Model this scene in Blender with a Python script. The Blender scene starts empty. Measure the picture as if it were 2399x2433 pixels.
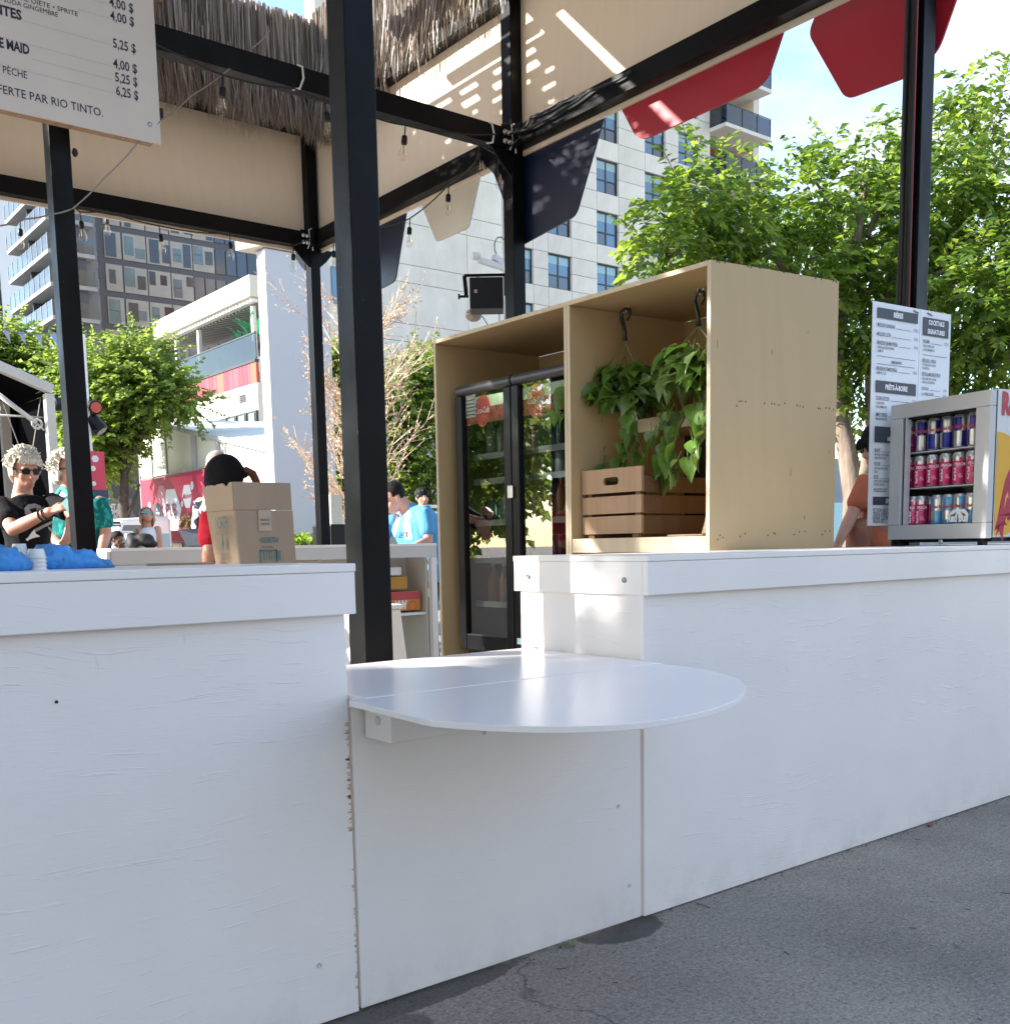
import bpy, bmesh, math, random
import numpy as np
from mathutils import Vector, Matrix, Quaternion
random.seed(7); rng = np.random.default_rng(7)
S = bpy.context.scene
COL = S.collection
R = math.radians

# ------------------------------------------------------------------ camera
F_PX, CX, CY, W_PX, H_PX = 2469.84, 1199.5, 1599.2, 2399.0, 2433.0
EYE = Vector((0, 0, 1.10))
YAW, PITCH, ROLL = R(38.1345), R(-7.003), R(-1.038)
FW = Vector((math.sin(YAW)*math.cos(PITCH), math.cos(YAW)*math.cos(PITCH), math.sin(PITCH)))
_r = Vector((math.cos(YAW), -math.sin(YAW), 0)); _u = _r.cross(FW)
RT = math.cos(ROLL)*_r + math.sin(ROLL)*_u
UP = -math.sin(ROLL)*_r + math.cos(ROLL)*_u
cam_d = bpy.data.cameras.new('camera'); cam = bpy.data.objects.new('camera', cam_d); COL.objects.link(cam)
cam.matrix_world = Matrix(((RT.x, UP.x, -FW.x, EYE.x), (RT.y, UP.y, -FW.y, EYE.y), (RT.z, UP.z, -FW.z, EYE.z), (0, 0, 0, 1)))
cam_d.sensor_fit = 'HORIZONTAL'; cam_d.sensor_width = 36; cam_d.lens = 36*F_PX/W_PX
cam_d.shift_x = 0; cam_d.shift_y = (CY-H_PX/2)/W_PX
cam_d.clip_start = .05; cam_d.clip_end = 2000
S.camera = cam

# ------------------------------------------------------------------ light
SUN_DIR = Vector((1.7, -1.0, -1.0)).normalized()          # the way the light travels
sun_d = bpy.data.lights.new('sun', 'SUN'); sun_d.energy = 3.3; sun_d.angle = R(0.53); sun_d.color = (1, .95, .87)
sun = bpy.data.objects.new('sun', sun_d); COL.objects.link(sun)
sun.rotation_mode = 'QUATERNION'; sun.rotation_quaternion = SUN_DIR.to_track_quat('-Z', 'Y'); sun.location = (-30, 30, 40)
W = bpy.data.worlds.new('World'); S.world = W; W.use_nodes = True
wn, wl = W.node_tree.nodes, W.node_tree.links
bg = wn['Background']
sky = wn.new('ShaderNodeTexSky'); sky.sky_type = 'NISHITA'; sky.sun_disc = False
sky.sun_elevation = math.asin(-SUN_DIR.z); sky.sun_rotation = math.atan2(-SUN_DIR.x, -SUN_DIR.y)
sky.air_density = 1.0; sky.dust_density = .35; sky.ozone_density = 1.2
tc = wn.new('ShaderNodeTexCoord'); mp = wn.new('ShaderNodeMapping'); mp.inputs['Scale'].default_value = (2.2, 2.2, 5.5)
mp.inputs['Location'].default_value = (1.7, .6, .25)
nz = wn.new('ShaderNodeTexNoise'); nz.inputs['Scale'].default_value = 1.6; nz.inputs['Detail'].default_value = 7; nz.inputs['Roughness'].default_value = .55
cr = wn.new('ShaderNodeValToRGB'); cr.color_ramp.elements[0].position = .47; cr.color_ramp.elements[1].position = .69
mx = wn.new('ShaderNodeMix'); mx.data_type = 'RGBA'; mx.inputs[7].default_value = (2.5, 2.6, 2.75, 1)
wl.new(tc.outputs['Generated'], mp.inputs[0]); wl.new(mp.outputs[0], nz.inputs['Vector']); wl.new(nz.outputs['Fac'], cr.inputs[0])
wl.new(cr.outputs[0], mx.inputs[0]); wl.new(sky.outputs[0], mx.inputs[6]); wl.new(mx.outputs[2], bg.inputs['Color'])
bg.inputs['Strength'].default_value = 0.11
S.view_settings.view_transform = 'Standard'; S.view_settings.look = 'None'
S.view_settings.exposure = 2.2; S.view_settings.gamma = 1; S.view_settings.use_curve_mapping = False
S.render.engine = 'CYCLES'
S.cycles.max_bounces = 8; S.cycles.transparent_max_bounces = 24; S.cycles.sample_clamp_indirect = 8
S.render.resolution_x = 1009; S.render.resolution_y = 1024

# ------------------------------------------------------------------ helpers
def px(x, y, ax, val):
    "the point of the place seen at photo pixel (x, y) that lies on the plane axis = val"
    d = RT*((x-CX)/F_PX) - UP*((y-CY)/F_PX) + FW
    t = (val-EYE[ax])/d[ax]
    return EYE + d*t
def pxn(x, y, p0, n):
    d = RT*((x-CX)/F_PX) - UP*((y-CY)/F_PX) + FW
    return EYE + d*((Vector(p0)-EYE).dot(n)/d.dot(n))
def pz(x, y, depth):
    return EYE + (RT*((x-CX)/F_PX) - UP*((y-CY)/F_PX) + FW)*depth

def tag(o, label=None, cat=None, group=None, kind=None):
    if label: o['label'] = label
    if cat: o['category'] = cat
    if group: o['group'] = group
    if kind: o['kind'] = kind
    return o
def thing(name, label, cat, loc=(0, 0, 0), rz=0, group=None):
    o = bpy.data.objects.new(name, None); COL.objects.link(o); o.empty_display_size = .1
    o.location = loc; o.rotation_euler = (0, 0, rz)
    return tag(o, label, cat, group)
def setparent(o, parent):
    if parent is not None:
        o.parent = parent
        # geometry is written in world coordinates: cancel the parent's own placing
        o.matrix_parent_inverse = pmat(parent).inverted()
def pmat(o):
    m = Matrix.LocRotScale(o.location, o.rotation_euler, o.scale)
    if o.parent: m = pmat(o.parent) @ o.matrix_parent_inverse @ m
    return m

class MB:
    def __init__(s): s.v = []; s.f = []; s.m = []; s.n = 0
    def add(s, vs, fs, mi=0):
        b = len(s.v); s.v += [tuple(v) for v in vs]; s.f += [tuple(b+i for i in f) for f in fs]; s.m += [mi]*len(fs); return s
    def box(s, x0, x1, y0, y1, z0, z1, mi=0):
        vs = [(x, y, z) for z in (z0, z1) for y in (y0, y1) for x in (x0, x1)]
        return s.add(vs, [(0, 2, 3, 1), (4, 5, 7, 6), (0, 1, 5, 4), (2, 6, 7, 3), (0, 4, 6, 2), (1, 3, 7, 5)], mi)
    def obox(s, c, ax, ay, az, mi=0):
        c, ax, ay, az = map(Vector, (c, ax, ay, az))
        vs = [c+ax*i+ay*j+az*k for k in (-1, 1) for j in (-1, 1) for i in (-1, 1)]
        return s.add(vs, [(0, 2, 3, 1), (4, 5, 7, 6), (0, 1, 5, 4), (2, 6, 7, 3), (0, 4, 6, 2), (1, 3, 7, 5)], mi)
    def bar(s, a, b, w, h, mi=0, up=(0, 0, 1)):
        a, b, up = Vector(a), Vector(b), Vector(up); d = (b-a); L = d.length; d.normalize()
        sx = d.cross(up)
        if sx.length < 1e-4: sx = d.cross(Vector((1, 0, 0)))
        sx.normalize(); sy = sx.cross(d)
        return s.obox((a+b)/2, d*L/2, sx*w/2, sy*h/2, mi)
    def prism(s, poly, d, mi=0, mi_side=None):
        "closed polygon (list of points) pushed along d"
        d = Vector(d); n = len(poly); P = [Vector(p) for p in poly]; b = len(s.v)
        s.v += [tuple(p) for p in P]+[tuple(p+d) for p in P]
        s.f.append(tuple(b+i for i in range(n))[::-1]); s.m.append(mi)
        s.f.append(tuple(b+n+i for i in range(n))); s.m.append(mi)
        for i in range(n):
            j = (i+1) % n; s.f.append((b+i, b+j, b+n+j, b+n+i)); s.m.append(mi if mi_side is None else mi_side)
        return s
    def tube(s, pts, r, k=8, mi=0, cap=True, flat=None):
        P = [Vector(p) for p in pts]; n = len(P)
        rr = r if isinstance(r, (list, tuple)) else [r]*n
        b = len(s.v); up = Vector((0, 0, 1)); prev = None
        for i in range(n):
            d = (P[min(i+1, n-1)]-P[max(i-1, 0)])
            if d.length < 1e-9: d = Vector((0, 0, 1))
            d.normalize()
            if prev is None:
                a = d.orthogonal() if flat is None else (Vector(flat)-d*d.dot(Vector(flat)))
                if a.length < 1e-4: a = d.orthogonal()
            else: a = prev-d*prev.dot(d)
            a.normalize(); prev = a; c = d.cross(a)
            q = rr[i]; ra, rb = q if isinstance(q, (tuple, list)) else (q, q)
            for j in range(k):
                t = 2*math.pi*j/k; s.v.append(tuple(P[i]+a*(ra*math.cos(t))+c*(rb*math.sin(t))))
        for i in range(n-1):
            for j in range(k):
                j2 = (j+1) % k; s.f.append((b+i*k+j, b+i*k+j2, b+(i+1)*k+j2, b+(i+1)*k+j)); s.m.append(mi)
        if cap:
            s.f.append(tuple(b+j for j in range(k))[::-1]); s.m.append(mi)
            s.f.append(tuple(b+(n-1)*k+j for j in range(k))); s.m.append(mi)
        return s
    def limb(s, pts, rad, k=12, mi=0, flat=None):
        "tube with rounded ends"
        P = [Vector(p) for p in pts]; n = len(P); rr = [(q if isinstance(q, (tuple, list)) else (q, q)) for q in rad]
        d0 = (P[0]-P[1]).normalized(); d1 = (P[-1]-P[-2]).normalized()
        PP, RR = [], []
        for t in (1.0, .9, .65, .35):
            c = math.sqrt(max(0, 1-t*t)); m = min(rr[0]); PP.append(P[0]+d0*m*t); RR.append((max(rr[0][0]*c, .001), max(rr[0][1]*c, .001)))
        PP += P; RR += rr
        for t in (.35, .65, .9, 1.0):
            c = math.sqrt(max(0, 1-t*t)); m = min(rr[-1]); PP.append(P[-1]+d1*m*t); RR.append((max(rr[-1][0]*c, .001), max(rr[-1][1]*c, .001)))
        return s.tube(PP, RR, k, mi, True, flat)
    def ball(s, c, r, k=12, mi=0, rot=None):
        c = Vector(c); rx, ry, rz = r if isinstance(r, (tuple, list)) else (r, r, r); b = len(s.v); h = k//2
        M = rot if rot is not None else Matrix.Identity(3)
        s.v.append(tuple(c+M@Vector((0, 0, -rz))))
        for i in range(1, h):
            ph = math.pi*i/h-math.pi/2
            for j in range(k):
                t = 2*math.pi*j/k
                s.v.append(tuple(c+M@Vector((rx*math.cos(ph)*math.cos(t), ry*math.cos(ph)*math.sin(t), rz*math.sin(ph)))))
        s.v.append(tuple(c+M@Vector((0, 0, rz)))); top = len(s.v)-1
        for j in range(k):
            j2 = (j+1) % k; s.f.append((b, b+1+j2, b+1+j)); s.m.append(mi)
            for i in range(h-2):
                a = b+1+i*k; s.f.append((a+j, a+j2, a+k+j2, a+k+j)); s.m.append(mi)
            a = b+1+(h-2)*k; s.f.append((a+j, a+j2, top)); s.m.append(mi)
        return s
    def lathe(s, c, prof, k=16, mi=0, axis=(0, 0, 1)):
        "prof: list of (radius, height, [material])"
        c = Vector(c); q = Vector((0, 0, 1)).rotation_difference(Vector(axis)); b = len(s.v)
        for p in prof:
            for j in range(k):
                t = 2*math.pi*j/k; s.v.append(tuple(c+q@Vector((p[0]*math.cos(t), p[0]*math.sin(t), p[1]))))
        for i in range(len(prof)-1):
            m = prof[i][2] if len(prof[i]) > 2 else mi
            for j in range(k):
                j2 = (j+1) % k; s.f.append((b+i*k+j, b+i*k+j2, b+(i+1)*k+j2, b+(i+1)*k+j)); s.m.append(m)
        s.f.append(tuple(b+j for j in range(k))[::-1]); s.m.append(mi)
        s.f.append(tuple(b+(len(prof)-1)*k+j for j in range(k))); s.m.append(prof[-1][2] if len(prof[-1]) > 2 else mi)
        return s
    def mesh(s, name, mats, smooth=False):
        me = bpy.data.meshes.new(name); me.from_pydata(s.v, [], s.f)
        for m in (mats if isinstance(mats, (list, tuple)) else [mats]): me.materials.append(m)
        me.polygons.foreach_set('material_index', s.m)
        if smooth: me.polygons.foreach_set('use_smooth', [True]*len(s.f))
        me.update(); return me
    def build(s, name, mats, parent=None, label=None, smooth=False, bevel=0, kind=None, seg=2):
        me = s.mesh(name, mats, smooth)
        o = bpy.data.objects.new(name, me); COL.objects.link(o); setparent(o, parent)
        if bevel:
            m = o.modifiers.new('b', 'BEVEL'); m.width = bevel; m.segments = seg; m.limit_method = 'ANGLE'; m.angle_limit = R(35)
        if smooth == 'auto':
            me.polygons.foreach_set('use_smooth', [True]*len(s.f)); me.set_sharp_from_angle(angle=R(38))
        if label: o['label'] = label
        if kind: o['kind'] = kind
        return o
def place(me, name, loc, parent=None, rot=(0, 0, 0), scale=(1, 1, 1)):
    "another object on shared mesh data"
    o = bpy.data.objects.new(name, me); COL.objects.link(o)
    if parent is not None: setparent(o, parent)
    o.location = loc; o.rotation_euler = rot; o.scale = scale
    return o
def copy_tree(o, parent=None):
    c = o.copy(); COL.objects.link(c)
    if parent is not None: c.parent = parent
    for ch in o.children: copy_tree(ch, c)
    return c
def remeshed(mb, voxel, smooth=4, fac=.5):
    "one continuous skin over overlapping volumes"
    me = mb.mesh('t', []); o = bpy.data.objects.new('t', me); COL.objects.link(o)
    m = o.modifiers.new('r', 'REMESH'); m.mode = 'VOXEL'; m.voxel_size = voxel
    if smooth: q = o.modifiers.new('s', 'SMOOTH'); q.iterations = smooth; q.factor = fac
    dg = bpy.context.evaluated_depsgraph_get(); out = bpy.data.meshes.new_from_object(o.evaluated_get(dg))
    bpy.data.objects.remove(o)
    out.polygons.foreach_set('use_smooth', [True]*len(out.polygons))
    return out
def link_mesh(me, name, mats, parent, label=None):
    me.materials.clear()
    for m in (mats if isinstance(mats, (list, tuple)) else [mats]): me.materials.append(m)
    o = bpy.data.objects.new(name, me); COL.objects.link(o); setparent(o, parent)
    if label: o['label'] = label
    return o

# ---- lettering
_tc = {}
def glyphs(txt, bold=0.0, shear=0.0):
    k = (txt, bold, shear)
    if k not in _tc:
        c = bpy.data.curves.new('t', 'FONT'); c.body = txt; c.size = 1; c.resolution_u = 2; c.offset = bold; c.shear = shear
        o = bpy.data.objects.new('t', c); COL.objects.link(o)
        dg = bpy.context.evaluated_depsgraph_get(); me = bpy.data.meshes.new_from_object(o.evaluated_get(dg))
        V = [(v.co.x, v.co.y) for v in me.vertices]; Fc = [tuple(p.vertices) for p in me.polygons]
        bpy.data.objects.remove(o); bpy.data.curves.remove(c); bpy.data.meshes.remove(me)
        _tc[k] = (V, Fc)
    return _tc[k]
CAP = max(v[1] for v in glyphs('H')[0])
def write(mb, txt, p, right, up, width=None, cap=.02, mi=0, bold=0.0, align='L', ratio=None, off=.0015, shear=0.0):
    "letters laid on a surface: p = left end of the base line"
    V, Fc = glyphs(txt, bold, shear)
    if not V: return
    right, up, p = Vector(right).normalized(), Vector(up).normalized(), Vector(p); n = right.cross(up)*off
    x0, x1 = min(v[0] for v in V), max(v[0] for v in V)
    sy = cap/CAP
    sx = width/(x1-x0) if width else sy*(ratio or .7)
    w = (x1-x0)*sx
    o = 0 if align == 'L' else (-w/2 if align == 'C' else -w)
    mb.add([p+right*((v[0]-x0)*sx+o)+up*(v[1]*sy)+n for v in V], Fc, mi)
def patch(mb, p, right, up, w, h, mi=0, off=.001):
    right, up, p = Vector(right).normalized(), Vector(up).normalized(), Vector(p); n = right.cross(up)*off
    mb.add([p+n, p+right*w+n, p+right*w+up*h+n, p+up*h+n], [(0, 1, 2, 3)], mi)
X_, Y_, Z_ = Vector((1, 0, 0)), Vector((0, 1, 0)), Vector((0, 0, 1))

# ------------------------------------------------------------------ materials
def newmat(name):
    m = bpy.data.materials.new(name); m.use_nodes = True; return m, m.node_tree.nodes, m.node_tree.links, m.node_tree.nodes['Principled BSDF']
def mat(name, col, rough=.6, metal=0, var=.0, scale=4.0, bump=0, bscale=40, trans=0, spec=.5, stretch=None, dirt=None, dirt_amt=.0, dirt_scale=2.0, emit=None, alpha=None):
    m, N, L, b = newmat(name)
    b.inputs['Base Color'].default_value = (*col, 1); b.inputs['Roughness'].default_value = rough; b.inputs['Metallic'].default_value = metal
    b.inputs['Specular IOR Level'].default_value = spec
    if trans: b.inputs['Transmission Weight'].default_value = trans
    if alpha is not None: b.inputs['Alpha'].default_value = alpha
    if emit: b.inputs['Emission Color'].default_value = (*emit[0], 1); b.inputs['Emission Strength'].default_value = emit[1]
    if var or bump or dirt:
        t = N.new('ShaderNodeTexCoord'); mp = N.new('ShaderNodeMapping'); L.new(t.outputs['Object'], mp.inputs[0])
        if stretch: mp.inputs['Scale'].default_value = stretch
    last = None
    if var:
        n = N.new('ShaderNodeTexNoise'); n.inputs['Scale'].default_value = scale; n.inputs['Detail'].default_value = 5; L.new(mp.outputs[0], n.inputs['Vector'])
        r = N.new('ShaderNodeMapRange'); r.inputs[1].default_value = .3; r.inputs[2].default_value = .7; r.inputs[3].default_value = 1-var; r.inputs[4].default_value = 1+var*.6
        L.new(n.outputs['Fac'], r.inputs[0])
        x = N.new('ShaderNodeMix'); x.data_type = 'RGBA'; x.blend_type = 'MULTIPLY'; x.inputs[0].default_value = 1; x.inputs[6].default_value = (*col, 1)
        L.new(r.outputs[0], x.inputs[7]); last = x.outputs[2]
    if dirt:
        n = N.new('ShaderNodeTexNoise'); n.inputs['Scale'].default_value = dirt_scale; n.inputs['Detail'].default_value = 8; n.inputs['Roughness'].default_value = .7; L.new(mp.outputs[0], n.inputs['Vector'])
        r = N.new('ShaderNodeMapRange'); r.inputs[1].default_value = .5; r.inputs[2].default_value = .75; r.inputs[3].default_value = 0; r.inputs[4].default_value = dirt_amt
        L.new(n.outputs['Fac'], r.inputs[0])
        x = N.new('ShaderNodeMix'); x.data_type = 'RGBA'; L.new(r.outputs[0], x.inputs[0]); x.inputs[7].default_value = (*dirt, 1)
        if last: L.new(last, x.inputs[6])
        else: x.inputs[6].default_value = (*col, 1)
        last = x.outputs[2]
    if last: L.new(last, b.inputs['Base Color'])
    if bump:
        n = N.new('ShaderNodeTexNoise'); n.inputs['Scale'].default_value = bscale; n.inputs['Detail'].default_value = 4; L.new(mp.outputs[0], n.inputs['Vector'])
        u = N.new('ShaderNodeBump'); u.inputs['Strength'].default_value = bump; u.inputs['Distance'].default_value = .01
        L.new(n.outputs['Fac'], u.inputs['Height']); L.new(u.outputs[0], b.inputs['Normal'])
    return m
def math_node(N, L, op, a, b=None, clamp=False):
    n = N.new('ShaderNodeMath'); n.operation = op; n.use_clamp = clamp
    for i, v in enumerate((a, b)):
        if v is None: continue
        if isinstance(v, (int, float)): n.inputs[i].default_value = v
        else: L.new(v, n.inputs[i])
    return n.outputs[0]
def noise(N, L, vec, scale, detail=4, rough=.5, sc=None, loc=None):
    if sc or loc:
        mp = N.new('ShaderNodeMapping'); L.new(vec, mp.inputs[0])
        if sc: mp.inputs['Scale'].default_value = sc
        if loc: mp.inputs['Location'].default_value = loc
        vec = mp.outputs[0]
    n = N.new('ShaderNodeTexNoise'); n.inputs['Scale'].default_value = scale; n.inputs['Detail'].default_value = detail; n.inputs['Roughness'].default_value = rough
    L.new(vec, n.inputs['Vector']); return n.outputs['Fac']
def rng_node(N, L, v, a, b, c=0., d=1.):
    r = N.new('ShaderNodeMapRange'); r.inputs[1].default_value = a; r.inputs[2].default_value = b; r.inputs[3].default_value = c; r.inputs[4].default_value = d
    L.new(v, r.inputs[0]); return r.outputs[0]
def mixc(N, L, f, a, b, mode='MIX'):
    x = N.new('ShaderNodeMix'); x.data_type = 'RGBA'; x.blend_type = mode
    for i, v in ((0, f), (6, a), (7, b)):
        if isinstance(v, (int, float)): x.inputs[i].default_value = v
        elif isinstance(v, tuple): x.inputs[i].default_value = (*v, 1)
        else: L.new(v, x.inputs[i])
    return x.outputs[2]

def painted_ply(name, col, grain=1.0, chips=True, seed=0., dirtz=True, rough=.42):
    "thick white paint over plywood: grain raised in broken strokes, scuffs, grime near the ground, small chips"
    m, N, L, b = newmat(name)
    t = N.new('ShaderNodeTexCoord'); P = t.outputs['Object']
    # warp the grain a little so that it is not ruled
    w = N.new('ShaderNodeTexNoise'); w.inputs['Scale'].default_value = 1.3; L.new(P, w.inputs['Vector'])
    wa = N.new('ShaderNodeVectorMath'); wa.operation = 'MULTIPLY_ADD'; L.new(w.outputs['Color'], wa.inputs[0]); wa.inputs[1].default_value = (.0, .0, .22); L.new(P, wa.inputs[2])
    Pw = wa.outputs[0]
    g1 = noise(N, L, Pw, 1.0, 3, .6, sc=(7, 7, 150), loc=(seed, seed, 0))
    g2 = noise(N, L, Pw, 1.0, 2, .5, sc=(16, 16, 260), loc=(3+seed, 1, 0))
    zone = rng_node(N, L, noise(N, L, P, 1.0, 3, .6, sc=(1.6, 1.6, 4.5), loc=(seed*2, 0, 5)), .46, .62)
    strokes = rng_node(N, L, g1, .60, .72)
    fine = math_node(N, L, 'MULTIPLY', g2, .12)
    h = math_node(N, L, 'ADD', math_node(N, L, 'MULTIPLY', strokes, zone), fine)
    bl = noise(N, L, P, 30, 3, .6)
    h = math_node(N, L, 'ADD', h, math_node(N, L, 'MULTIPLY', bl, .15))
    u = N.new('ShaderNodeBump'); u.inputs['Strength'].default_value = .36*grain; u.inputs['Distance'].default_value = .006
    L.new(h, u.inputs['Height']); L.new(u.outputs[0], b.inputs['Normal'])
    c = mixc(N, L, rng_node(N, L, noise(N, L, P, 1.7, 5, .6), .35, .7), tuple(x*.94 for x in col), col)
    # grey scuffs, thin and slanted
    sc = rng_node(N, L, noise(N, L, P, 1.0, 4, .7, sc=(28, 28, 5), loc=(seed, 2, 0)), .70, .78, 0, .32)
    c = mixc(N, L, sc, c, (.36, .34, .33))
    sc2 = rng_node(N, L, noise(N, L, P, 1.0, 5, .75, sc=(9, 9, 34), loc=(seed, 6, 4)), .70, .78, 0, .28)
    c = mixc(N, L, sc2, c, (.45, .42, .40))
    c = mixc(N, L, rng_node(N, L, noise(N, L, P, 1.0, 4, .6, sc=(2.2, 2.2, .9), loc=(seed, 0, 2)), .5, .75, 0, .22), c, tuple(x*.90 for x in col))
    sp = N.new('ShaderNodeSeparateXYZ'); L.new(P, sp.inputs[0])
    if dirtz:
        low = rng_node(N, L, sp.outputs['Z'], .16, .0)
        dn = rng_node(N, L, noise(N, L, P, 9, 6, .7, sc=(1, 1, .7)), .42, .7)
        c = mixc(N, L, math_node(N, L, 'MULTIPLY', math_node(N, L, 'MULTIPLY', low, dn), .30), c, (.36, .32, .28))
    if chips:
        v = rng_node(N, L, noise(N, L, P, 1.0, 6, .75, sc=(42, 42, 60), loc=(seed, 9, 1)), .765, .785)
        c = mixc(N, L, v, c, (.16, .12, .085))
    L.new(c, b.inputs['Base Color'])
    L.new(rng_node(N, L, noise(N, L, P, 6, 4), .3, .7, rough-.08, rough+.12), b.inputs['Roughness'])
    b.inputs['Coat Weight'].default_value = .08
    return m
WHITE = (.87, .825, .795)
M_front = painted_ply('white_paint_on_plywood', WHITE, 1.0, seed=1.)
M_front2 = painted_ply('white_paint_on_plywood_b', (.85, .805, .775), .7, seed=4.3)
M_fascia = painted_ply('white_paint_on_board', (.87, .825, .795), .45, chips=False, seed=7.7, dirtz=False, rough=.36)
M_table = mat('white_gloss_table_paint', (.91, .865, .85), .24, var=.02, scale=3, bump=.03, bscale=60)
M_joint = mat('dark_joint', (.03, .03, .03), .8)
M_chip = mat('bare_wood_chip', (.58, .45, .29), .8, var=.15, scale=90)
M_screw = mat('zinc_screw', (.35, .36, .38), .35, metal=.9)
M_hole = mat('filled_screw_hole', (.58, .58, .6), .5)

def black_steel(name, col=(.0025, .0026, .0034)):
    m, N, L, b = newmat(name); t = N.new('ShaderNodeTexCoord'); P = t.outputs['Object']
    s1 = rng_node(N, L, noise(N, L, P, 1.0, 5, .7, sc=(60, 60, 9)), .71, .74)
    s2 = rng_node(N, L, noise(N, L, P, 55, 3, .6), .74, .76)
    sc = math_node(N, L, 'MAXIMUM', s1, s2)
    c = mixc(N, L, rng_node(N, L, noise(N, L, P, 3, 4), .3, .7), tuple(x*.7 for x in col), tuple(x*1.5 for x in col))
    c = mixc(N, L, math_node(N, L, 'MULTIPLY', sc, .5), c, (.13, .13, .14)); L.new(c, b.inputs['Base Color']); b.inputs['Specular IOR Level'].default_value = .14
    L.new(rng_node(N, L, noise(N, L, P, 8, 5, .6, sc=(1, 1, .4)), .3, .7, .30, .52), b.inputs['Roughness'])
    u = N.new('ShaderNodeBump'); u.inputs['Strength'].default_value = .1; u.inputs['Distance'].default_value = .004
    L.new(noise(N, L, P, 90, 3), u.inputs['Height']); L.new(u.outputs[0], b.inputs['Normal'])
    return m
M_steel = black_steel('black_painted_steel')
def ply(name, col, dark, streak=.35, rough=.6, holes=False):
    m, N, L, b = newmat(name); t = N.new('ShaderNodeTexCoord'); P = t.outputs['Object']
    g = noise(N, L, P, 1.0, 5, .6, sc=(26, 26, 1.5)); g2 = noise(N, L, P, 1.0, 4, .6, sc=(4, 4, .8))
    c = mixc(N, L, rng_node(N, L, g, .35, .7, 0, streak), col, dark)
    c = mixc(N, L, rng_node(N, L, g2, .35, .7, 0, streak), c, tuple(x*.86 for x in col))
    wv = N.new('ShaderNodeTexWave'); wv.wave_type = 'BANDS'; wv.bands_direction = 'DIAGONAL'; wv.inputs['Scale'].default_value = 1.6; wv.inputs['Distortion'].default_value = 7; wv.inputs['Detail'].default_value = 3; wv.inputs['Detail Scale'].default_value = 1.1
    mw = N.new('ShaderNodeMapping'); mw.inputs['Scale'].default_value = (3.2, 3.2, .45); L.new(P, mw.inputs[0]); L.new(mw.outputs[0], wv.inputs['Vector'])
    c = mixc(N, L, rng_node(N, L, wv.outputs['Fac'], .55, 1.0, 0, .13), c, tuple(x*.84 for x in col))
    c = mixc(N, L, rng_node(N, L, noise(N, L, P, 1.3, 5, .65), .45, .75, 0, .35), c, tuple(x*.82 for x in col))
    sc = rng_node(N, L, noise(N, L, P, 1.0, 5, .75, sc=(38, 38, 6), loc=(5, 3, 1)), .73, .77, 0, .7)
    c = mixc(N, L, sc, c, tuple(x*.35 for x in dark)); L.new(c, b.inputs['Base Color'])
    b.inputs['Roughness'].default_value = rough
    u = N.new('ShaderNodeBump'); u.inputs['Strength'].default_value = .25; u.inputs['Distance'].default_value = .003
    L.new(g, u.inputs['Height']); L.new(u.outputs[0], b.inputs['Normal'])
    return m
M_ply = ply('birch_ply', (.80, .68, .53), (.70, .57, .43), .10)
M_cab = ply('tan_painted_ply', (.52, .375, .195), (.42, .30, .15), .14)
M_cabedge = ply('raw_ply_edge', (.60, .50, .36), (.34, .25, .15), .5)
M_wood = ply('old_pine', (.44, .29, .18), (.24, .14, .08), .75, .75)
M_wood_shade = ply('shaded_pine', (.20, .105, .05), (.10, .05, .022), .7, .7)  # pine of the crate sides, their shade put into the colour

def flat(name, col, rough=.5, **k): return mat(name, col, rough, **k)
M_black = flat('black_plastic', (.008, .008, .009), .45, spec=.3)
M_rubber = flat('black_cable', (.01, .01, .01), .5)
M_white = flat('white_enamel', (.78, .78, .77), .4, var=.04)
M_ink = flat('navy_ink', (.018, .016, .045), .6)
M_greyink = flat('grey_ink', (.40, .38, .37), .7)
M_sign = flat('white_sign_board', (.66, .62, .58), .5, var=.03)
M_sign2 = flat('white_menu_card', (.80, .81, .83), .45, var=.03)
M_slate = flat('slate_print', (.035, .042, .06), .5)
M_whiteprint = flat('white_print', (.82, .82, .82), .5)
M_red = flat('red_panel', (.40, .010, .028), .45, var=.08, scale=2)
M_navy = flat('navy_panel', (.006, .012, .040), .35)
M_cream = flat('cream_panel', (.62, .58, .50), .5, var=.05)
M_chrome = flat('galvanised_bolt', (.55, .55, .55), .3, metal=1)
M_wire = flat('steel_wire', (.30, .29, .28), .5, metal=.6)
def glassmat(name, tint=(1, 1, 1), refl=.08, rough=0.0, opac=.0, ior=1.5, gcol=(1, 1, 1)):
    m, N, L, b = newmat(name); N.remove(b); out = N['Material Output']
    tr = N.new('ShaderNodeBsdfTransparent'); tr.inputs[0].default_value = (*tint, 1)
    gl = N.new('ShaderNodeBsdfGlossy'); gl.inputs['Roughness'].default_value = rough; gl.inputs[0].default_value = (*gcol, 1)
    fr = N.new('ShaderNodeFresnel'); fr.inputs[0].default_value = ior
    ge = N.new('ShaderNodeNewGeometry'); ff = math_node(N, L, 'SUBTRACT', 1.0, ge.outputs['Backfacing']); f = math_node(N, L, 'ADD', math_node(N, L, 'MULTIPLY', fr.outputs[0], ff), math_node(N, L, 'MULTIPLY', ff, refl), True)
    ms = N.new('ShaderNodeMixShader'); L.new(f, ms.inputs[0]); L.new(tr.outputs[0], ms.inputs[1]); L.new(gl.outputs[0], ms.inputs[2])
    L.new(ms.outputs[0], out.inputs[0]); return m
M_fridgeglass = glassmat('fridge_door_glass', (.80, .83, .82), .13)
M_coolerglass = glassmat('cooler_glass', (.97, .97, .97), .0)
M_bulb = glassmat('bulb_glass', (.97, .96, .93), .05)
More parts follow.
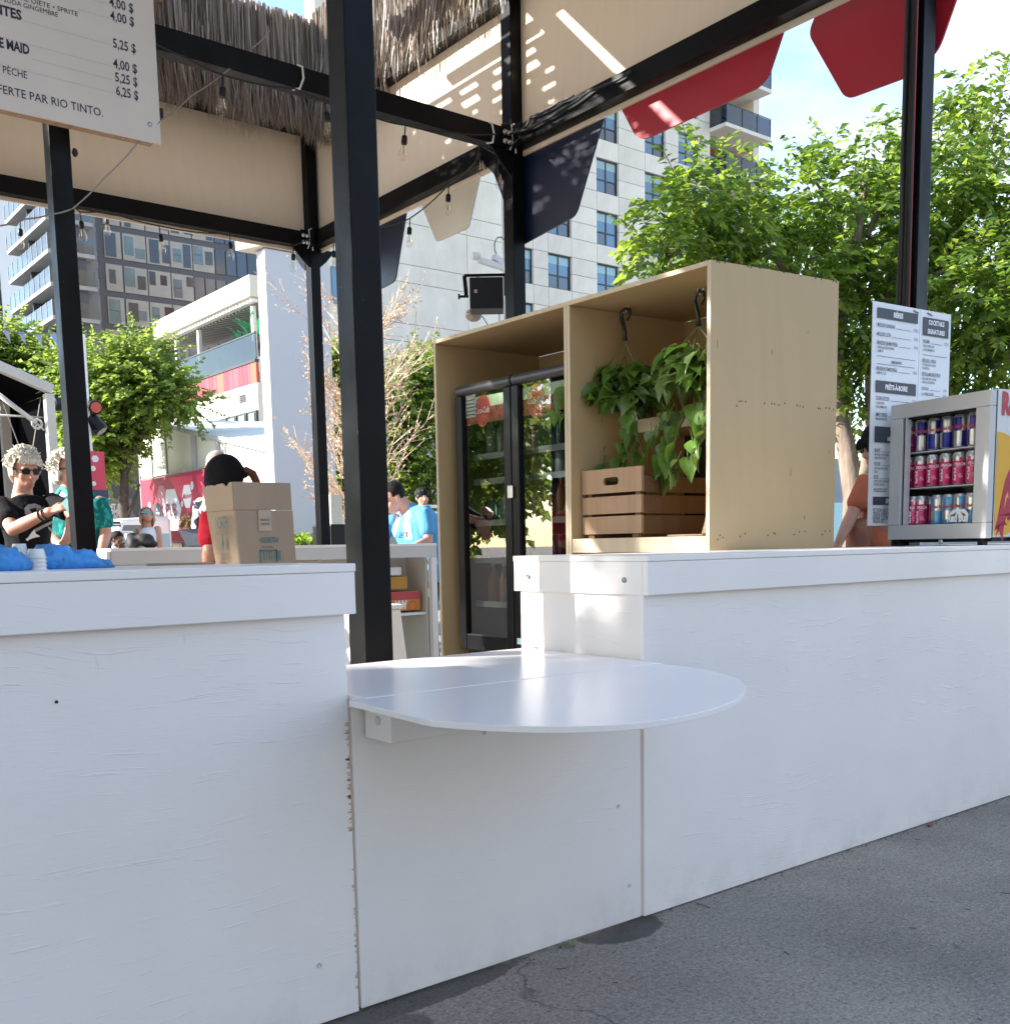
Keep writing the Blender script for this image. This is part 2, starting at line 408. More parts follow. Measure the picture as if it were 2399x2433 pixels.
M_railglass = glassmat('balcony_glass', (.42, .54, .58), .05)
def leafmat(name, col, tcol, f=.45, rough=.45):
    m, N, L, b = newmat(name); out = N['Material Output']
    t = N.new('ShaderNodeTexCoord'); n = noise(N, L, t.outputs['Object'], 7.0, 5, .75)
    k = rng_node(N, L, n, .3, .7, .5, 1.5)
    c = mixc(N, L, 1.0, col, k, 'MULTIPLY'); L.new(c, b.inputs['Base Color']); b.inputs['Roughness'].default_value = rough
    tl = N.new('ShaderNodeBsdfTranslucent'); c2 = mixc(N, L, 1.0, tcol, k, 'MULTIPLY'); L.new(c2, tl.inputs[0])
    ms = N.new('ShaderNodeMixShader'); ms.inputs[0].default_value = f
    L.new(b.outputs[0], ms.inputs[1]); L.new(tl.outputs[0], ms.inputs[2]); L.new(ms.outputs[0], out.inputs[0]); return m
M_leafA = leafmat('bright_green_leaf', (.11, .19, .030), (.36, .48, .05), .55)
M_leafB = leafmat('deep_green_leaf', (.060, .12, .024), (.18, .30, .035), .45)
M_leafC = leafmat('far_green_leaf', (.13, .20, .05), (.36, .46, .09), .5)
M_leafD = leafmat('rusty_twig_leaf', (.62, .44, .29), (.72, .5, .32), .3)
M_bark = mat('bark', (.20, .155, .12), .9, var=.4, scale=14, bump=.8, bscale=30, stretch=(1, 1, .3))
M_bark2 = mat('dark_bark', (.07, .055, .045), .9, var=.3, scale=14, bump=.6)
M_pothos = leafmat('pothos_leaf', (.11, .21, .04), (.20, .38, .05), .30, .26)
M_pothos2 = leafmat('pothos_leaf_variegated', (.15, .22, .075), (.3, .42, .1), .25, .28)
M_vine = flat('vine_stem', (.16, .22, .07), .5)
# ------------------------------------------------------------------ ground
def asphalt():
    m, N, L, b = newmat('asphalt'); t = N.new('ShaderNodeTexCoord'); P = t.outputs['Object']
    base = mixc(N, L, rng_node(N, L, noise(N, L, P, 1.1, 5, .6), .35, .68), (.215, .18, .150), (.39, .33, .27))
    base = mixc(N, L, rng_node(N, L, noise(N, L, P, .45, 3, .5, loc=(3, 1, 0)), .45, .7, 0, .55), base, (.28, .26, .245))
    st = rng_node(N, L, noise(N, L, P, 95, 3, .7), .35, .68, .72, 1.28); base = mixc(N, L, 1.0, base, st, 'MULTIPLY')
    st = rng_node(N, L, noise(N, L, P, 38, 4, .7, loc=(2, 7, 0)), .35, .68, .86, 1.12); base = mixc(N, L, 1.0, base, st, 'MULTIPLY')
    cv = N.new('ShaderNodeTexVoronoi'); cv.feature = 'DISTANCE_TO_EDGE'; cv.inputs['Scale'].default_value = .55; wc = N.new('ShaderNodeVectorMath'); wc.operation = 'MULTIPLY_ADD'; wn_ = N.new('ShaderNodeTexNoise'); wn_.inputs['Scale'].default_value = 3; wn_.inputs['Detail'].default_value = 5; L.new(P, wn_.inputs['Vector']); L.new(wn_.outputs['Color'], wc.inputs[0]); wc.inputs[1].default_value = (.6, .6, 0); L.new(P, wc.inputs[2]); L.new(wc.outputs[0], cv.inputs['Vector'])
    ck = rng_node(N, L, cv.outputs['Distance'], .006, .001, 0, .55); base = mixc(N, L, ck, base, (.05, .047, .045))
    sp = rng_node(N, L, noise(N, L, P, 150, 2, .6), .60, .70)
    base = mixc(N, L, math_node(N, L, 'MULTIPLY', sp, .7), base, (.60, .57, .53))
    dk = rng_node(N, L, noise(N, L, P, 85, 3, .7, loc=(1, 2, 3)), .56, .68)
    base = mixc(N, L, math_node(N, L, 'MULTIPLY', dk, .7), base, (.035, .034, .036))
    spot = rng_node(N, L, noise(N, L, P, 7, 3, .5, loc=(4, 4, 0)), .70, .76)
    base = mixc(N, L, math_node(N, L, 'MULTIPLY', spot, .5), base, (.04, .04, .045))
    # wet stain creeping out from under the counter by the joint
    s = N.new('ShaderNodeSeparateXYZ'); L.new(P, s.inputs[0])
    wob = math_node(N, L, 'MULTIPLY', math_node(N, L, 'SUBTRACT', noise(N, L, P, 9, 5, .65), .5), .42)
    def blob(cx, cy, rx, ry):
        dx = math_node(N, L, 'DIVIDE', math_node(N, L, 'SUBTRACT', s.outputs['X'], cx), rx)
        dy = math_node(N, L, 'DIVIDE', math_node(N, L, 'SUBTRACT', s.outputs['Y'], cy), ry)
        d = math_node(N, L, 'SQRT', math_node(N, L, 'ADD', math_node(N, L, 'MULTIPLY', dx, dx), math_node(N, L, 'MULTIPLY', dy, dy)))
        return rng_node(N, L, math_node(N, L, 'ADD', d, math_node(N, L, 'MULTIPLY', wob, 1.3)), 1.0, .93)
    wet = math_node(N, L, 'MAXIMUM', math_node(N, L, 'MULTIPLY', blob(2.02, 2.06, .15, .09), .85), math_node(N, L, 'MULTIPLY', blob(1.25, 2.07, .42, .07), .75))
    wet = math_node(N, L, 'MAXIMUM', wet, math_node(N, L, 'MULTIPLY', blob(1.05, 1.95, .25, .10), .6))
    base = mixc(N, L, wet, base, (.028, .027, .028)); L.new(base, b.inputs['Base Color'])
    L.new(math_node(N, L, 'SUBTRACT', rng_node(N, L, noise(N, L, P, 5, 4), .3, .7, .70, .86), math_node(N, L, 'MULTIPLY', wet, .25)), b.inputs['Roughness'])
    u = N.new('ShaderNodeBump'); u.inputs['Strength'].default_value = .7; u.inputs['Distance'].default_value = .004
    L.new(noise(N, L, P, 190, 4, .7), u.inputs['Height']); L.new(u.outputs[0], b.inputs['Normal']); return m
mb = MB(); mb.add([(-400, -300, 0), (500, -300, 0), (500, 600, 0), (-400, 600, 0)], [(0, 1, 2, 3)])
tag(mb.build('ground', asphalt()), kind='structure')

# ------------------------------------------------------------------ counters of the bar
YF, YW = 2.057, 2.080           # face of the top trim, face of the panels
ZC = 1.065
def counter_top(name, label, x0, x1, zb, yb, ang=0.0):
    t = thing(name, label, 'counter', (x0 if x0 > 0 else x1, YW, 0)); return t
XL1 = 1.190; XW1 = px(823, 1579, 1, YW).x                 # right ends of the left counter
tl = thing('bar_counter', 'left white painted plywood bar counter with deep trim, cups and a box on it', 'counter', (XW1, YW, 0))
mb = MB(); mb.box(-3.2, XW1, YW, YW+.018, .004, .96); mb.build('front_panel', M_front, tl, bevel=.002)
mb = MB(); mb.box(-3.2, XL1, YF, YF+.022, .952, 1.047); mb.build('trim_board', M_fascia, tl, bevel=.002)
mb = MB(); mb.box(-3.2, XL1+.002, YF-.002, 2.66, 1.0475, ZC+.001); mb.build('counter_top', M_fascia, tl, bevel=.002)
mb = MB(); mb.box(-3.2, XL1, 2.63, 2.652, .952, 1.047); mb.build('rear_trim', M_fascia, tl)
mb = MB(); mb.box(XW1-.055, XW1-.037, YW+.02, 2.62, .004, .96); mb.build('end_panel', M_front2, tl, bevel=.001)
mb = MB()
for x in (XW1-.03,): mb.box(x, x+.02, YW+.04, YW+.075, .86, .92)
mb.build('hinge_block', M_white, tl, bevel=.002)
# chipped edge of the left panel beside the joint: bare wood where the paint has flaked off
mb = MB(); r2 = random.Random(3)
for i in range(70):
    z = r2.choice([r2.uniform(.44, .70), r2.uniform(.44, .70), r2.uniform(.05, .36)]); w = r2.uniform(.002, .013)*(1 if z > .42 else .6); h = r2.uniform(.0015, .006)
    x = XW1-.0022; y = YW-.0006; k = r2.uniform(.4, .9)
    mb.add([(x, y-.0006, z-h*.2), (x-w*k, y-.0006, z), (x-w, y-.0006, z+h*.6), (x, y-.0006, z+h*1.1)], [(0, 3, 2, 1)])
mb.build('paint_chip', M_chip, tl, kind='stuff')
def dots(parent, pts, plane_y, r, m=M_hole, name='screw_hole'):
    me = MB().lathe((0, 0, 0), [(r, 0), (r, .0018), (r*.72, .0020), (r*.6, .0008)], 14, axis=(0, -1, 0)).mesh(name, m, True)
    for (a, b) in pts:
        p = px(a, b, 1, plane_y); place(me, name, p, parent)
dots(tl, [(758, 2294)], YW, .0065)
dots(tl, [(134, 1668)], YW, .0032, M_joint, 'knot_hole')

# the panel between the two counters
XM0, XM1 = XW1+.006, px(1526, 1577, 1, YW).x
tm = thing('counter_panel', 'white painted plywood panel closing the gap under the folding table', 'panel', ((XM0+XM1)/2, YW, 0))
mb = MB(); mb.box(XM0+.003, XM1-.004, YW+.004, YW+.022, .006, .735); mb.build('board', M_front2, tm, bevel=.002)
dots(tm, [(1468, 1916), (1495, 2105), (1150, 1740)], YW+.004, .0062)
# right counter
XR = px(1539, 1321, 1, YF).x; XRW = XM1+.006
tr_ = thing('bar_counter', 'long right white plywood bar counter running to the frame edge, cooler on it', 'counter', (XRW, YW, 0))
mb = MB(); mb.box(XRW, 9.0, YW, YW+.018, .004, .96); mb.build('front_panel', painted_ply('white_paint_on_plywood_c', WHITE, .9, seed=9.1), tr_, bevel=.002)
mb = MB(); mb.box(XRW+.004, XRW+.020, YW+.0185, 2.64, .004, .96); mb.build('end_panel', M_front2, tr_, bevel=.001)
mb = MB(); mb.box(XR, 9.0, YF, YF+.022, .952, 1.047); mb.build('trim_board', M_fascia, tr_, bevel=.002)
mb = MB(); mb.box(XR+.0005, XR+.022, YF+.0225, 2.66, .952, 1.047); mb.build('end_trim', M_fascia, tr_, bevel=.001)
mb = MB(); mb.box(XR-.001, 9.0, YF-.002, 2.662, 1.0475, ZC); mb.build('counter_top', M_fascia, tr_, bevel=.002)
mb = MB(); mb.box(XR+.024, 9.0, 2.64, 2.66, .952, 1.047); mb.build('rear_trim', M_fascia, tr_)
me = MB().lathe((0, 0, 0), [(.0085, 0), (.0085, .003), (.006, .004), (.0058, .002)], 16, axis=(-1, 0, 0)).mesh('screw', M_screw, True)
for a in ((1255, 1370), (1483, 1378)):
    p = px(*a, 0, XR); place(me, 'screw', p, tr_)
p = px(1274, 1541, 0, XRW+.004); place(me, 'screw', p, tr_)

# folding table
ZT = .766
tt = thing('folding_table', 'white painted drop leaf table with half round front between the two counters', 'table', (1.6, YW, 0))
ysm = px(1200, 1617, 2, ZT).y; ysm = 2.0
mb = MB(); mb.prism([(XW1+.004, ysm+.005, ZT-.013), (XRW-.003, ysm+.005, ZT-.013), (XRW-.003, 2.625, ZT-.013), (XW1+.004, 2.625, ZT-.013)], (0, 0, .013))
mb.build('fixed_top', M_table, tt, bevel=.002)
mb = MB(); P = []
ctl = [(2.108, 1.998), (2.088, 1.87), (2.053, 1.756), (2.000, 1.640), (1.930, 1.548), (1.846, 1.470), (1.745, 1.400), (1.638, 1.352), (1.560, 1.330), (1.483, 1.320), (1.400, 1.324), (1.330, 1.345), (1.262, 1.390), (1.195, 1.466), (1.140, 1.565), (1.112, 1.640)]
P = [ctl[0]]
for i in range(len(ctl)-1):
    p0, p1, p2, p3 = [Vector(ctl[max(0, min(len(ctl)-1, j))]) for j in (i-1, i, i+1, i+2)]
    for k in range(1, 6): t = k/5; q_ = .5*((2*p1)+(p2-p0)*t+(2*p0-5*p1+4*p2-p3)*t*t+(3*p1-p0-3*p2+p3)*t**3); P.append((q_.x, q_.y))
P.append((1.130, 1.998))
P = [(x+.024*max(0, (x-1.5)/.6)*min(1, (1.998-y)/.2), 1.998-(1.998-y)*.957) for x, y in P]
mb.prism([(x, y, ZT-.013) for x, y in P[::-1]], (0, 0, .013)); mb.build('drop_leaf', M_table, tt, bevel=.0012)
MB().box(XW1+.01, XRW-.01, ysm-.012, ysm+.016, ZT-.024, ZT-.0142).build('hinge_strip', M_joint, tt)
mb = MB(); mb.box(1.215, 1.66, 1.965, 2.078, px(940, 1766, 1, 1.965).z, ZT-.0245); mb.build('support_block', M_fascia, tt, bevel=.002)
me = MB().lathe((0, 0, 0), [(.011, 0), (.011, .0015), (.007, .0017)], 16, axis=(0, -1, 0)).mesh('bolt_cap', M_hole, True)
place(me, 'bolt_cap', (1.30, 1.965, .712), tt)
me2 = MB().lathe((0, 0, 0), [(.011, 0), (.011, .0015), (.007, .0017)], 16, axis=(-1, 0, 0)).mesh('bolt_cap', M_hole, True)
place(me2, 'bolt_cap', (1.215, 2.02, .708), tt)
mb = MB(); mb.box(XW1+.02, XRW-.02, 2.58, 2.60, .62, ZT-.019); mb.build('rear_rail', M_fascia, tt)

# small things on the ground
def leaf_mesh(name, m, L=.05, w=.022, curl=.3):
    mb = MB(); n = 7; vs = []
    for i in range(n):
        t = i/(n-1); ww = w*math.sin(math.pi*min(1, t*1.02+.0))**.8*(1-.3*t)+.0006; x = L*t; z = curl*L*(t-.5)**2
        vs += [(x, -ww, z+ww*.6), (x, 0, z), (x, ww, z+ww*.6)]
    fs = []
    for i in range(n-1):
        a = i*3; fs += [(a, a+3, a+4, a+1), (a+1, a+4, a+5, a+2)]
    return mb.add(vs, fs).mesh(name, m, True)
M_dryleaf = flat('olive_leaf', (.13, .16, .07), .6, var=.3, scale=60)
o = place(leaf_mesh('fallen_leaf', M_dryleaf, .045, .013, -1.2), 'fallen_leaf', px(1346, 2248, 2, .009), None, (.5, .1, .35))
tag(o, 'curled olive green leaf on the asphalt against the middle white panel', 'leaf')
M_twig = flat('brown_twig', (.10, .07, .045), .8)
def twig(name, pts, r, lab):
    mb = MB(); mb.tube([px(a, b, 2, c) for a, b, c in pts], r, 5); tag(mb.build(name, M_twig), lab, 'twig')
twig('twig', [(1530, 2185, .004), (1545, 2176, .006), (1560, 2170, .008), (1572, 2166, .012)], .0012, 'bent brown twig at the foot of the joint between panel and right counter')
twig('twig', [(1651, 2145, .004), (1668, 2150, .005), (1688, 2158, .003)], .0012, 'thin dark twig on the asphalt close to the right counter')
mb = MB(); p = px(2207, 1962, 2, .006); mb.limb([p, p+Vector((.03, .006, 0))], [.006, .004], 8); tag(mb.build('bud', flat('red_bud', (.16, .04, .03), .6), smooth=True), 'small reddish brown bud lying on the asphalt before the right counter', 'bud')
mb = MB(); r2 = random.Random(11)
for i in range(150):
    x = r2.uniform(.9, 6.5); y = YW-.004-abs(r2.gauss(0, .018)); a = r2.uniform(0, 3.1); L = r2.uniform(.003, .016)
    mb.bar((x, y, .003), (x+L*math.cos(a), y-abs(L*math.sin(a))*.5, .004), .0018, .002)
for i in range(90):
    x = r2.uniform(.6, 5); y = r2.uniform(.3, 2.0); a = r2.uniform(0, 6.3); L = r2.uniform(.004, .03)
    mb.bar((x, y, .002), (x+L*math.cos(a), y+L*math.sin(a), .002), .0014, .0016)
mb.build('plant_litter', M_twig, kind='stuff')

# ------------------------------------------------------------------ steel frame of the kiosk
PW = .098; YR = (2.70, 5.46, 8.16); ZB0, ZB1 = 3.625, 3.745; XC = 4.41
kiosk_g = 'black steel posts of the bar kiosk'
def post(x, y, z0, z1, label, w=PW):
    t = thing('steel_post', label, 'post', (x+w/2, y+w/2, z0), group=kiosk_g)
    mb = MB(); mb.box(x, x+w, y, y+w, z0, z1); mb.build('shaft', M_steel, t, bevel=.004)
    mb = MB(); mb.box(x-.05, x+w+.05, y-.05, y+w+.05, .002, .010); mb.build('base_plate', M_steel, t)
    return t
ZTOP = 4.68
post(1.590, YR[0], .011, 5.0, 'widest black steel post, nearest the camera, standing behind the folding table')
post(1.568, YR[1], .011, ZTOP, 'black steel post behind the left counter under the white price sign')
post(4.42, YR[1], .011, ZTOP, 'black steel post behind the tan cabinet where the beams meet beside the dark blue panel')
post(4.40, YR[2], .011, ZTOP, 'farthest black steel post, behind the bare twiggy tree, with bolted bracket plates', .092)
p5 = post(4.555, 2.70, .011, 5.0, 'black steel post with cables behind the price card and silver cooler')
# cables strapped to that post
mb = MB()
for k in range(5):
    x = 4.548+(k % 3)*.008-.012; y = 2.70+.02+k*.013; rr = random.Random(k)
    mb.tube([(x-.012-abs(rr.uniform(0, .012)), y, z) for z in [i*.28+.02 for i in range(18)]], .0075, 6)
tag(mb.build('cable_bundle', M_rubber), 'bundle of black cables taped down the side of the rightmost post', 'cable')
mb = MB(); mb.tube([(4.522, 2.715, 2.1), (4.518, 2.712, 3.3), (4.525, 2.712, 4.9)], .0035, 6)
tag(mb.build('thin_cable', flat('red_cable', (.30, .03, .03), .5)), 'thin red cable running up beside the black cables on the rightmost post', 'cable')

def beam(name, a, b, w, z0, z1, label, along='x', grp=None):
    mb = MB()
    if along == 'x': mb.box(a[0], b[0], a[1], a[1]+w, z0, z1)
    else: mb.box(a[0], a[0]+w, a[1], b[1], z0, z1)
    o = mb.build(name, M_steel, bevel=.003); tag(o, label, 'beam', grp); return o
G = 'black steel beams of the bar kiosk'
beam('steel_beam', (1.668, YR[1]), (4.418, 0), .09, ZB0, ZB1, 'black beam crossing behind the widest post to the beam junction in front of the thatch', 'x', G)
beam('steel_beam', (-1.2, YR[2]), (4.398, 0), .09, ZB0, ZB1, 'black beam under the long shaded plywood board at the back left', 'x', G)
beam('steel_beam', (4.415, YR[1]+.10), (0, YR[2]-.002), .09, ZB0, ZB1, 'black beam with dappled sun under the ply board, between far post and junction', 'y', G)
beam('steel_beam', (4.415, YR[0]+.10), (0, YR[1]-.002), .09, ZB0, ZB1, 'black beam rising to the upper right above the tan cabinet and red panels', 'y', G)
beam('steel_beam', (4.415, YR[0]+.10), (0, YR[2]-.002), .09, 4.535, 4.675, 'black top rail over the sunlit ply board behind the thatch fringe', 'y', G)
beam('steel_beam', (-1.2, YR[2]), (4.398, 0), .09, 4.535, 4.675, 'black top rail over the back left plywood board, behind the thatch', 'x', G)
# ply boards closing the upper band of the frame
def board(x0, x1, y0, y1, z0, z1, label):
    o = MB().box(x0, x1, y0, y1, z0, z1).build('plywood_board', M_ply, bevel=.001); tag(o, label, 'board', 'plywood boards round the top of the bar kiosk')
board(-1.2, 4.49, YR[2]+.095, YR[2]+.113, 3.60, 4.68, 'long shaded tan plywood board behind the price sign and light bulbs')
board(4.510, 4.528, YR[1]+.02, YR[2]+.09, 3.60, 4.68, 'plywood board with bright dappled sunlight between far post and beam junction')
board(4.510, 4.528, YR[0]-.6, YR[1]+.016, 3.60, 5.1, 'plywood board with slanting sun streaks above the beam at top centre')
# added roof, thatch mats over slats; gaps shaped to let in the sun streaks
def slab(name, x0, x1, y0, y1, z0, z1, m, label, cat):
    tag(MB().box(x0, x1, y0, y1, z0, z1).build(name, m), label, cat, 'added roof of the bar kiosk')
M_thatch = mat('dry_thatch', (.42, .33, .22), .85, var=.55, scale=30, stretch=(6, 6, 1))
slab('added_roof_sheet', -5.6, 4.60, 2.45, 5.655, 5.06, 5.08, M_ply, 'plywood roof sheet added for shade over the front of the bar', 'roof')
slab('added_roof_sheet', 3.26, 4.60, 5.675, 6.02, 5.06, 5.08, M_ply, 'short plywood roof strip added for shade over the right middle of the bar', 'roof')
slab('added_roof_sheet', -5.6, 3.255, 5.675, 5.79, 5.06, 5.08, M_ply, 'narrow plywood roof strip added for shade over the middle of the bar', 'roof')
slab('added_roof_sheet', -5.6, 3.255, 5.875, 6.03, 5.06, 5.08, M_ply, 'narrow plywood roof strip added for shade at the edge of the straw roof', 'roof')
for i, (a, b) in enumerate(((3.17, 3.30), (3.66, 3.95))):  # added slats, spaced to band the sun on the ply board
    slab('added_roof_slat', a, b, 6.05, 7.0, 5.06, 5.09, M_wood, ('narrow', 'wide')[i]+' dark added roof slat running front to back over the rear bay, banding the sun', 'roof')
mb = MB(); r2 = random.Random(12)  # added boards, slots shaped to dapple the sun on the ply board
for (xa, xb, fill, lo, hi) in ((3.06, 3.11, 1, 0, 0), (2.98, 3.06, .45, .10, .26), (2.92, 2.98, 1, 0, 0), (2.82, 2.92, .55, .08, .2), (2.76, 2.82, 1, 0, 0), (2.70, 2.76, .72, .05, .12), (2.60, 2.70, 1, 0, 0), (2.54, 2.60, .7, .05, .14), (2.44, 2.54, 1, 0, 0), (2.37, 2.44, .75, .05, .12), (2.26, 2.37, 1, 0, 0)):
    if fill == 1: mb.box(xa, xb, 6.05, 8.6, 5.065, 5.085); continue
    y = 6.05
    while y < 8.6:
        L = r2.uniform(lo, hi)*fill/(1-fill); e = min(8.6, y+L); mb.box(xa+r2.uniform(-.01, .012), xb+r2.uniform(-.012, .01), y, e, 5.066, 5.084); y = e+r2.uniform(lo, hi)
o = mb.build('added_slotted_boards', M_wood, kind='stuff'); tag(o, 'added slotted timber roofing over the rear bay, out of the picture, dappling the sun', 'roof', 'added roof of the bar kiosk')
# thatch skirts: thousands of dry blades hanging from the roof edges
def blades(name, pts, zb, ragged, ztop, n, layers, w0, w1, bend=.05, seed=1, clump=True):
    g = np.random.default_rng(seed)
    V, Fc = [], []
    A, B = Vector(pts[0]), Vector(pts[1]); D = B-A; nrm = Vector((-D.y, D.x, 0)).normalized()
    ph = g.uniform(0, 6.28, 8)
    for i in range(n):
        t = g.uniform(0, 1); ly = g.integers(0, layers)
        base = A+D*t+nrm*(ly*.045+g.uniform(-.02, .02))
        cl = sum(math.sin(t*f*D.length+ph[j])*a for j, (f, a) in enumerate(((9, .035), (23, .025), (51, .02), (90, .015))))
        zbot = zb+cl*(1 if clump else 0)+abs(g.normal(0, ragged))+ly*.03
        if g.uniform() < .10: zbot = zb+g.uniform(.1, .7)
        zt = zbot+g.uniform(.30, .95); zt = min(zt, ztop)
        if g.uniform() < .35: zt = ztop
        w = g.uniform(w0, w1); a = g.uniform(0, math.pi); dx, dy = math.cos(a)*w, math.sin(a)*w
        bx, by = g.normal(0, bend), g.normal(0, bend)
        b = len(V); k = 3
        for j in range(k+1):
            s = j/k; z = zt+(zbot-zt)*s; ox, oy = bx*s*s*(zt-zbot), by*s*s*(zt-zbot); ww = 1 if j < k else .15
            V.append((base.x+ox-dx*ww, base.y+oy-dy*ww, z)); V.append((base.x+ox+dx*ww, base.y+oy+dy*ww, z))
        for j in range(k): Fc.append((b+2*j, b+2*j+1, b+2*j+3, b+2*j+2))
    mb = MB(); mb.add(V, Fc); return mb
def strawmat(name, c1, c2, f=.2):
    m, N, L, b = newmat(name); out = N['Material Output']; t = N.new('ShaderNodeTexCoord')
    n = noise(N, L, t.outputs['Object'], 1.0, 5, .8, sc=(60, 60, 1.2)); c = mixc(N, L, rng_node(N, L, n, .35, .65), c1, c2)
    L.new(c, b.inputs['Base Color']); b.inputs['Roughness'].default_value = .42
    tl = N.new('ShaderNodeBsdfTranslucent'); L.new(c, tl.inputs[0]); ms = N.new('ShaderNodeMixShader'); ms.inputs[0].default_value = f
    L.new(b.outputs[0], ms.inputs[1]); L.new(tl.outputs[0], ms.inputs[2]); L.new(ms.outputs[0], out.inputs[0]); return m
M_straw = strawmat('straw_blades', (.17, .13, .10), (.44, .37, .30))
th = thing('thatch_fringe', 'ragged brown straw fringe hanging from the roof at the back left', 'thatch', (3.0, 7.9, 4.4), group='straw fringes of the bar kiosk')
o = blades('s', ((1.2, 7.88, 0), (4.60, 7.88, 0)), 4.36, .08, 5.30, 10500, 5, .0025, .0062, .07, 3).build('straw', M_straw, th, kind='stuff')
th = thing('thatch_fringe', 'ragged brown straw fringe hanging over the sunlit board right of the widest post', 'thatch', (4.25, 6.6, 4.4), group='straw fringes of the bar kiosk')
o = blades('s', ((4.56, 7.9, 0), (4.56, 5.35, 0)), 4.70, .05, 6.0, 10000, 5, .0025, .0062, .07, 5).build('straw', M_straw, th, kind='stuff')
o = blades('s', ((4.36, 7.9, 0), (4.36, 5.35, 0)), 4.44, .10, 5.3, 900, 2, .003, .007, .09, 6).build('loose_straw', M_straw, th, kind='stuff')
o = blades('s', ((4.36, 7.9, 0), (4.36, 7.05, 0)), 4.38, .08, 5.35, 1900, 3, .003, .008, .07, 7).build('corner_straw', M_straw, th, kind='stuff')
th = thing('added_thatch_roof', 'added thin straw mat roof over the rear bay, holes shaped to let sun through', 'roof', (1, 7, 5.1))  # added mat, its holes shaped for sun patches inside the bar
g = np.random.default_rng(9); mb = MB()
for i in range(12500):
    x = g.uniform(-5.6, 2.26); y = g.uniform(5.9, 8.3)
    if 1.9 < x < 2.2 and 5.9 < y < 6.45 and math.sin(x*17)+math.sin(y*23+x*5) > -.4: continue
    if x > 1.2 and math.sin(x*13+1)*math.sin(y*9+x*2) > .25 and g.uniform() < .97: continue
    L = g.uniform(.25, .7); a = g.normal(0, .22); w = g.uniform(.004, .012); z = 5.10+g.uniform(0, .08)
    if -5.6 < x < -1.7 and 5.6 < y < 7.4:
        L = g.uniform(.06, .14)
        if y > 6.12 and math.sin(x*8.3+y*3)+math.sin(y*11.0-x*4)+.4*math.sin(x*21) > 1.12: continue
    dx, dy = math.sin(a)*L, math.cos(a)*L
    mb.add([(x-w, y, z), (x+w, y, z), (x+w+dx, y+dy, z+.01), (x-w+dx, y+dy, z+.01)], [(0, 1, 2, 3)])
mb.build('straw', M_straw, th, kind='stuff')
# bracket plates, bolts, cable ties at the two junctions
def junction(x, y, label, w=PW):
    t = thing('bolted_bracket', label, 'bracket', (x, y, ZB0))
    mb = MB(); z = ZB0-.012
    for s, e in (((x-.30, y+.02), (x, y+.02)),):
        mb.prism([(x-.001, y+.01, z+.01), (x-.17, y+.01, z+.01), (x-.06, y+.01, z-.10), (x-.001, y+.01, z-.15)], (0, .012, 0)); mb.build('gusset_plate', M_steel, t); mb = MB()
    mb.prism([(x+w+.001, y+.01, z+.01), (x+w+.15, y+.01, z+.01), (x+w+.06, y+.01, z-.09), (x+w+.001, y+.01, z-.14)], (0, .012, 0)); mb.build('gusset_plate', M_steel, t); mb = MB()
    mb.prism([(x-.004, y+w+.001, z+.01), (x-.004, y+w+.20, z+.01), (x-.004, y+w+.06, z-.12), (x-.004, y+w+.001, z-.16)], (.012, 0, 0))
    mb.build('gusset_plate', M_steel, t)
    mb = MB(); mb.box(x-.085, x-.001, y-.008, y-.001, ZB0-.005, ZB1+.01); mb.box(x-.008, x-.0015, y-.10, y-.009, ZB0-.01, ZB1+.01); mb.build('flange', M_steel, t)
    me = MB().lathe((0, 0, 0), [(.017, 0), (.017, .004), (.012, .0045), (.012, .016), (.006, .017), (.006, .024)], 8, axis=(0, -1, 0)).mesh('bolt', M_chrome, True)
    for dx in (-.062, -.028): 
        for dz in (.03, .085): place(me, 'bolt', (x+dx, y-.008, ZB0+dz), t)
    for dx in (.03, .068):
        for dz in (.03, .085): place(me, 'bolt', (x+dx, y-.001, ZB0+dz), t)
    mb = MB(); mb.tube([(x+.01, y-.012, ZB1+.03), (x+.008, y-.02, ZB0+.05), (x+.02, y-.016, ZB0-.03)], .005, 5)
    mb.tube([(x-.01, y-.012, ZB1+.02), (x-.004, y-.02, ZB0+.04), (x-.03, y-.02, ZB0-.02)], .005, 5); mb.build('cable_tie', M_white, t)
junction(4.42, YR[1], 'black gusset plates with bright bolts at the junction by the dark blue panel')
junction(4.40, YR[2], 'black gusset plates with bright bolts on the farthest post under the shaded board', .092)
# coloured panels hung under the outer edge
XP = 4.532
def hang(name, pts, m, label, rnd=.05, xp=None):
    P = [px(a, b, 0, xp or XP) for a, b in pts]
    # round the corners flagged by a third value
    out = []
    n = len(P)
    for i, p in enumerate(P):
        if pts[i][0] is None: continue
        r = rnd if (i not in (0, n-1)) else 0
        if r:
            a = P[i-1]-p; b = P[(i+1) % n]-p; r = min(rnd, a.length*.4, b.length*.4)
            A, B = p+a.normalized()*r, p+b.normalized()*r
            for k in range(6): t = k/5; out.append(A*(1-t)**2+p*2*t*(1-t)+B*t*t)
        else: out.append(p)
    o = MB().prism(out, (.012, 0, 0)).build(name, m, bevel=.0015); tag(o, label, 'pennant board', 'coloured boards hanging under the kiosk edge'); return o
def uptop(pts): return pts
hang('hanging_flag', [(1165, 392), (1205, 500), (1225, 590), (1367, 512), (1438, 262)], M_navy, 'large dark blue panel behind the middle post')
hang('hanging_flag', [(998, 474), (1006, 500), (1036, 575), (1112, 541), (1143, 402)], M_cream, 'cream panel with sun dapples left of the large dark blue one', .03)
hang('hanging_flag', [(812, 563), (850, 690), (905, 686), (938, 668), (967, 488)], M_navy, 'small dark blue panel just right of the widest post')
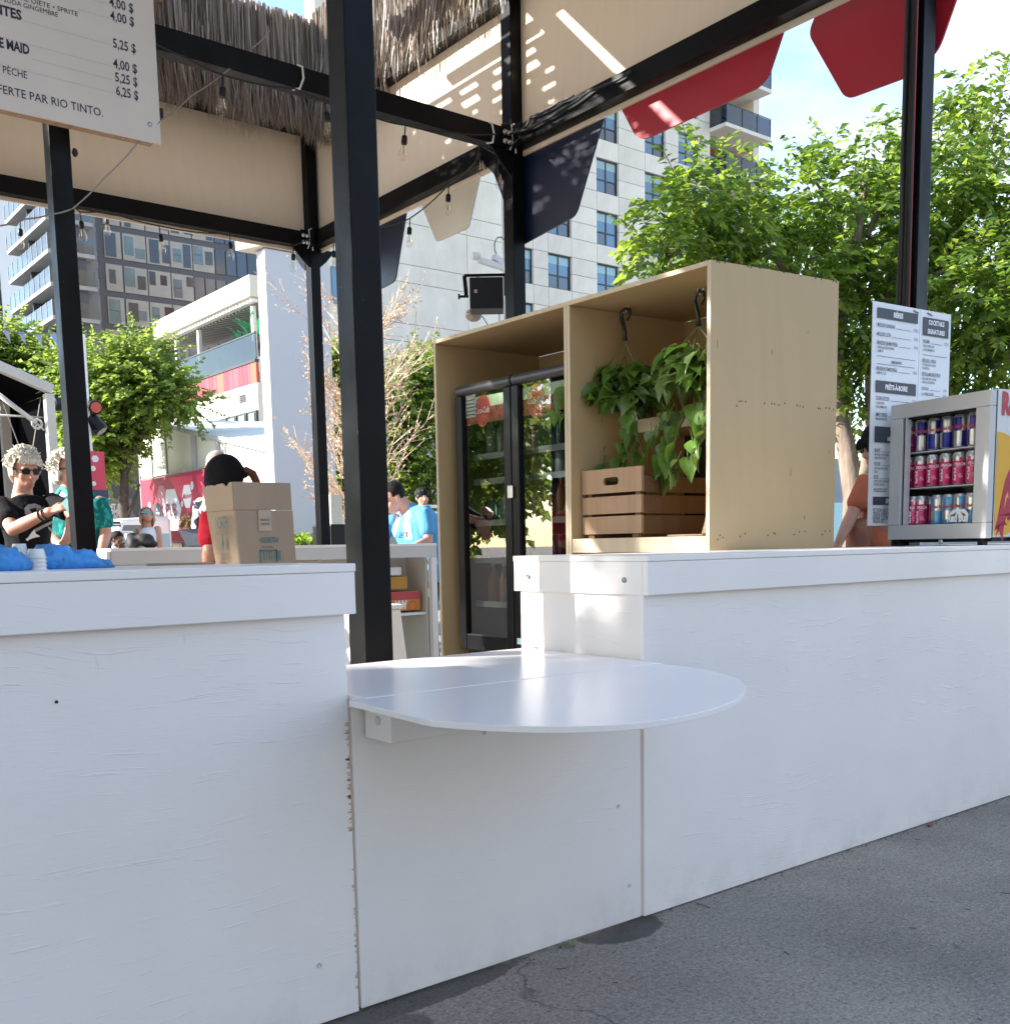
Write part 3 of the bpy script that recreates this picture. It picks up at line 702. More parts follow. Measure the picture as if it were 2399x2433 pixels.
hang('hanging_flag', [(1470, 247), (1508, 322), (1530, 331), (1800, 208), (1826, 178), (1866, 56)], M_red, 'long bright red panel above the tree and tan cabinet')
hang('hanging_flag', [(1942, 20), (1919, 79), (2008, 236), (2160, 180), (2228, 120), (2330, -170)], M_red, 'dark red panel behind the rightmost post against the sky', xp=4.70)

# bulbs on their cable
M_fil = mat('filament', (.55, .40, .32), .5)
def bulb_proto():
    t = thing('light_bulb', 'x', 'light bulb', (0, 0, 0))
    mb = MB(); mb.lathe((0, 0, 0), [(.004, .0), (.004, -.055), (.012, -.058), (.017, -.065), (.018, -.10), (.015, -.108)], 10); mb.build('socket', M_black, t, smooth='auto')
    mb = MB(); mb.lathe((0, 0, 0), [(.012, -.106), (.013, -.115), (.020, -.135), (.0275, -.158), (.028, -.172), (.022, -.19), (.010, -.20), (.001, -.202)], 14); mb.build('glass', M_bulb, t, smooth=True)
    mb = MB(); mb.tube([(-.007, 0, -.115), (-.009, 0, -.165), (0, 0, -.150), (.009, 0, -.165), (.007, 0, -.115)], .0016, 4); mb.build('filament', M_fil, t)
    return t
bp = bulb_proto(); first = True
BULBS = [((190, 505), 1, 8.10, 'bulb hanging nearest the post under the price sign'), ((253, 500), 1, 9.2, 'pale far bulb seen between the first two hanging under the left beam'),
 ((378, 538), 1, 8.10, 'second bulb along the left beam, before the dark tower'), ((546, 557), 1, 8.10, 'third bulb along the left beam, close to the white column'),
 ((530, 180), 1, 5.42, 'bulb in front of the thatch at upper left'), ((772, 240), 1, 5.42, 'bulb against the thatch just left of the widest post'),
 ((963, 298), 1, 5.42, 'bulb below the cross beam right of the widest post'), ((1140, 343), 0, 4.38, 'bulb tilted up by the beam junction, left one'),
 ((1185, 370), 0, 4.38, 'bulb by the beam junction touching the dark blue panel'), ((1066, 440), 0, 4.38, 'bulb in front of the cream panel'),
 ((974, 520), 0, 4.38, 'bulb hanging beside the small dark blue panel'), ((697, 585), 1, 8.08, 'bulb under the bracket of the farthest post, left side'),
 ((792, 578), 0, 4.38, 'bulb seen left of the widest post near the far bracket'), ((48, 523), 1, 8.3, 'bulb hanging before the balconies at far left'),]
for (a, ax, v, lab) in BULBS:
    t = bp if first else copy_tree(bp); first = False
    t.location = px(a[0], a[1], ax, v); t['label'] = 'clear '+lab; t['group'] = 'string light bulbs of the kiosk'
    rr = random.Random(a[0]); t.rotation_euler = (rr.uniform(-.1, .1), rr.uniform(-.1, .1), rr.uniform(0, 3))
def cable(name, pts, label, r=.005, m=M_rubber, cat='cable'):
    P = [px(a, b, ax, v) for (a, b, ax, v) in pts]; Q = []
    for i in range(len(P)-1):
        for k in range(6): Q.append(P[i].lerp(P[i+1], k/6)-Vector((0, 0, (P[i]-P[i+1]).length*.03*math.sin(math.pi*k/6))))
    Q.append(P[-1]); mb = MB(); mb.tube(Q, r, 5); tag(mb.build(name, m), label, cat)
cable('light_cable', [(150, 465, 1, 8.1), (190, 503, 1, 8.1), (253, 500, 1, 8.1), (378, 536, 1, 8.1), (546, 555, 1, 8.1), (697, 583, 1, 8.08), (745, 560, 1, 8.08)], 'black string light cable sagging under the left beam')
cable('light_cable', [(359, 98, 1, 5.42), (440, 135, 1, 5.42), (530, 178, 1, 5.42), (700, 210, 1, 5.42), (772, 238, 1, 5.42), (880, 275, 1, 5.42), (963, 297, 1, 5.42), (1060, 312, 1, 5.42), (1180, 318, 1, 5.42)], 'black string light cable looped along the cross beam before the thatch')
cable('light_cable', [(1230, 330, 0, 4.38), (1185, 368, 0, 4.38), (1140, 343, 0, 4.38), (1130, 385, 0, 4.38), (1066, 438, 0, 4.38), (974, 518, 0, 4.38), (900, 540, 0, 4.38), (792, 576, 0, 4.38)], 'black string light cable hanging below the dappled beam to the far bracket')
cable('power_cable', [(1235, 312, 0, 4.39), (1290, 285, 0, 4.39), (1330, 262, 0, 4.39), (1400, 215, 0, 4.39), (1500, 168, 0, 4.39)], 'thick black cable lying along the beam right of the junction', .009)
cable('power_cable', [(1210, 318, 0, 4.39), (1250, 300, 0, 4.39), (1262, 275, 0, 4.39), (1330, 240, 0, 4.39), (1362, 226, 0, 4.39)], 'second black cable curling up from the junction onto the beam', .007)
cable('guy_rope', [(170, 497, 1, 5.40), (250, 420, 1, 5.36), (330, 335, 1, 5.32), (380, 288, 1, 5.3), (450, 230, 1, 5.4), (600, 112, 1, 5.5), (640, 72, 1, 5.6)], 'thin pale cord running up from the left post past the price sign to the thatch', .0035, M_wire, 'cord')
cable('guy_rope', [(0, 536, 1, 5.40), (60, 520, 1, 5.40), (125, 508, 1, 5.40), (168, 497, 1, 5.40)], 'pale guy cord tied round the left post at the frame edge', .004, M_wire, 'cord')
mb = MB()
for (a, b) in (((718, 158), (712, 210)), ((1168, 292), (1170, 338))):
    p, q = px(*a, 1, YR[1]-.012), px(*b, 1, YR[1]-.012); mb.tube([p+Vector((-.02, .02, .01)), p+Vector((.0, 0, 0)), p.lerp(q, .5)+Vector((.015, 0, 0)), q, q+Vector((-.04, .01, -.01))], .006, 6)
tag(mb.build('cable_ties', M_white), 'white plastic ties strapped round the cross beam', 'cable tie')
# ------------------------------------------------------------------ price sign (left)
YS = 5.30
t = thing('price_sign', 'big white price sign with dark prices hung in the top left corner', 'sign', px(200, 280, 1, YS))
br, bl = px(370, 338, 1, YS), px(0, 258, 1, YS); zb = (br.z+bl.z)/2
xr = px(363, 150, 1, YS).x
MB().box(-.6, xr+.02, YS, YS+.012, zb, 5.3).build('face_board', M_sign, t)
mb = MB(); mb.box(-.6, xr-.01, YS+.0125, YS+.075, zb+.004, zb+.05); mb.box(xr-.055, xr-.01, YS+.0125, YS+.075, zb+.051, 5.3); mb.build('batten_frame', M_wood, t)
mb = MB(); u = (px(351, 340, 1, YS)-px(0, 259, 1, YS)).normalized(); u = X_
def row(txt, x0, y0, x1, y1, cap, bold=0.0, mi=0):
    a, b = px(x0, y0, 1, YS), px(x1, y1, 1, YS); z = .5*(a.z+b.z)
    write(mb, txt, (a.x, YS, z), X_, Z_, width=b.x-a.x, cap=cap, bold=bold, mi=mi)
capm = lambda x, y, h: (px(x, y, 1, YS).z-px(x, y+h, 1, YS).z)
C1 = capm(290, 100, 21)
for (s, y0, x0, x1) in (('4,00 $', 15, 260, 317), ('4,00 $', 47, 262, 319), ('5,25 $', 112, 269, 323), ('4,00 $', 160, 269, 326), ('5,25 $', 192, 274, 327), ('6,25 $', 224, 276, 329)):
    row(s, x0, y0, x1, y0+14, C1, .015)
row('CORE DIÈTE • SPRITE', 22, -8, 185, 38, capm(100, 10, 11)); row('PÉTILLANT SODA GINGEMBRE', -75, -22, 138, 42, capm(100, 10, 11))
row('MINÉRALES PÉTILLANTES', -290, -48, 52, 48, capm(30, 30, 22), .035); row('MINUTE MAID', -75, 84, 71, 137, capm(30, 110, 22), .035)
row('BOISSON PÈCHE', -85, 150, 65, 187, capm(30, 170, 17)); row("L'EAU EST GRATUITEMENT OFFERTE PAR RIO TINTO.", -390, 128, 245, 278, capm(120, 230, 19), .004)
for (x0, y0, x1, y1) in ((56, 47, 265, 110), (0, 86, 266, 160), (76, 139, 268, 192), (0, 153, 272, 223), (186, 22, 260, 44), (225, 0, 258, 12)):
    a, b = px(x0, y0, 1, YS), px(x1, y1, 1, YS); z = (a.z+b.z)/2; n = int((b.x-a.x)/.011)
    for i in range(n): patch(mb, (a.x+(b.x-a.x)*i/n, YS, z), X_, Z_, .004, .004, 1)
mb.build('lettering', [M_ink, M_greyink], t)
me = MB().lathe((0, 0, 0), [(.011, 0), (.011, .003), (.006, .0035)], 12, axis=(0, -1, 0)).mesh('screw', M_screw, True)
place(me, 'screw', px(356, 295, 1, YS), t)
for a in ((52, 269), (172, 301), (300, 337), (349, 339)):
    p = px(*a, 1, YS); place(MB().lathe((0, 0, 0), [(.008, 0), (.008, -.002)], 8).mesh('screw', M_screw), 'screw', (p.x, YS+.04, zb+.0035), t)
MB().box(xr+.021, xr+.045, YS+.01, YS+.045, br.z+.13, br.z+.175).build('corner_bracket', M_black, t, bevel=.003)
mb = MB(); mb.lathe(px(178, 362, 1, 5.44), [(.012, -.010), (.020, -.004), (.020, .004), (.012, .010)], 12, axis=(1, .1, .1)); tag(mb.build('eye_ring', M_rubber), 'small dark ring sticking out of the left post under the sign', 'ring')

# ------------------------------------------------------------------ tan cabinet
CXF = 3.15
cyl, cyd, cyr = px(1030, 815, 0, CXF).y, px(1346, 716, 0, CXF).y, px(1690, 617, 0, CXF).y
CZT = 2.155; far = px(1993, 668, 2, CZT); XBk = far.x; dyb = far.y-cyr
t = thing('open_cabinet', 'tall open tan plywood cabinet holding a drinks fridge and hanging plants', 'cabinet', (3.5, 3.6, 0))
def skew_panel(y, th, z0, z1, name, m, frac=1.0, x0=CXF, x1=None, lab=None):
    x1 = x1 or XBk; d = dyb*frac
    mb = MB(); mb.prism([(x0, y, z0), (x1, y+d, z0), (x1, y+d, z1), (x0, y, z1)], (0, th, 0))
    o = mb.build(name, m, t, lab, bevel=.0015); return o
skew_panel(cyr, .018, .01, CZT, 'side_panel', M_cab, 1)
skew_panel(cyd, .018, .01, CZT-.019, 'partition', M_cab, .5); skew_panel(cyd-.02, .018, .01, CZT-.019, 'partition', M_cab, .5)
skew_panel(cyl-.018, .018, .01, CZT-.019, 'side_panel', M_cab, 0)
mb = MB(); mb.prism([(CXF, cyr+.019, CZT-.018), (CXF, cyd-.002, CZT-.018), (XBk, cyd-.002+dyb*.5, CZT-.018), (XBk, cyr+.019+dyb, CZT-.018)], (0, 0, .018)); mb.build('top_panel', M_cab, t, bevel=.0015)
mb = MB(); mb.prism([(CXF, cyd, CZT-.018), (CXF, cyl, CZT-.018), (XBk, cyl, CZT-.018), (XBk, cyd+dyb*.5, CZT-.018)], (0, 0, .018)); mb.build('top_panel', M_cab, t, bevel=.0015)
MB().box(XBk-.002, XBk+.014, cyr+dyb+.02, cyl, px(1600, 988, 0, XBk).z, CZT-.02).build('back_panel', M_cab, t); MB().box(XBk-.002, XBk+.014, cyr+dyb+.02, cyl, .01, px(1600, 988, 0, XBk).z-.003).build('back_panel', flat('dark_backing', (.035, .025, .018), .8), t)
zs = px(1600, 1275, 0, CXF).z
MB().box(CXF+.003, XBk-.01, cyr+.019, cyd-.021, zs-.045, zs-.02).build('shelf', M_cab, t)
MB().box(CXF, CXF+.022, cyr+.019, cyd-.021, zs-.062, zs).build('shelf_lip', M_cabedge, t, bevel=.002)
xm = 3.46; a, b = px(1600, 988, 0, xm), px(1600, 1012, 0, xm)
MB().box(xm, XBk-.01, cyr+.0, cyd-.021, b.z+.001, a.z).build('shelf', M_cab, t); MB().box(xm-.019, xm-.001, cyr+.0, cyd-.021, b.z-.012, a.z+.004).build('shelf_lip', M_cabedge, t, bevel=.002)
# raw front edges of the boards, 3 mm proud
mb = MB(); mb.box(CXF-.003, CXF-.0005, cyr, cyr+.018, .01, CZT); mb.box(CXF-.003, CXF-.0005, cyd-.02, cyd-.002, .01, CZT-.019); mb.box(CXF-.003, CXF-.0005, cyd, cyd+.018, .01, CZT-.019); mb.box(CXF-.003, CXF-.0005, cyl-.018, cyl, .01, CZT-.019)
mb.box(CXF-.0035, CXF-.0005, cyr+.019, cyl, CZT-.018, CZT); mb.build('edge_banding', M_cabedge, t)
# nail holes in the side panel
mb = MB(); n = Vector((dyb, -(XBk-CXF), 0)).normalized(); P0 = Vector((CXF, cyr, 0)); r2 = random.Random(5)
rows = [[(1704, 621), (1709, 622), (1722, 624), (1777, 633), (1784, 635), (1805, 637), (1862, 647), (1902, 655), (1937, 661), (1951, 663), (1979, 668), (1987, 669)],
 [(1750, 964), (1757, 953), (1762, 953), (1771, 954), (1816, 958), (1833, 959), (1840, 960), (1850, 962), (1864, 958), (1893, 963), (1900, 964), (1908, 967), (1944, 970), (1949, 971), (1962, 969), (1970, 970), (1980, 973)],
 [(1705, 1282), (1710, 1272), (1717, 1277), (1758, 1275), (1770, 1268), (1824, 1272), (1838, 1266), (1841, 1268), (1886, 1270), (1899, 1264), (1912, 1263), (1953, 1270), (1960, 1262), (1971, 1261)]]
for rw in rows:
    for (a, b) in rw:
        p = pxn(a, b, P0, n); mb.ball(p, (.0038, .0012, .0042), 6)
for k in range(6):
    a, b = r2.uniform(1700, 1985), r2.uniform(700, 1280); p = pxn(a, b, P0, n); dr = Vector((r2.uniform(-.004, .004), 0, r2.uniform(.006, .03))); mb.bar(p, p+dr, .0015, .0012)
mb.build('nail_hole', M_joint, t, kind='stuff')

# ------------------------------------------------------------------ glass door drinks fridge
XF = 3.215; fy1 = px(1085, 1200, 0, XF).y; fy0 = cyd+.022; fym = px(1216, 1200, 0, XF).y
zt = px(1205, 892, 0, XF).z; zg1 = px(1160, 940, 0, XF).z; zg0 = px(1160, 1510, 0, XF).z; zd0 = px(1160, 1545, 0, XF).z-.01
t = thing('drinks_fridge', 'black two door glass drinks fridge inside the left bay of the cabinet', 'fridge', (3.5, (fy0+fy1)/2, 0))
M_fin = flat('fridge_lining', (.30, .31, .32), .5)
mb = MB(); mb.box(XF+.06, XBk-.03, fy0, fy1, .08, zd0); mb.box(XF+.06, XBk-.03, fy1-.03, fy1, zd0, zt); mb.box(XF+.06, XBk-.03, fy0, fy0+.02, zd0, zt); mb.box(XF+.06, XBk-.03, fy0+.02, fy1-.03, zt-.05, zt); mb.build('body', M_black, t)
MB().box(XBk-.09, XBk-.035, fy0+.021, fy1-.031, zd0+.001, zt-.051).build('back_wall', M_fin, t)
mb = MB()
for k in range(9): mb.box(XF+.045, XF+.058, fy0+.03, fy1-.03, .12+k*.045, .14+k*.045)
mb.build('lower_grille', M_black, t)
M_frame = flat('door_frame_plastic', (.006, .006, .007), .35, spec=.2)
M_header = flat('grey_door_header', (.05, .05, .055), .35)
def door(y0, y1, name):
    d = MB(); w = .055
    d.box(XF, XF+.05, y0, y0+w, zd0, zt-.05); d.box(XF, XF+.05, y1-w, y1, zd0, zt-.05); d.box(XF+.002, XF+.05, y0+w, y1-w, zd0, zg0)
    o = d.build('door', M_frame, t, bevel=.006)
    h = MB(); h.tube([(XF+.025, y0+.004, zt-.022), (XF+.025, y1-.004, zt-.022)], [(.028, .026)]*2, 16); h.build('header', M_header, o, smooth='auto')
    MB().box(XF+.02, XF+.024, y0+w, y1-w, zg0, zt-.05).build('glass', M_fridgeglass, o)
    return o
d1 = door(fym+.003, fy1-.003, 'l'); d2 = door(fy0+.003, fym-.003, 'r')
mb = MB(); mb.box(XF-.012, XF-.001, fym-.02, fym+.02, px(1200, 1175, 0, XF).z-.02, px(1200, 1160, 0, XF).z+.01); mb.build('lock', M_chrome, t, bevel=.002)
# printed band across the top inside each glass
M_bandg = flat('pale_green_print', (.72, .80, .60), .4); M_bandr = mat('cola_print', (.50, .07, .04), .4, var=.6, scale=26); M_cr = flat('red_disc_print', (.75, .02, .045), .35)
mb = MB(); XI = XF+.030; bt = px(1160, 935, 0, XF).z; bm = px(1160, 962, 0, XF).z; bb = px(1160, 1000, 0, XF).z
for (y0, y1) in ((fym+.06, fy1-.06), (fy0+.06, fym-.06)):
    patch(mb, (XI, y1, bm), -Y_, Z_, y1-y0, bt-bm, 1); patch(mb, (XI, y1, bb), -Y_, Z_, y1-y0, bm-bb, 2)
    yc = y1-(y1-y0)*(.42 if y1 > fym+.1 else .30); zc = (bt+bb)/2-.005; R_ = (bt-bb)*.60
    mb.add([(XI-.003, yc+math.cos(a)*R_*.80, zc+math.sin(a)*R_) for a in [2*math.pi*i/28 for i in range(28)]], [tuple(range(28))[::-1]], 3)
    write(mb, 'Coca-Cola', (XI-.004, yc, zc-.012), -Y_, Z_, width=R_*1.5, cap=.030, mi=0, align='L' if 0 else 'C', bold=.02, shear=.35)
a = fy1-.062; patch(mb, (XI-.002, a, px(1100, 993, 0, XF).z), -Y_, Z_, .085, .14, 0)
for k in range(5): patch(mb, (XI-.003, a-.006, px(1100, 993, 0, XF).z+.012+k*.018), -Y_, Z_, .073, .005, 4)
patch(mb, (XI-.003, a-.006, px(1100, 993, 0, XF).z+.112), -Y_, Z_, .073, .018, 3)
mb.build('printed_band', [M_whiteprint, M_bandg, M_bandr, M_cr, M_slate], t)
patchm = MB(); p = px(1232, 1525, 0, XF-.001); patch(patchm, (XF-.001, p.y+.01, p.z-.012), -Y_, Z_, .085, .03, 0); patchm.build('energy_sticker', flat('pale_blue_sticker', (.45, .6, .68), .4), t)
zsh = [px(1300, y, 0, XF+.12).z for y in (1066, 1130, 1235, 1330, 1440)]
for z in zsh:
    m_ = MB(); m_.box(XF+.10, XBk-.10, fy0+.025, fy1-.035, z-.004, z)
    m_.box(XF+.085, XF+.099, fy0+.025, fy1-.035, z-.018, z+.012); m_.build('shelf', flat('shelf_white', (.22, .22, .23), .4), t)
# drinks standing on the fridge shelves
DR = {'green bottle': ((0.011, 0.055, 0.039), 0.2), 'red can': ((0.193, 0.011, 0.017), 0.3), 'teal can': ((0.011, 0.099, 0.11), 0.3), 'orange bottle': ((0.248, 0.077, 0.017), 0.3), 'clear bottle': ((0.193, 0.231, 0.248), 0.15), 'pink can': ((0.275, 0.066, 0.138), 0.3)}
DM = {}
for k, (c, r_) in DR.items():
    mm = flat(k.replace(' ', '_'), c, r_); mb = MB()
    if 'can' in k: mb.lathe((0, 0, 0), [(.024, 0, 1), (.028, .008), (.028, .112), (.023, .12, 1), (.023, .124, 1)], 12)
    else: mb.lathe((0, 0, 0), [(.028, 0), (.031, .01), (.031, .11), (.028, .13), (.012, .17), (.011, .19), (.014, .191, 1), (.014, .205, 1)], 12)
    DM[k] = mb.mesh(k.replace(' ', '_'), [mm, flat(k.replace(' ', '_')+'_top', (.6, .6, .6), .3, metal=.7)], True)
lay = [['clear bottle', 'red can', 'pink can', 'teal can', 'green bottle', 'teal can'], ['green bottle', 'green bottle', 'orange bottle', 'green bottle', 'clear bottle', 'green bottle'],
       ['teal can', 'clear bottle', 'red can', 'red can', 'orange bottle', 'red can'], ['red can', 'orange bottle', 'clear bottle', 'pink can', 'red can', 'clear bottle'], ['orange bottle', 'teal can', 'clear bottle', 'red can', 'orange bottle', 'clear bottle']]
NUM = ['one', 'two', 'three', 'four', 'five', 'six', 'seven', 'eight', 'nine', 'ten', 'eleven', 'twelve']; names = ['first', 'second', 'third', 'fourth', 'fifth']; ords = ['farthest left', 'second', 'third', 'fourth', 'fifth', 'farthest right']
for si, z in enumerate(zsh):
    for j in range(12):
        k = lay[si][j//2]; y = fy1-.085-j*((fy1-fy0-.17)/11)
        if si == 1 and j < 5: continue
        o = place(DM[k], k.split()[1], (XF+.17+.02*(j % 2), y, z+.0005)); tag(o, '%s, number %s from the left on the %s shelf down in the black fridge' % (k, NUM[j], names[si]), k.split()[1], 'drinks on the %s shelf of the black fridge' % names[si])

# ------------------------------------------------------------------ crate and bits on the cabinet shelf
t = thing('wooden_crate', 'slatted pine crate with an oval hand hole on the cabinet shelf', 'crate', (3.4, 3.3, zs))
cx0 = CXF+.05; ya, yb = px(1382, 1200, 0, cx0).y, px(1524, 1200, 0, cx0).y; cz = zs+.018; zt1 = px(1524, 1106, 0, cx0).z; zt2 = px(1524, 1128, 0, cx0).z
h = (zt1-cz)
bands = [(cz, cz+h*.275), (cz+h*.31, cz+h*.58), (cz+h*.63, cz+h)]
for i, (z0, z1) in enumerate(bands):
    if i < 2: MB().box(cx0, cx0+.014, yb, ya, z0, z1).build('slat', M_wood, t, bevel=.002)
    else:
        yc, zc = (ya+yb)/2+.0, (z0+z1)/2-.002; hw, hh = .047, .017; m_ = MB()
        m_.box(cx0, cx0+.014, yb, yc-hw, z0, z1); m_.box(cx0, cx0+.014, yc+hw, ya, z0, z1); m_.box(cx0, cx0+.014, yc-hw, yc+hw, z0, zc-hh); m_.box(cx0, cx0+.014, yc-hw, yc+hw, zc+hh, z1)
        for sy in (-1, 1):
            for sz_ in (-1, 1):
                arc = [(cx0+.0005, yc+sy*(hw-hh*.9+hh*.9*math.cos(q_*math.pi/10)), zc+sz_*(hh*math.sin(q_*math.pi/10))) for q_ in range(6)]
                m_.prism([(cx0+.0005, yc+sy*hw, zc+sz_*hh)]+arc, (.013, 0, 0))
        m_.build('end_board', M_wood, t)
    MB().box(cx0+.016, XBk-.12, yb+.002, yb+.014, z0-.004, min(z1, zt2)-.002).build('slat', M_wood_shade, t, bevel=.002)
    MB().box(cx0+.016, XBk-.12, ya-.014, ya-.002, z0-.004, min(z1, zt2)-.002).build('slat', M_wood_shade, t)
mb = MB()
for y in (ya-.05, yb+.02): mb.box(cx0+.0145, cx0+.035, y, y+.03, zs-.001, zt2-.01)
for y in (ya-.07, yb+.03): mb.box(cx0+.01, cx0+.5, y, y+.035, zs, zs+.015)
mb.build('corner_post', M_wood_shade, t)
o = MB().lathe(px(1690, 1268, 0, CXF+.06)+Vector((0, .0, 0)), [(.011, 0), (.011, .16), (.008, .161), (.008, .0)], 14, axis=(1, .35, 0)).build('tube', flat('teal_tube', (.12, .45, .44), .4), smooth='auto'); tag(o, 'small teal tube lying on the cabinet shelf beside the crate', 'tube')
p = px(1640, 1271, 0, CXF+.03); o = MB().bar(p+Vector((.03, .14, .0)), p+Vector((.03, -.05, .0)), .03, .006).build('wood_offcut', M_wood, bevel=.001); tag(o, 'thin wood offcut on the shelf in front of the crate', 'offcut')
p = px(1672, 1262, 0, CXF+.10); o = MB().bar(p+Vector((0, 0, -.01)), p+Vector((.06, .0, .15)), .02, .006).build('wood_stick', M_wood, bevel=.001); tag(o, 'thin stick leaning in the lower right corner of the cabinet', 'stick')

# ------------------------------------------------------------------ hanging pothos plants
def heart(name, L, w, m, seed):
    r_ = random.Random(seed); mb = MB(); vs = []; n = 8
    prof = [(-.06, .30), (.02, .74), (.16, 1.0), (.34, .98), (.54, .78), (.74, .46), (.90, .18), (1.0, .02)]
    for (t_, ww) in prof:
        x = L*t_; z = -L*.55*max(0, t_-.15)**2; W_ = w*ww
        vs += [(x, -W_, z+W_*.30), (x, -W_*.5, z+W_*.05), (x, 0, z-.001), (x, W_*.5, z+W_*.05), (x, W_, z+W_*.30)]
    vs[2] = (L*.07, 0, 0)
    fs = []
    for i in range(n-1):
        for j in range(4): a = i*5+j; fs.append((a, a+5, a+6, a+1))
    mb.add(vs, fs); mb.tube([(-.035, 0, .012), (-.01, 0, .004), (L*.08, 0, 0)], .0016, 5)
    return mb.mesh(name, m, True)
HL = [heart('leaf', .078, .030, M_pothos, 1), heart('leaf', .066, .027, M_pothos, 2), heart('leaf', .074, .031, M_pothos2, 3), heart('leaf', .052, .021, M_pothos, 4), heart('leaf', .060, .024, M_pothos2, 5)]
def pothos(hook_px, pot_px, X, nleaf, spread, vines, label, seed, wires_end, vg):
    r_ = random.Random(seed); c = px(*pot_px, 0, X); hk = px(*hook_px, 0, X); hk.y += 0
    t = thing('hanging_plant', label, 'plant', c)
    m_ = MB(); m_.lathe(c, [(.06, -.09), (.08, -.02), (.09, .02), (.095, .03), (.095, .035), (.085, .035)], 20); m_.build('pot', flat('dark_green_pot', (.012, .02, .014), .4), t, smooth='auto')
    m_ = MB(); m_.tube([hk+Vector((0, -.018, -.045)), hk+Vector((0, -.034, -.022)), hk+Vector((0, -.03, -.002)), hk+Vector((0, -.008, .008)), hk+Vector((0, .014, -.004)), hk+Vector((0, .018, -.025)), hk+Vector((0, .008, -.055)), hk+Vector((0, -.002, -.085)), hk+Vector((0, -.004, -.13))][::-1], [.011, .009, .009, .009, .009, .009, .009, .007, .005], 8, flat=(1, 0, 0)); m_.build('plastic_hook', flat('black_green_hook', (.012, .022, .018), .35), t, smooth=True)
    m_ = MB(); lo = hk+Vector((0, -.004, -.13))
    for k in range(3):
        a = 2*math.pi*k/3+.6; m_.tube([lo, c+Vector((.10*math.cos(a), .10*math.sin(a), .05))], .0022, 5)
    m_.build('hanger_wire', M_vine, t)
    m_ = MB(); top = Vector((hk.x, hk.y, CZT-.02)); m_.tube([top, top+Vector((0, .004, -.02)), Vector((hk.x, hk.y-.004, hk.z+.03)), hk+Vector((0, .008, .004)), hk+Vector((0, -.012, -.004)), hk+Vector((0, -.03, .018))], .0028, 6); m_.build('ceiling_hook', M_white, t)
    def leaf(p, az, pitch, roll, i):
        me = HL[i]; o = bpy.data.objects.new('leaf', me); COL.objects.link(o); setparent(o, t)
        M = Matrix.Rotation(az, 3, 'Z') @ Matrix.Rotation(pitch, 3, 'Y') @ Matrix.Rotation(roll, 3, 'X')
        o.location = p; o.rotation_euler = M.to_euler(); s = r_.uniform(1.0, 1.42); o.scale = (s, s, s)
    pick = lambda: r_.choice([2, 4, 2, 0]) if r_.random() < vg else r_.choice([0, 1, 1, 3, 0])
    for i in range(nleaf):
        a = r_.uniform(0, 2*math.pi); el = r_.uniform(-.75, 1.1)
        rad = spread*r_.uniform(.55, 1.0); p = c+Vector((math.cos(a)*math.cos(el)*rad*.8, math.sin(a)*math.cos(el)*rad, math.sin(el)*rad*.62-.01))
        p.x = min(p.x, XBk-.05); p.y = min(max(p.y, cyr+.03), cyd-.0)
        # blades face the light and the camera side
        leaf(p, a+r_.gauss(0, .7), r_.uniform(-.35, 1.15), r_.gauss(0, .6), pick())
    vm = MB()
    for (pts, nl) in vines:
        P = [px(a_, b_, 0, X+dx) for (a_, b_, dx) in pts]; Q = []
        for i in range(len(P)-1):
            for k in range(5): Q.append(P[i].lerp(P[i+1], k/5)+Vector((r_.gauss(0, .002), r_.gauss(0, .002), 0)))
        Q.append(P[-1]); vm.tube(Q, [.0028]*(len(Q)-1)+[.001], 5)
        for i in range(nl):
            s = (i+.6)/nl*(len(Q)-1); j = min(int(s), len(Q)-2); p = Q[j].lerp(Q[j+1], s-j); sd = (-1)**i
            leaf(p+Vector((-.015, sd*.022, -.01)), math.pi+sd*r_.uniform(.5, 1.5), r_.uniform(.7, 1.25), r_.gauss(0, .35), pick())
    vm.build('vine', M_vine, t)
    return t
pothos((1483, 738), (1478, 925), CXF+.24, 175, .195, [([(1400, 930, 0), (1395, 1000, -.05), (1402, 1060, -.06), (1400, 1103, -.06)], 9), ([(1440, 960, 0), (1432, 1020, -.02), (1437, 1082, -.02)], 7), ([(1495, 930, 0), (1505, 990, -.07), (1490, 1050, -.08), (1478, 1110, -.08)], 10),
       ([(1500, 1010, -.05), (1520, 1060, -.05), (1530, 1090, -.05)], 4), ([(1390, 950, 0), (1372, 980, -.1), (1340, 985, -.2), (1328, 975, -.24), (1332, 965, -.25)], 3), ([(1400, 900, 0), (1370, 905, -.12), (1345, 928, -.2), (1340, 920, -.22)], 4), ([(1395, 1100, -.06), (1420, 1105, -.06), (1452, 1100, -.08)], 5)],
       'dark green trailing plant hanging above the crate, farther from the camera', 4, None, .12)
pothos((1658, 698), (1655, 870), CXF+.24, 165, .18, [([(1590, 950, 0), (1592, 1000, -.06), (1600, 1060, -.08), (1608, 1115, -.08)], 9), ([(1625, 960, 0), (1610, 1020, -.04), (1585, 1060, -.06), (1580, 1105, -.06)], 8), ([(1660, 940, 0), (1675, 1000, -.05), (1660, 1040, -.06), (1650, 1090, -.06)], 7), ([(1620, 1110, -.06), (1600, 1118, -.06), (1560, 1118, -.06)], 4), ([(1600, 960, 0), (1570, 1010, -.05), (1545, 1040, -.05)], 4)],
       'pale streaked trailing plant hanging in the near right corner of the cabinet', 8, None, .65)

# ------------------------------------------------------------------ silver counter top cooler with cans
zc0 = ZC+.0315
A0 = Vector((4.10, 2.10, 0)); 
pr = pz(2352, 1280, 1.0); 
ca = px(2352, 1283, 2, 1.02); 
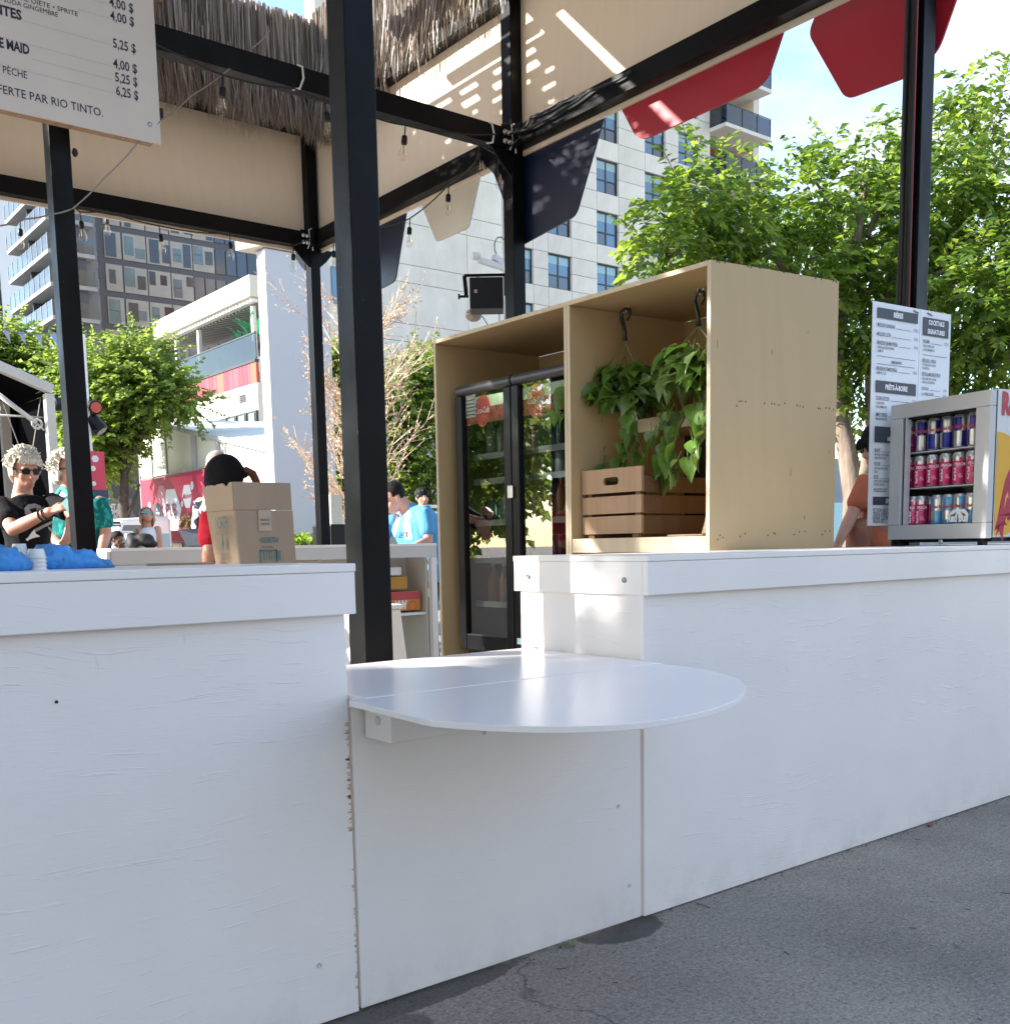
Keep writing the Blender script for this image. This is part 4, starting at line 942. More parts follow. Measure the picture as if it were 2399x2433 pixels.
# near bottom corner of the door front and its far bottom corner
cn = px(2344, 1200, 1, 2.11); cn.z = 0; cf_ray = px(2110, 1200, 0, cn.x+.105); cf = Vector((cf_ray.x, cf_ray.y, 0))
fdir = (cf-cn).normalized(); ndir = Vector((-fdir.y, fdir.x, 0)); ndir = ndir if ndir.x < 0 else -ndir      # ndir points to the viewer's left, out of the door
Wd = (cf-cn).length
zb_, zt_ = px(2344, 1281, 1, 2.11).z+.004, px(2352, 924, 1, 2.11).z
t = thing('countertop_cooler', 'small silver glass door cooler full of cans on the right counter', 'cooler', (cn.x, cn.y+.2, ZC))
M_silver = flat('silver_door_frame', (.58, .58, .58), .38, metal=.1); M_cool = flat('cooler_white_side', (.72, .74, .74), .4)
def cl(u, v, z): return cn+fdir*u-ndir*v+Vector((0, 0, z))      # u along the door away, v into the body
def cbox(mb, u0, u1, v0, v1, z0, z1, mi=0):
    V = [cl(u, v, z) for z in (z0, z1) for v in (v0, v1) for u in (u0, u1)]
    mb.add(V, [(0, 1, 3, 2), (4, 6, 7, 5), (0, 4, 5, 1), (2, 3, 7, 6), (0, 2, 6, 4), (1, 5, 7, 3)], mi)
fw = .062
d = MB(); cbox(d, 0, Wd, 0, .035, zb_, zb_+fw); cbox(d, 0, Wd, 0, .035, zt_-fw, zt_); cbox(d, 0, fw*1.1, 0, .035, zb_+fw+.0003, zt_-fw-.0003); cbox(d, Wd-fw*1.1, Wd, 0, .035, zb_+fw+.0003, zt_-fw-.0003)
do = d.build('door', M_silver, t, bevel=.003)
d = MB(); g0, g1 = fw*1.1, Wd-fw*1.1; gz0, gz1 = zb_+fw, zt_-fw
cbox(d, g0, g0+.006, .008, .034, gz0, gz1); cbox(d, g1-.014, g1-.002, .010, .034, gz0, gz1); cbox(d, g0, g1, .012, .034, gz1-.008, gz1); d.build('glass_gasket', M_black, do)
d = MB(); cbox(d, g1-.020, g1-.016, .0, .03, gz0, gz1); d.build('inner_strip', M_silver, do)
d = MB(); d.add([cl(g0, .016, gz0), cl(g1, .016, gz0), cl(g1, .016, gz1), cl(g0, .016, gz1)], [(0, 3, 2, 1)]); d.build('glass', M_coolerglass, do)
DB = .46
d = MB(); cbox(d, 0, .022, .042, DB, zb_+.004, zt_+.004); d.build('side_wall', M_cool, t, bevel=.003)
d = MB(); cbox(d, Wd-.022, Wd, .042, DB, zb_+.004, zt_+.004); cbox(d, .023, Wd-.023, .042, DB, zt_-.02, zt_+.004); cbox(d, .023, Wd-.023, .042, DB, zb_+.004, zb_+.045); cbox(d, .023, Wd-.023, DB-.03, DB, zb_+.05, zt_-.021); d.build('cabinet', M_cool, t, bevel=.003)
d = MB(); cbox(d, .0235, .028, .045, DB-.031, zb_+.05, zt_-.022); cbox(d, Wd-.028, Wd-.0235, .045, DB-.031, zb_+.05, zt_-.022); cbox(d, .029, Wd-.029, DB-.036, DB-.031, zb_+.05, zt_-.022); d.build('lining', flat('dark_lining', (.06, .05, .055), .4), t)
d = MB(); cbox(d, 0.002, .021, .036, .0415, zb_+.004, zt_); d.build('hinge_strip', M_black, t)
d = MB(); cbox(d, .01, Wd-.01, .05, .30, zb_-.014, zb_+.002); d.build('base_tray', M_black, t)
d = MB()
for u in (.03, Wd-.05): d = MB(); cbox(d, u, u+.025, .02, .05, ZC, zb_-.001); d.build('foot', M_black, t)
d = MB(); p = cl(Wd*.42, -.004, zb_-.012); d.lathe(p, [(.010, 0), (.012, .004), (.008, .007)], 12, axis=ndir); d.build('lock', M_chrome, t, smooth=True)
# print on the near side wall and on the glass
M_yel = flat('yellow_print', (.80, .42, .02), .4); M_mag = flat('crimson_print', (.45, .012, .06), .4); M_rb = flat('red_letter_print', (.55, .03, .06), .4); M_bluep = flat('deep_blue_print', (.01, .015, .14), .4)
d = MB(); o0 = cl(0, .045, 0); rt = -ndir; nn = rt.cross(Z_)
hz = lambda y: px(2380, y, 1, 2.11).z
def sp(u, z): return o0+rt*u+Vector((0, 0, z))+nn*.0012
write(d, 'Red', sp(.020, hz(985)), rt, Z_, cap=hz(935)-hz(985), ratio=.62, mi=0, bold=.05, off=.0012)
# sun disc: cut by the edge
cyz = hz(1155); Rr = hz(1028)-cyz
pts = []
for k in range(0, 41):
    a = math.pi/2-math.pi*k/40; pts.append((max(.0+Rr*math.cos(a)*.95, 0), cyz+Rr*math.sin(a)))
poly = [(0, cyz+Rr)]+pts[1:-1]+[(0, max(cyz-Rr, zb_+.012))]
poly = [(u, max(z, zb_+.012)) for u, z in poly]
d.add([sp(u, z)+nn*.0004 for u, z in poly], [tuple(range(len(poly)))[::-1]], 1)
bull = [(.060, 1288), (.035, 1262), (.018, 1272), (.008, 1282), (.020, 1258), (.030, 1240), (.010, 1252), (.002, 1262), (.022, 1226), (.038, 1205), (.046, 1175), (.060, 1142), (.085, 1118), (.115, 1105), (.150, 1100), (.20, 1098), (.20, 1215), (.175, 1225), (.15, 1215), (.125, 1235), (.10, 1232), (.082, 1250), (.066, 1244)]
def tri(dm, poly, mi, lift):
    bmx = bmesh.new(); vs = [bmx.verts.new(sp(u, hz(y))+nn*lift) for u, y in poly]; f = bmx.faces.new(vs); bmesh.ops.triangulate(bmx, faces=[f]); bmx.verts.index_update()
    dm.add([v.co.copy() for v in bmx.verts], [tuple(v.index for v in f.verts) for f in bmx.faces], mi); bmx.free()
tri(d, [(u*.88, y) for u, y in bull], 2, .0008)
tri(d, [(.052, 1210), (.060, 1180), (.072, 1168), (.078, 1185), (.068, 1182), (.060, 1200)], 1, .0012); tri(d, [(.062, 1238), (.072, 1228), (.078, 1240), (.070, 1246)], 1, .0012)
tri(d, [(.098, 1284), (.12, 1262), (.20, 1250), (.20, 1284)], 3, .0010)
d.build('side_print', [M_rb, M_yel, M_mag, M_bluep], t)
d = MB(); gp = cl(g0+.14, .0125, 0); gl = -fdir; 
q = lambda x, y: pxn(x, y, cl(0, .0125, 0), ndir)
a, b = q(2250, 1240), q(2299, 1240); write(d, 'Red Bull', a, gl, Z_, width=(b-a).length, cap=.032, bold=.05, off=.001)
for s in (-1, 1):
    c = q(2277, 1218); d.add([c+gl*(s*.004)+Z_*.006, c+gl*(s*.050)+Z_*-.014, c+gl*(s*.040)+Z_*.004, c+gl*(s*.028)+Z_*.014, c+gl*(s*.012)+Z_*.014], [(0, 1, 2, 3, 4)], 0)
c = q(2277, 1215); d.add([c+gl*(math.cos(k*.524)*.012)+Z_*(math.sin(k*.524)*.012)+ndir*.0012 for k in range(12)], [tuple(range(12))], 0)
d.build('glass_print', M_whiteprint, do)
# shelves and cans
M_can = {'pink': flat('pink_can_paint', (.62, .03, .17), .28, metal=.25), 'alu': flat('can_aluminium', (.66, .66, .67), .3, metal=.8), 'blue': flat('deep_blue_can_paint', (.012, .02, .26), .28, metal=.25), 'sky': flat('sky_blue_can_paint', (.12, .36, .62), .28, metal=.25), 'white': M_whiteprint, 'red': M_rb, 'yel': M_yel}
CML = ['pink', 'alu', 'blue', 'sky', 'white', 'red', 'yel']; CM = [M_can[k] for k in CML]
def can_mesh(kind, rot):
    r_, H_ = .0266, .134; k = 28; d = MB(); zs_ = [0, .004, .009, .030, .055, .067, .080, .098, .112, .122, .128, .131, .134]
    rs = [.020, .024, .0266, .0266, .0266, .0266, .0266, .0266, .0266, .0266, .0245, .0225, .0225]
    for z, rr in zip(zs_, rs):
        for j in range(k): a = 2*math.pi*j/k; d.v.append((rr*math.cos(a), rr*math.sin(a), z))
    for i in range(len(zs_)-1):
        z = (zs_[i]+zs_[i+1])/2
        for j in range(k):
            a = (j+.5)/k; q_ = int(((a+rot) % 1)*4)
            if i == 0 or i >= 9: m_ = 1
            elif kind == 'pink': m_ = 0 if z < .098 or ((j+int(rot*28)) % 7 < 2 and z < .112) else 1
            elif kind == 'blue':
                sw = ((a+rot) % .5)/.5; m_ = (2 if ((sw < .5) == (z < .067)) else 1)
            else: sw = ((a+rot) % .5)/.5; m_ = (3 if ((sw < .5) == (z > .067)) else (1 if z > .03 else 3))
            j2 = (j+1) % k; d.f.append((i*k+j, i*k+j2, (i+1)*k+j2, (i+1)*k+j)); d.m.append(m_)
    d.f.append(tuple(range(k))[::-1]); d.m.append(1); n = len(zs_)-1; d.f.append(tuple(n*k+j for j in range(k))); d.m.append(1)
    return d
zr = [px(2250, 1208, 1, 2.3).z, 0, 0]
sz = [zb_+.052, zb_+.052+(zt_-zb_-.11)*.362, zb_+.052+(zt_-zb_-.11)*.685]
for z in sz[1:]:
    d = MB(); cbox(d, .03, Wd-.03, .045, DB-.04, z-.006, z-.001); d.build('shelf', flat('shelf_grey', (.6, .6, .6), .35), t)
rows = [['pink', 'pink', 'sky', 'sky', 'sky', 'sky'], ['pink']*6, ['pink', 'blue', 'blue', 'blue', 'blue', 'blue']]
pos = ['leftmost', 'second', 'third', 'fourth', 'fifth', 'rightmost']; rown = ['bottom', 'middle', 'top']
u_lo, u_hi = .128, Wd-.046
for ri, rw in enumerate(rows):
    for j, kd in enumerate(rw):
        st = (u_hi-u_lo)/5; u = u_hi-j*st
        if ri == 0: u = u_hi-.050-j*(st*.86) if j else u_hi-.038
        if ri == 0 and j == 1: u = u_hi-.078
        rot = (j*.37+ri*.21) % 1; d = can_mesh(kd, rot); c = cl(u, .066, sz[ri]+.0005); o = thing('drink_can', '%s can, %s from the left on the %s shelf of the silver cooler' % ({'pink': 'pink', 'sky': 'light blue', 'blue': 'blue and silver'}[kd], pos[j], rown[ri]), 'can', c, group='cans in the silver cooler')
        bo = d.build('body', CM, None, smooth=True); bo.location = c; setparent(bo, o)
        # print facing the door
        e = MB(); vdir = (Vector((0, 0, 1.1))-c); vdir.z = 0; vdir.normalize(); side = Z_.cross(vdir)
        f0 = c+vdir*.0268
        if kd == 'pink':
            write(e, 'PEACH', f0+Z_*.078-side*.017, side, Z_, width=.038, cap=.011, mi=4, bold=.03); write(e, 'EDITION', f0+Z_*.070-side*.012, side, Z_, width=.02, cap=.004, mi=4)
            write(e, 'Red Bull', f0-side*.012+Z_*.018, Z_, -side, width=.05, cap=.008, mi=4, bold=.04)
            for k in range(3): patch(e, f0+Z_*(.030+k*.006)-side*.002, side, Z_, .017-.003*k, .0018, 4)
        else:
            write(e, 'Red Bull', f0+Z_*.078-side*.020, side, Z_, width=.042, cap=.012, mi=5, bold=.05)
            e.ball(f0+Z_*.068, (.004, .004, .004), 8, 6)
        e.build('can_print', CM, o)
for ri in (0, 1, 2):  # second rows deeper in the cooler
    for j in range(6):
        kd = rows[ri][j]; u = u_hi-j*(u_hi-u_lo)/5
        o = place(can_mesh(kd, .3*j).mesh('drink_can', CM, True), 'drink_can', cl(u, .130, sz[ri]+.0005)); tag(o, '%s can in the rear row, %s shelf of the silver cooler, %s' % ({'pink': 'pink', 'sky': 'light blue', 'blue': 'blue'}[kd], rown[ri], pos[j]), 'can', 'cans behind on the %s shelf of the cooler' % rown[ri])
d = MB(); p = px(2180, 1287, 2, ZC+.008); d.box(p.x-.03, p.x+.02, p.y-.03, p.y+.03, ZC+.0005, ZC+.012)
tag(d.build('card_packet', M_white), 'small white packet lying on the counter under the cooler', 'packet')

# ------------------------------------------------------------------ folded price card on the rear post
PB = px(2070, 715, 1, 2.66); zt_, zbm = px(2070, 715, 1, 2.66).z, px(2053, 1249, 1, 2.66).z
yawc = R(-4.5); cr_ = Vector((math.cos(yawc), math.sin(yawc), 0)); cnrm = Vector((cr_.y, -cr_.x, 0))
tlc = Vector((px(2066, 980, 1, 2.66).x, 2.66, 0))
q = lambda x, y: pxn(x, y, tlc, cnrm)
ztc = (q(2070, 715).z+q(2254, 745).z)/2; zbc = q(2053, 1249).z; Wc = (q(2254, 745)-q(2068, 715)).length
tlc = Vector((q(2068, 960).x, q(2068, 960).y, 0)); t = thing('price_card', 'white two column drinks price card with dark headings on the rightmost post', 'sign', tlc+Z_*zbc)
MB().prism([tlc+Z_*zbc, tlc+cr_*Wc*.585+Z_*zbc, tlc+cr_*Wc*.585+Z_*ztc, tlc+Z_*ztc], -cnrm*-(-.004)).build('left_leaf', M_sign2, t)
MB().prism([tlc+cr_*(Wc*.590)+Z_*zbc, tlc+cr_*Wc+Z_*zbc, tlc+cr_*Wc+Z_*ztc, tlc+cr_*(Wc*.590)+Z_*ztc], cnrm*-.004).build('right_leaf', M_sign2, t)
d = MB()
# card coordinates: s across 0..1, h down 0..1 of the card, read from the photograph
tl_, bl_ = (2068, 714), (2053, 1249)
def cp(s, hgt): return tlc+cr_*(Wc*s)+Z_*(ztc-(ztc-zbc)*hgt)+cnrm*.0025
H_ = ztc-zbc
def hd(s0, s1, h0, h1, lines, cap):
    patch(d, cp(s0, h1), cr_, Z_, Wc*(s1-s0), H_*(h1-h0), 0, .001)
    n = len(lines)
    for i, s in enumerate(lines):
        hh = h0+(h1-h0)*((i+.5)/n)+cap/2/H_; write(d, s, cp((s0+s1)/2, hh), cr_, Z_, cap=cap, mi=1, bold=.05, align='C', ratio=.8, off=.0022)
def ln(s, h, txt, cap, price=None, s1=.56, bold=.012, rt_=.55):
    write(d, txt, cp(s, h), cr_, Z_, cap=cap, mi=0, bold=bold, ratio=rt_, off=.0012)
    if price:
        write(d, price, cp(s1, h), cr_, Z_, cap=cap*.85, mi=0, ratio=.55, align='R', off=.0012)
        V = glyphs(txt, bold)[0]; w = (max(v[0] for v in V))*cap/CAP*rt_/Wc
        if s1-.09 > s+w+.02: patch(d, cp(s+w+.015, h), cr_, Z_, Wc*(s1-.105-s-w), .0016, 0, .001)
c1, c2 = .0155, .0095
hd(.05, .555, .025, .07, ['BIÈRES'], .020)
ln(.055, .108, 'MOLSON CANADIAN', c1, '9,50 $'); ln(.055, .148, 'MOLSON ULTRA', c1, '9,50 $'); ln(.055, .186, 'BRASSEUR DE MONTRÉAL', c1, '9,50 $'); ln(.055, .203, '• BIÈRE DU JAZZ (STE-CATHERINE)', c2); ln(.055, .219, "• L'AMER IPA", c2)
patch(d, cp(.055, .238), cr_, Z_, Wc*.48, .0018, 0); write(d, 'SANS ALCOOL', cp(.3, .262), cr_, Z_, cap=.010, mi=0, bold=.04, align='C', ratio=.75); patch(d, cp(.055, .272), cr_, Z_, Wc*.48, .0018, 0)
ln(.055, .300, 'BRASSEUR DE MONTRÉAL', c1, '8,00 $'); ln(.055, .316, "L'AMER IPA (< 0,5%)", c2)
hd(.05, .555, .345, .398, ['PRÊTS-À-BOIRE'], .020)
ln(.055, .432, 'COORS SELTZER', c1, '11,25 $'); ln(.055, .450, '• SLUSHIE CERISE', c2); ln(.055, .467, '• BOLD POMME VERTE', c2); ln(.055, .505, 'SIMPLY SPIKED', c1, '11,25 $'); ln(.055, .521, 'LIMONADE SIGNATURE', c2)
hd(.05, .555, .55, .622, ['VINS ET', 'MOUSSEUX'], .018)
ln(.055, .665, 'BLANC', c1, '11,00 $'); ln(.055, .682, 'SANTI NELLO PINOT GRIGIO', c2); ln(.055, .697, 'VENISE, VÉNÉTIE, ITALIE', c2); ln(.055, .727, 'ROUGE', c1, '11,00 $'); ln(.055, .744, 'SANTI NELLO PINOT NOIR', c2); ln(.055, .760, 'ITALIE', c2)
ln(.055, .787, 'ROSÉ', c1, '11,00 $'); ln(.055, .803, 'ASTROS CÔTES DE PROVENCE', c2); ln(.055, .818, 'PROVENCE, FRANCE', c2); ln(.055, .846, 'PROSECCO DOC', c1, '12,00 $')
hd(.05, .555, .868, .906, ['SPIRITUEUX'], .018)
ln(.055, .937, 'FIT VODKA IGLOO', c1, '9,00 $'); ln(.055, .955, 'TEQUILA CHERRY RIVER', c1); ln(.055, .973, 'HAVANA CLUB ESP', c1); ln(.055, .989, 'UNGAVA GIN', c1, '9,00 $')
hd(.625, .965, .033, .115, ['COCKTAILS', 'SIGNATURES'], .019)
ln(.63, .150, 'PALOMA', c1, '12,75 $', .965); ln(.63, .168, 'TEQUILA CHERRY RIVER', c2); ln(.63, .185, '+ JUS DE PAMPLEMOUSSE', c2); patch(d, cp(.63, .205), cr_, Z_, Wc*.33, .0018, 0)
ln(.63, .238, 'RED BULL VODKA', c1); ln(.63, .254, 'FIT VODKA IGLOO • CHOISIS', c2); ln(.63, .270, 'TON RED BULL', c2); ln(.63, .300, 'RED BULL MARGARITA PÊCHE', c1, rt_=.45); ln(.63, .318, 'TEQUILA CHERRY RIVER • JUS DE LIME', c2, rt_=.45); ln(.63, .334, '+ RED BULL ÉDITION PÊCHE', c2)
ln(.63, .365, 'COCKTAIL', c1*.85, '12,75 $', .965); ln(.63, .390, '2 oz • VERRE SOUVENIR', c1*.85, '20,00 $', .965, rt_=.45)
hd(.625, .965, .425, .50, ['SANS', 'ALCOOL'], .018)
d.build('lettering', [M_slate, M_whiteprint], t)
for s in (.50, .68): 
    d = MB(); d.tube([cp(s, .012), cp(s+.06, .02)], .003, 5); d.build('staple', M_wire, t)

# ------------------------------------------------------------------ things on the left counter
t = thing('cardboard_box', 'open brown cardboard box with NORTH print on the left counter', 'box', px(570, 1335, 1, 2.45))
YB = 2.42; bn = px(570, 1335, 1, YB); bn.z = ZC+.001; xR_ = px(702, 1300, 1, YB).x; yF = px(511, 1300, 0, bn.x).y
zf = px(563, 1212, 1, YB).z; ztp = px(560, 1144, 1, YB).z
M_card = mat('corrugated_card', (.34, .235, .15), .85, var=.12, scale=9, bump=.15, bscale=30, stretch=(1, 1, .2)); M_card2 = mat('corrugated_card_pale', (.42, .30, .20), .85, var=.1, scale=6)
lean = Vector((-.022, 0, 0))
d = MB(); d.prism([bn, Vector((xR_, YB, bn.z)), Vector((xR_-.003, YB+.002, zf)), Vector((bn.x-.004, YB+.002, zf))], (0, .006, 0)); d.build('front_wall', M_card, t)
d = MB(); d.prism([bn+Vector((0, .007, 0)), Vector((bn.x, yF, bn.z)), Vector((bn.x-.018, yF, zf)), Vector((bn.x-.005, YB+.008, zf))], (.006, 0, 0)); d.build('side_wall', M_card2, t)
d = MB(); d.box(xR_-.012, xR_-.006, YB+.012, yF, bn.z, zf); d.box(bn.x+.012, xR_-.013, yF-.007, yF-.001, bn.z, zf); d.box(bn.x+.007, xR_-.013, YB+.012, yF-.008, bn.z, bn.z+.006); d.build('rear_walls', M_card, t)
d = MB(); d.prism([Vector((bn.x-.004, YB+.003, zf+.001)), Vector((xR_-.004, YB+.003, zf+.001)), Vector((xR_-.003, YB+.008, ztp)), Vector((bn.x-.003, YB+.008, ztp))], (0, .005, 0)); d.build('front_flap', M_card, t)
d = MB(); r2 = random.Random(2); base = [Vector((bn.x-.005, YB+.010, zf+.001)), Vector((bn.x-.018, yF, zf+.001))]; up_ = []
for k in range(13): f_ = k/12; up_.append(Vector((bn.x-.006-.02*f_, YB+.012+(yF-YB-.01)*f_, ztp-.004+r2.uniform(-.006, .004))))
d.prism(base+up_[::-1], (.005, 0, 0)); d.build('side_flap', M_card2, t)
d = MB(); rs = Vector((bn.x-.012, YB, 0))
M_teal = flat('teal_print', (.05, .16, .16), .7); M_tape = flat('clear_tape', (.40, .29, .20), .25); M_dk = flat('dark_print', (.05, .045, .04), .7)
Lr = -Y_
def bs(x, y): p = pxn(x, y, Vector((bn.x-.003, YB, bn.z)), Vector((-1, 0, -.125)).normalized()); return p
a, b = bs(517, 1258), bs(545, 1255); write(d, 'NORTH', a, (b-a), Z_, width=(b-a).length, cap=.030, off=.004, mi=0)
a, b = bs(518, 1272), bs(546, 1270); write(d, 'EAU DE SOURCE', a, (b-a), Z_, width=(b-a).length, cap=.013, off=.004, mi=2)
a = bs(534, 1302); d.add([a+Vector((-.004, y*.022, z*.05)) for y, z in ((0, -.2), (.35, .2), (.25, .35), (.0, .75), (-.25, .35), (-.35, .2))], [(0, 5, 4, 3, 2, 1)], 0)
d.add([a+Vector((-.0045, y, z)) for y, z in ((-.001, -.012), (.001, -.012), (.001, -.03), (-.001, -.03))], [(0, 1, 2, 3)], 0)
a, b = bs(531, 1322), bs(543, 1321); write(d, 'SPRING', a, (b-a), Z_, width=(b-a).length, cap=.007, off=.004, mi=2)
a, b = bs(530, 1331), bs(546, 1330); write(d, 'WATER', a, (b-a), Z_, width=(b-a).length, cap=.007, off=.004, mi=2)
f = lambda x, y: px(x, y, 1, YB-.0005)
a, b = f(616, 1290), f(660, 1288); write(d, '•NORTH', a, X_, Z_, width=(b-a).length, cap=.014, mi=0, bold=.02)
a, b = f(618, 1336), f(658, 1306); 
for (x0, x1, z0, z1) in ((a.x, b.x, b.z-.003, b.z), (a.x, a.x+.004, a.z, b.z), (b.x-.004, b.x, a.z, b.z)): patch(d, (x0, YB-.0005, z0), X_, Z_, x1-x0, z1-z0, 0)
r2 = random.Random(4)
for k in range(7): patch(d, (a.x+.010+k*.007, YB-.0005, a.z+.004), X_, Z_, r2.uniform(.0015, .004), (b.z-a.z)*.8, 0)
a, b = f(615, 1262), f(644, 1212); patch(d, (a.x, YB-.0005, a.z), X_, Z_, b.x-a.x, b.z-a.z, 1, .0006)
a, b = f(619, 1238), f(640, 1238); write(d, 'NORTH', a, X_, Z_, width=(b-a).length, cap=.006, mi=3, off=.0015); write(d, 'WATER', a-Z_*.010, X_, Z_, width=(b-a).length, cap=.006, mi=3, off=.0015)
a, b = f(622, 1302), f(650, 1302); write(d, 'MONTRÉAL', a, X_, Z_, width=(b-a).length, cap=.004, mi=3)
d.build('print', [M_teal, M_tape, flat('faint_print', (.25, .19, .13), .8), M_dk], t)
p = px(735, 1334, 2, ZC+.004); d = MB(); p1 = Vector((xR_+.003, 2.50, ZC+.001)); d.prism([p1, p1+Vector((.10, .0, .0)), p1+Vector((.16, .09, .0)), p1+Vector((.02, .12, 0))], (0, 0, .004)); tag(d.build('cardboard_sheet', M_card), 'flat scrap of brown cardboard beside the open box', 'cardboard')
d = MB(); p1 = Vector((bn.x-.16, yF+.0, ZC+.001)); d.prism([p1+Vector((-.04, -.06, 0)), p1+Vector((.12, -.09, 0)), p1+Vector((.15, .02, 0)), p1+Vector((.0, .04, 0))], (0, 0, .005)); tag(d.build('cardboard_sheet', M_card), 'thin brown cardboard flap lying left of the open box', 'cardboard')
# stacks of cups
M_cup = mat('frosted_plastic', (.74, .74, .70), .35, trans=.08); M_bag = leafmat('blue_plastic_bag', (.10, .40, .80), (.15, .50, .95), .45, .18)
def cups(x0, x1, ytop, Y, n, lab):
    a, b = px(x0, 1330, 1, Y), px(x1, 1330, 1, Y); c = (a+b)/2; rt_ = (b.x-a.x)/2; zt = px((x0+x1)/2, ytop, 1, Y).z
    t = thing('cup_stack', lab, 'cups', (c.x, Y, ZC), group='stacked plastic cups on the left counter')
    H = zt-ZC
    for k in range(n):
        h0 = H*.45 if n > 1 else H; z0 = ZC+.001+(H-h0)*k/max(1, n-1); d = MB(); d.lathe((c.x, Y, z0), [(rt_*1.06, 0), (rt_*1.06, h0*.06), (rt_*.98, h0*.08), (rt_*.80, h0-.001)], 20); d.build('cup', M_cup, t, smooth='auto')
cups(8, 52, 1306, 2.34, 4, 'translucent stacked cups, leftmost stack between the blue bags'); cups(28, 68, 1292, 2.44, 5, 'tallest stack of translucent cups, behind the other two'); cups(64, 110, 1304, 2.34, 4, 'translucent stacked cups touching the larger blue bag')
def bag(pts, Y, lab, seed):
    r_ = random.Random(seed); d = MB(); n = len(pts)
    for i in range(n-1):
        for k in range(4):
            s = k/4; x = pts[i][0]*(1-s)+pts[i+1][0]*s; y = pts[i][1]*(1-s)+pts[i+1][1]*s; p = px(x, y, 1, Y); hgt = max(.004, p.z-ZC)
            d.ball((p.x, Y+r_.uniform(-.01, .01), ZC+hgt*.5), (.03, .045, hgt*.52), 10)
    me = remeshed(d, .006, 3); o = link_mesh(me, 'plastic_bag', M_bag, None); tag(o, lab, 'bag')
    from mathutils import noise as mn
    for v in o.data.vertices:
        p = v.co*22+Vector((seed*9, 0, 0)); k = 1-abs(mn.noise(p))*2.2; k2 = 1-abs(mn.noise(p*2.3+Vector((5, 5, 5))))*2.0
        v.co += v.normal*(.010*k*k*k+.005*k2); v.co.z = max(v.co.z, ZC+.001)
    o.data.update()
bag([(104, 1306), (112, 1300), (128, 1299), (146, 1309), (160, 1320), (178, 1316), (190, 1309), (200, 1322), (222, 1333), (242, 1340)], 2.42, 'larger crumpled blue plastic bag right of the cups', 1)
bag([(-30, 1298), (0, 1304), (18, 1312), (34, 1322), (46, 1335)], 2.34, 'blue plastic bag at the left frame edge', 2)

# ------------------------------------------------------------------ rear counter of the bar
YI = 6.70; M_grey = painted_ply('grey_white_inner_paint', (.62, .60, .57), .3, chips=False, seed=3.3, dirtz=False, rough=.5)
a, b = px(262, 1303, 1, YI), px(262, 1343, 1, YI); ztr, zbr = a.z, b.z; xs = px(240, 1320, 1, YI).x
xe = px(1037, 1300, 1, YI).x
t = thing('rear_bar_counter', 'grey white counter along the far side of the bar with open shelving underneath', 'counter', ((xs+xe)/2, YI, 0))
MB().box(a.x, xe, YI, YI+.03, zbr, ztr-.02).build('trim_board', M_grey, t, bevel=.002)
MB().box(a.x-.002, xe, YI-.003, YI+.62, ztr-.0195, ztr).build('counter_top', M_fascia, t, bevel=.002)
d = MB(); d.prism([(a.x-.004, YI+.001, zbr), (a.x-.004, YI+.6, zbr), (a.x-.004, YI+.6, ztr-.02), (a.x-.004, YI+.001, ztr-.02)], (-.02, 0, 0)); d.build('end_trim', M_white, t)
d = MB(); write(d, '4', px(253, 1333, 0, a.x-.0245), -Y_, Z_, cap=.03, ratio=.8, off=.001); d.build('number', M_slate, t)
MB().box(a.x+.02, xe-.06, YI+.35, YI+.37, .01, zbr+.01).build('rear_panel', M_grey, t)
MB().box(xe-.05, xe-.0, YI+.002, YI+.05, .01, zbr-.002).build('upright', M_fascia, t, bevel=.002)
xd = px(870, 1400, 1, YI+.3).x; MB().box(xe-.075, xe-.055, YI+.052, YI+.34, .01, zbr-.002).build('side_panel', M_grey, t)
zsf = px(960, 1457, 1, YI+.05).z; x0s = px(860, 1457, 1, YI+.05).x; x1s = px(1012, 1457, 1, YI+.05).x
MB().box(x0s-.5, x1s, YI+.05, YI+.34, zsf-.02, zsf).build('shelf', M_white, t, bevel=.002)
d = MB(); d.lathe(px(1019, 1408, 1, YI+.34), [(.035, 0), (.035, .004), (.028, .006)], 18, axis=(0, -1, 0)); d.build('painted_hole_light', M_whiteprint, t)  # white disc paints the light showing through the panel hole
MB().box(-1.2, px(180, 1320, 1, YI).x-.25, YI+.2, YI+.23, .01, 1.0).build('low_panel', M_grey, t)
def carton(x0, x1, y0, y1, Y, dep, m, lab, txt=None, rot=0):
    a, b = px(x0, y1, 1, Y), px(x1, y0, 1, Y); t = thing('drinks_carton', lab, 'carton', (a.x, Y, a.z))
    d = MB(); d.box(a.x, b.x, Y, Y+dep, a.z, b.z); d.build('carton_body', m[0], t, bevel=.003)
    d = MB(); d.box(a.x+.001, b.x-.001, Y-.002, Y-.0005, a.z+(b.z-a.z)*.58, b.z-.002, 0)
    if txt:
        write(d, txt, (b.x-.12, Y-.0025, a.z+.075), -X_, -Z_, width=.11, cap=.06, mi=1, bold=.06, off=-.002)
        for rr_ in (.04, .028): d.add([(b.x-.07+math.cos(k*.3)*rr_, Y-.003-(.04-rr_)*.02, a.z+.035+max(-.03, math.sin(k*.3)*rr_)) for k in range(21)], [tuple(range(21))], 2 if rr_ > .03 else 3)
    d.build('carton_print', [m[1], M_whiteprint, flat('coral_print', (.55, .12, .06), .5), m[0]], t); return t
M_or = flat('orange_carton', (.62, .22, .02), .45); M_co = flat('coral_carton', (.50, .06, .07), .45); M_am = flat('amber_carton', (.50, .24, .02), .45)
zz = zsf
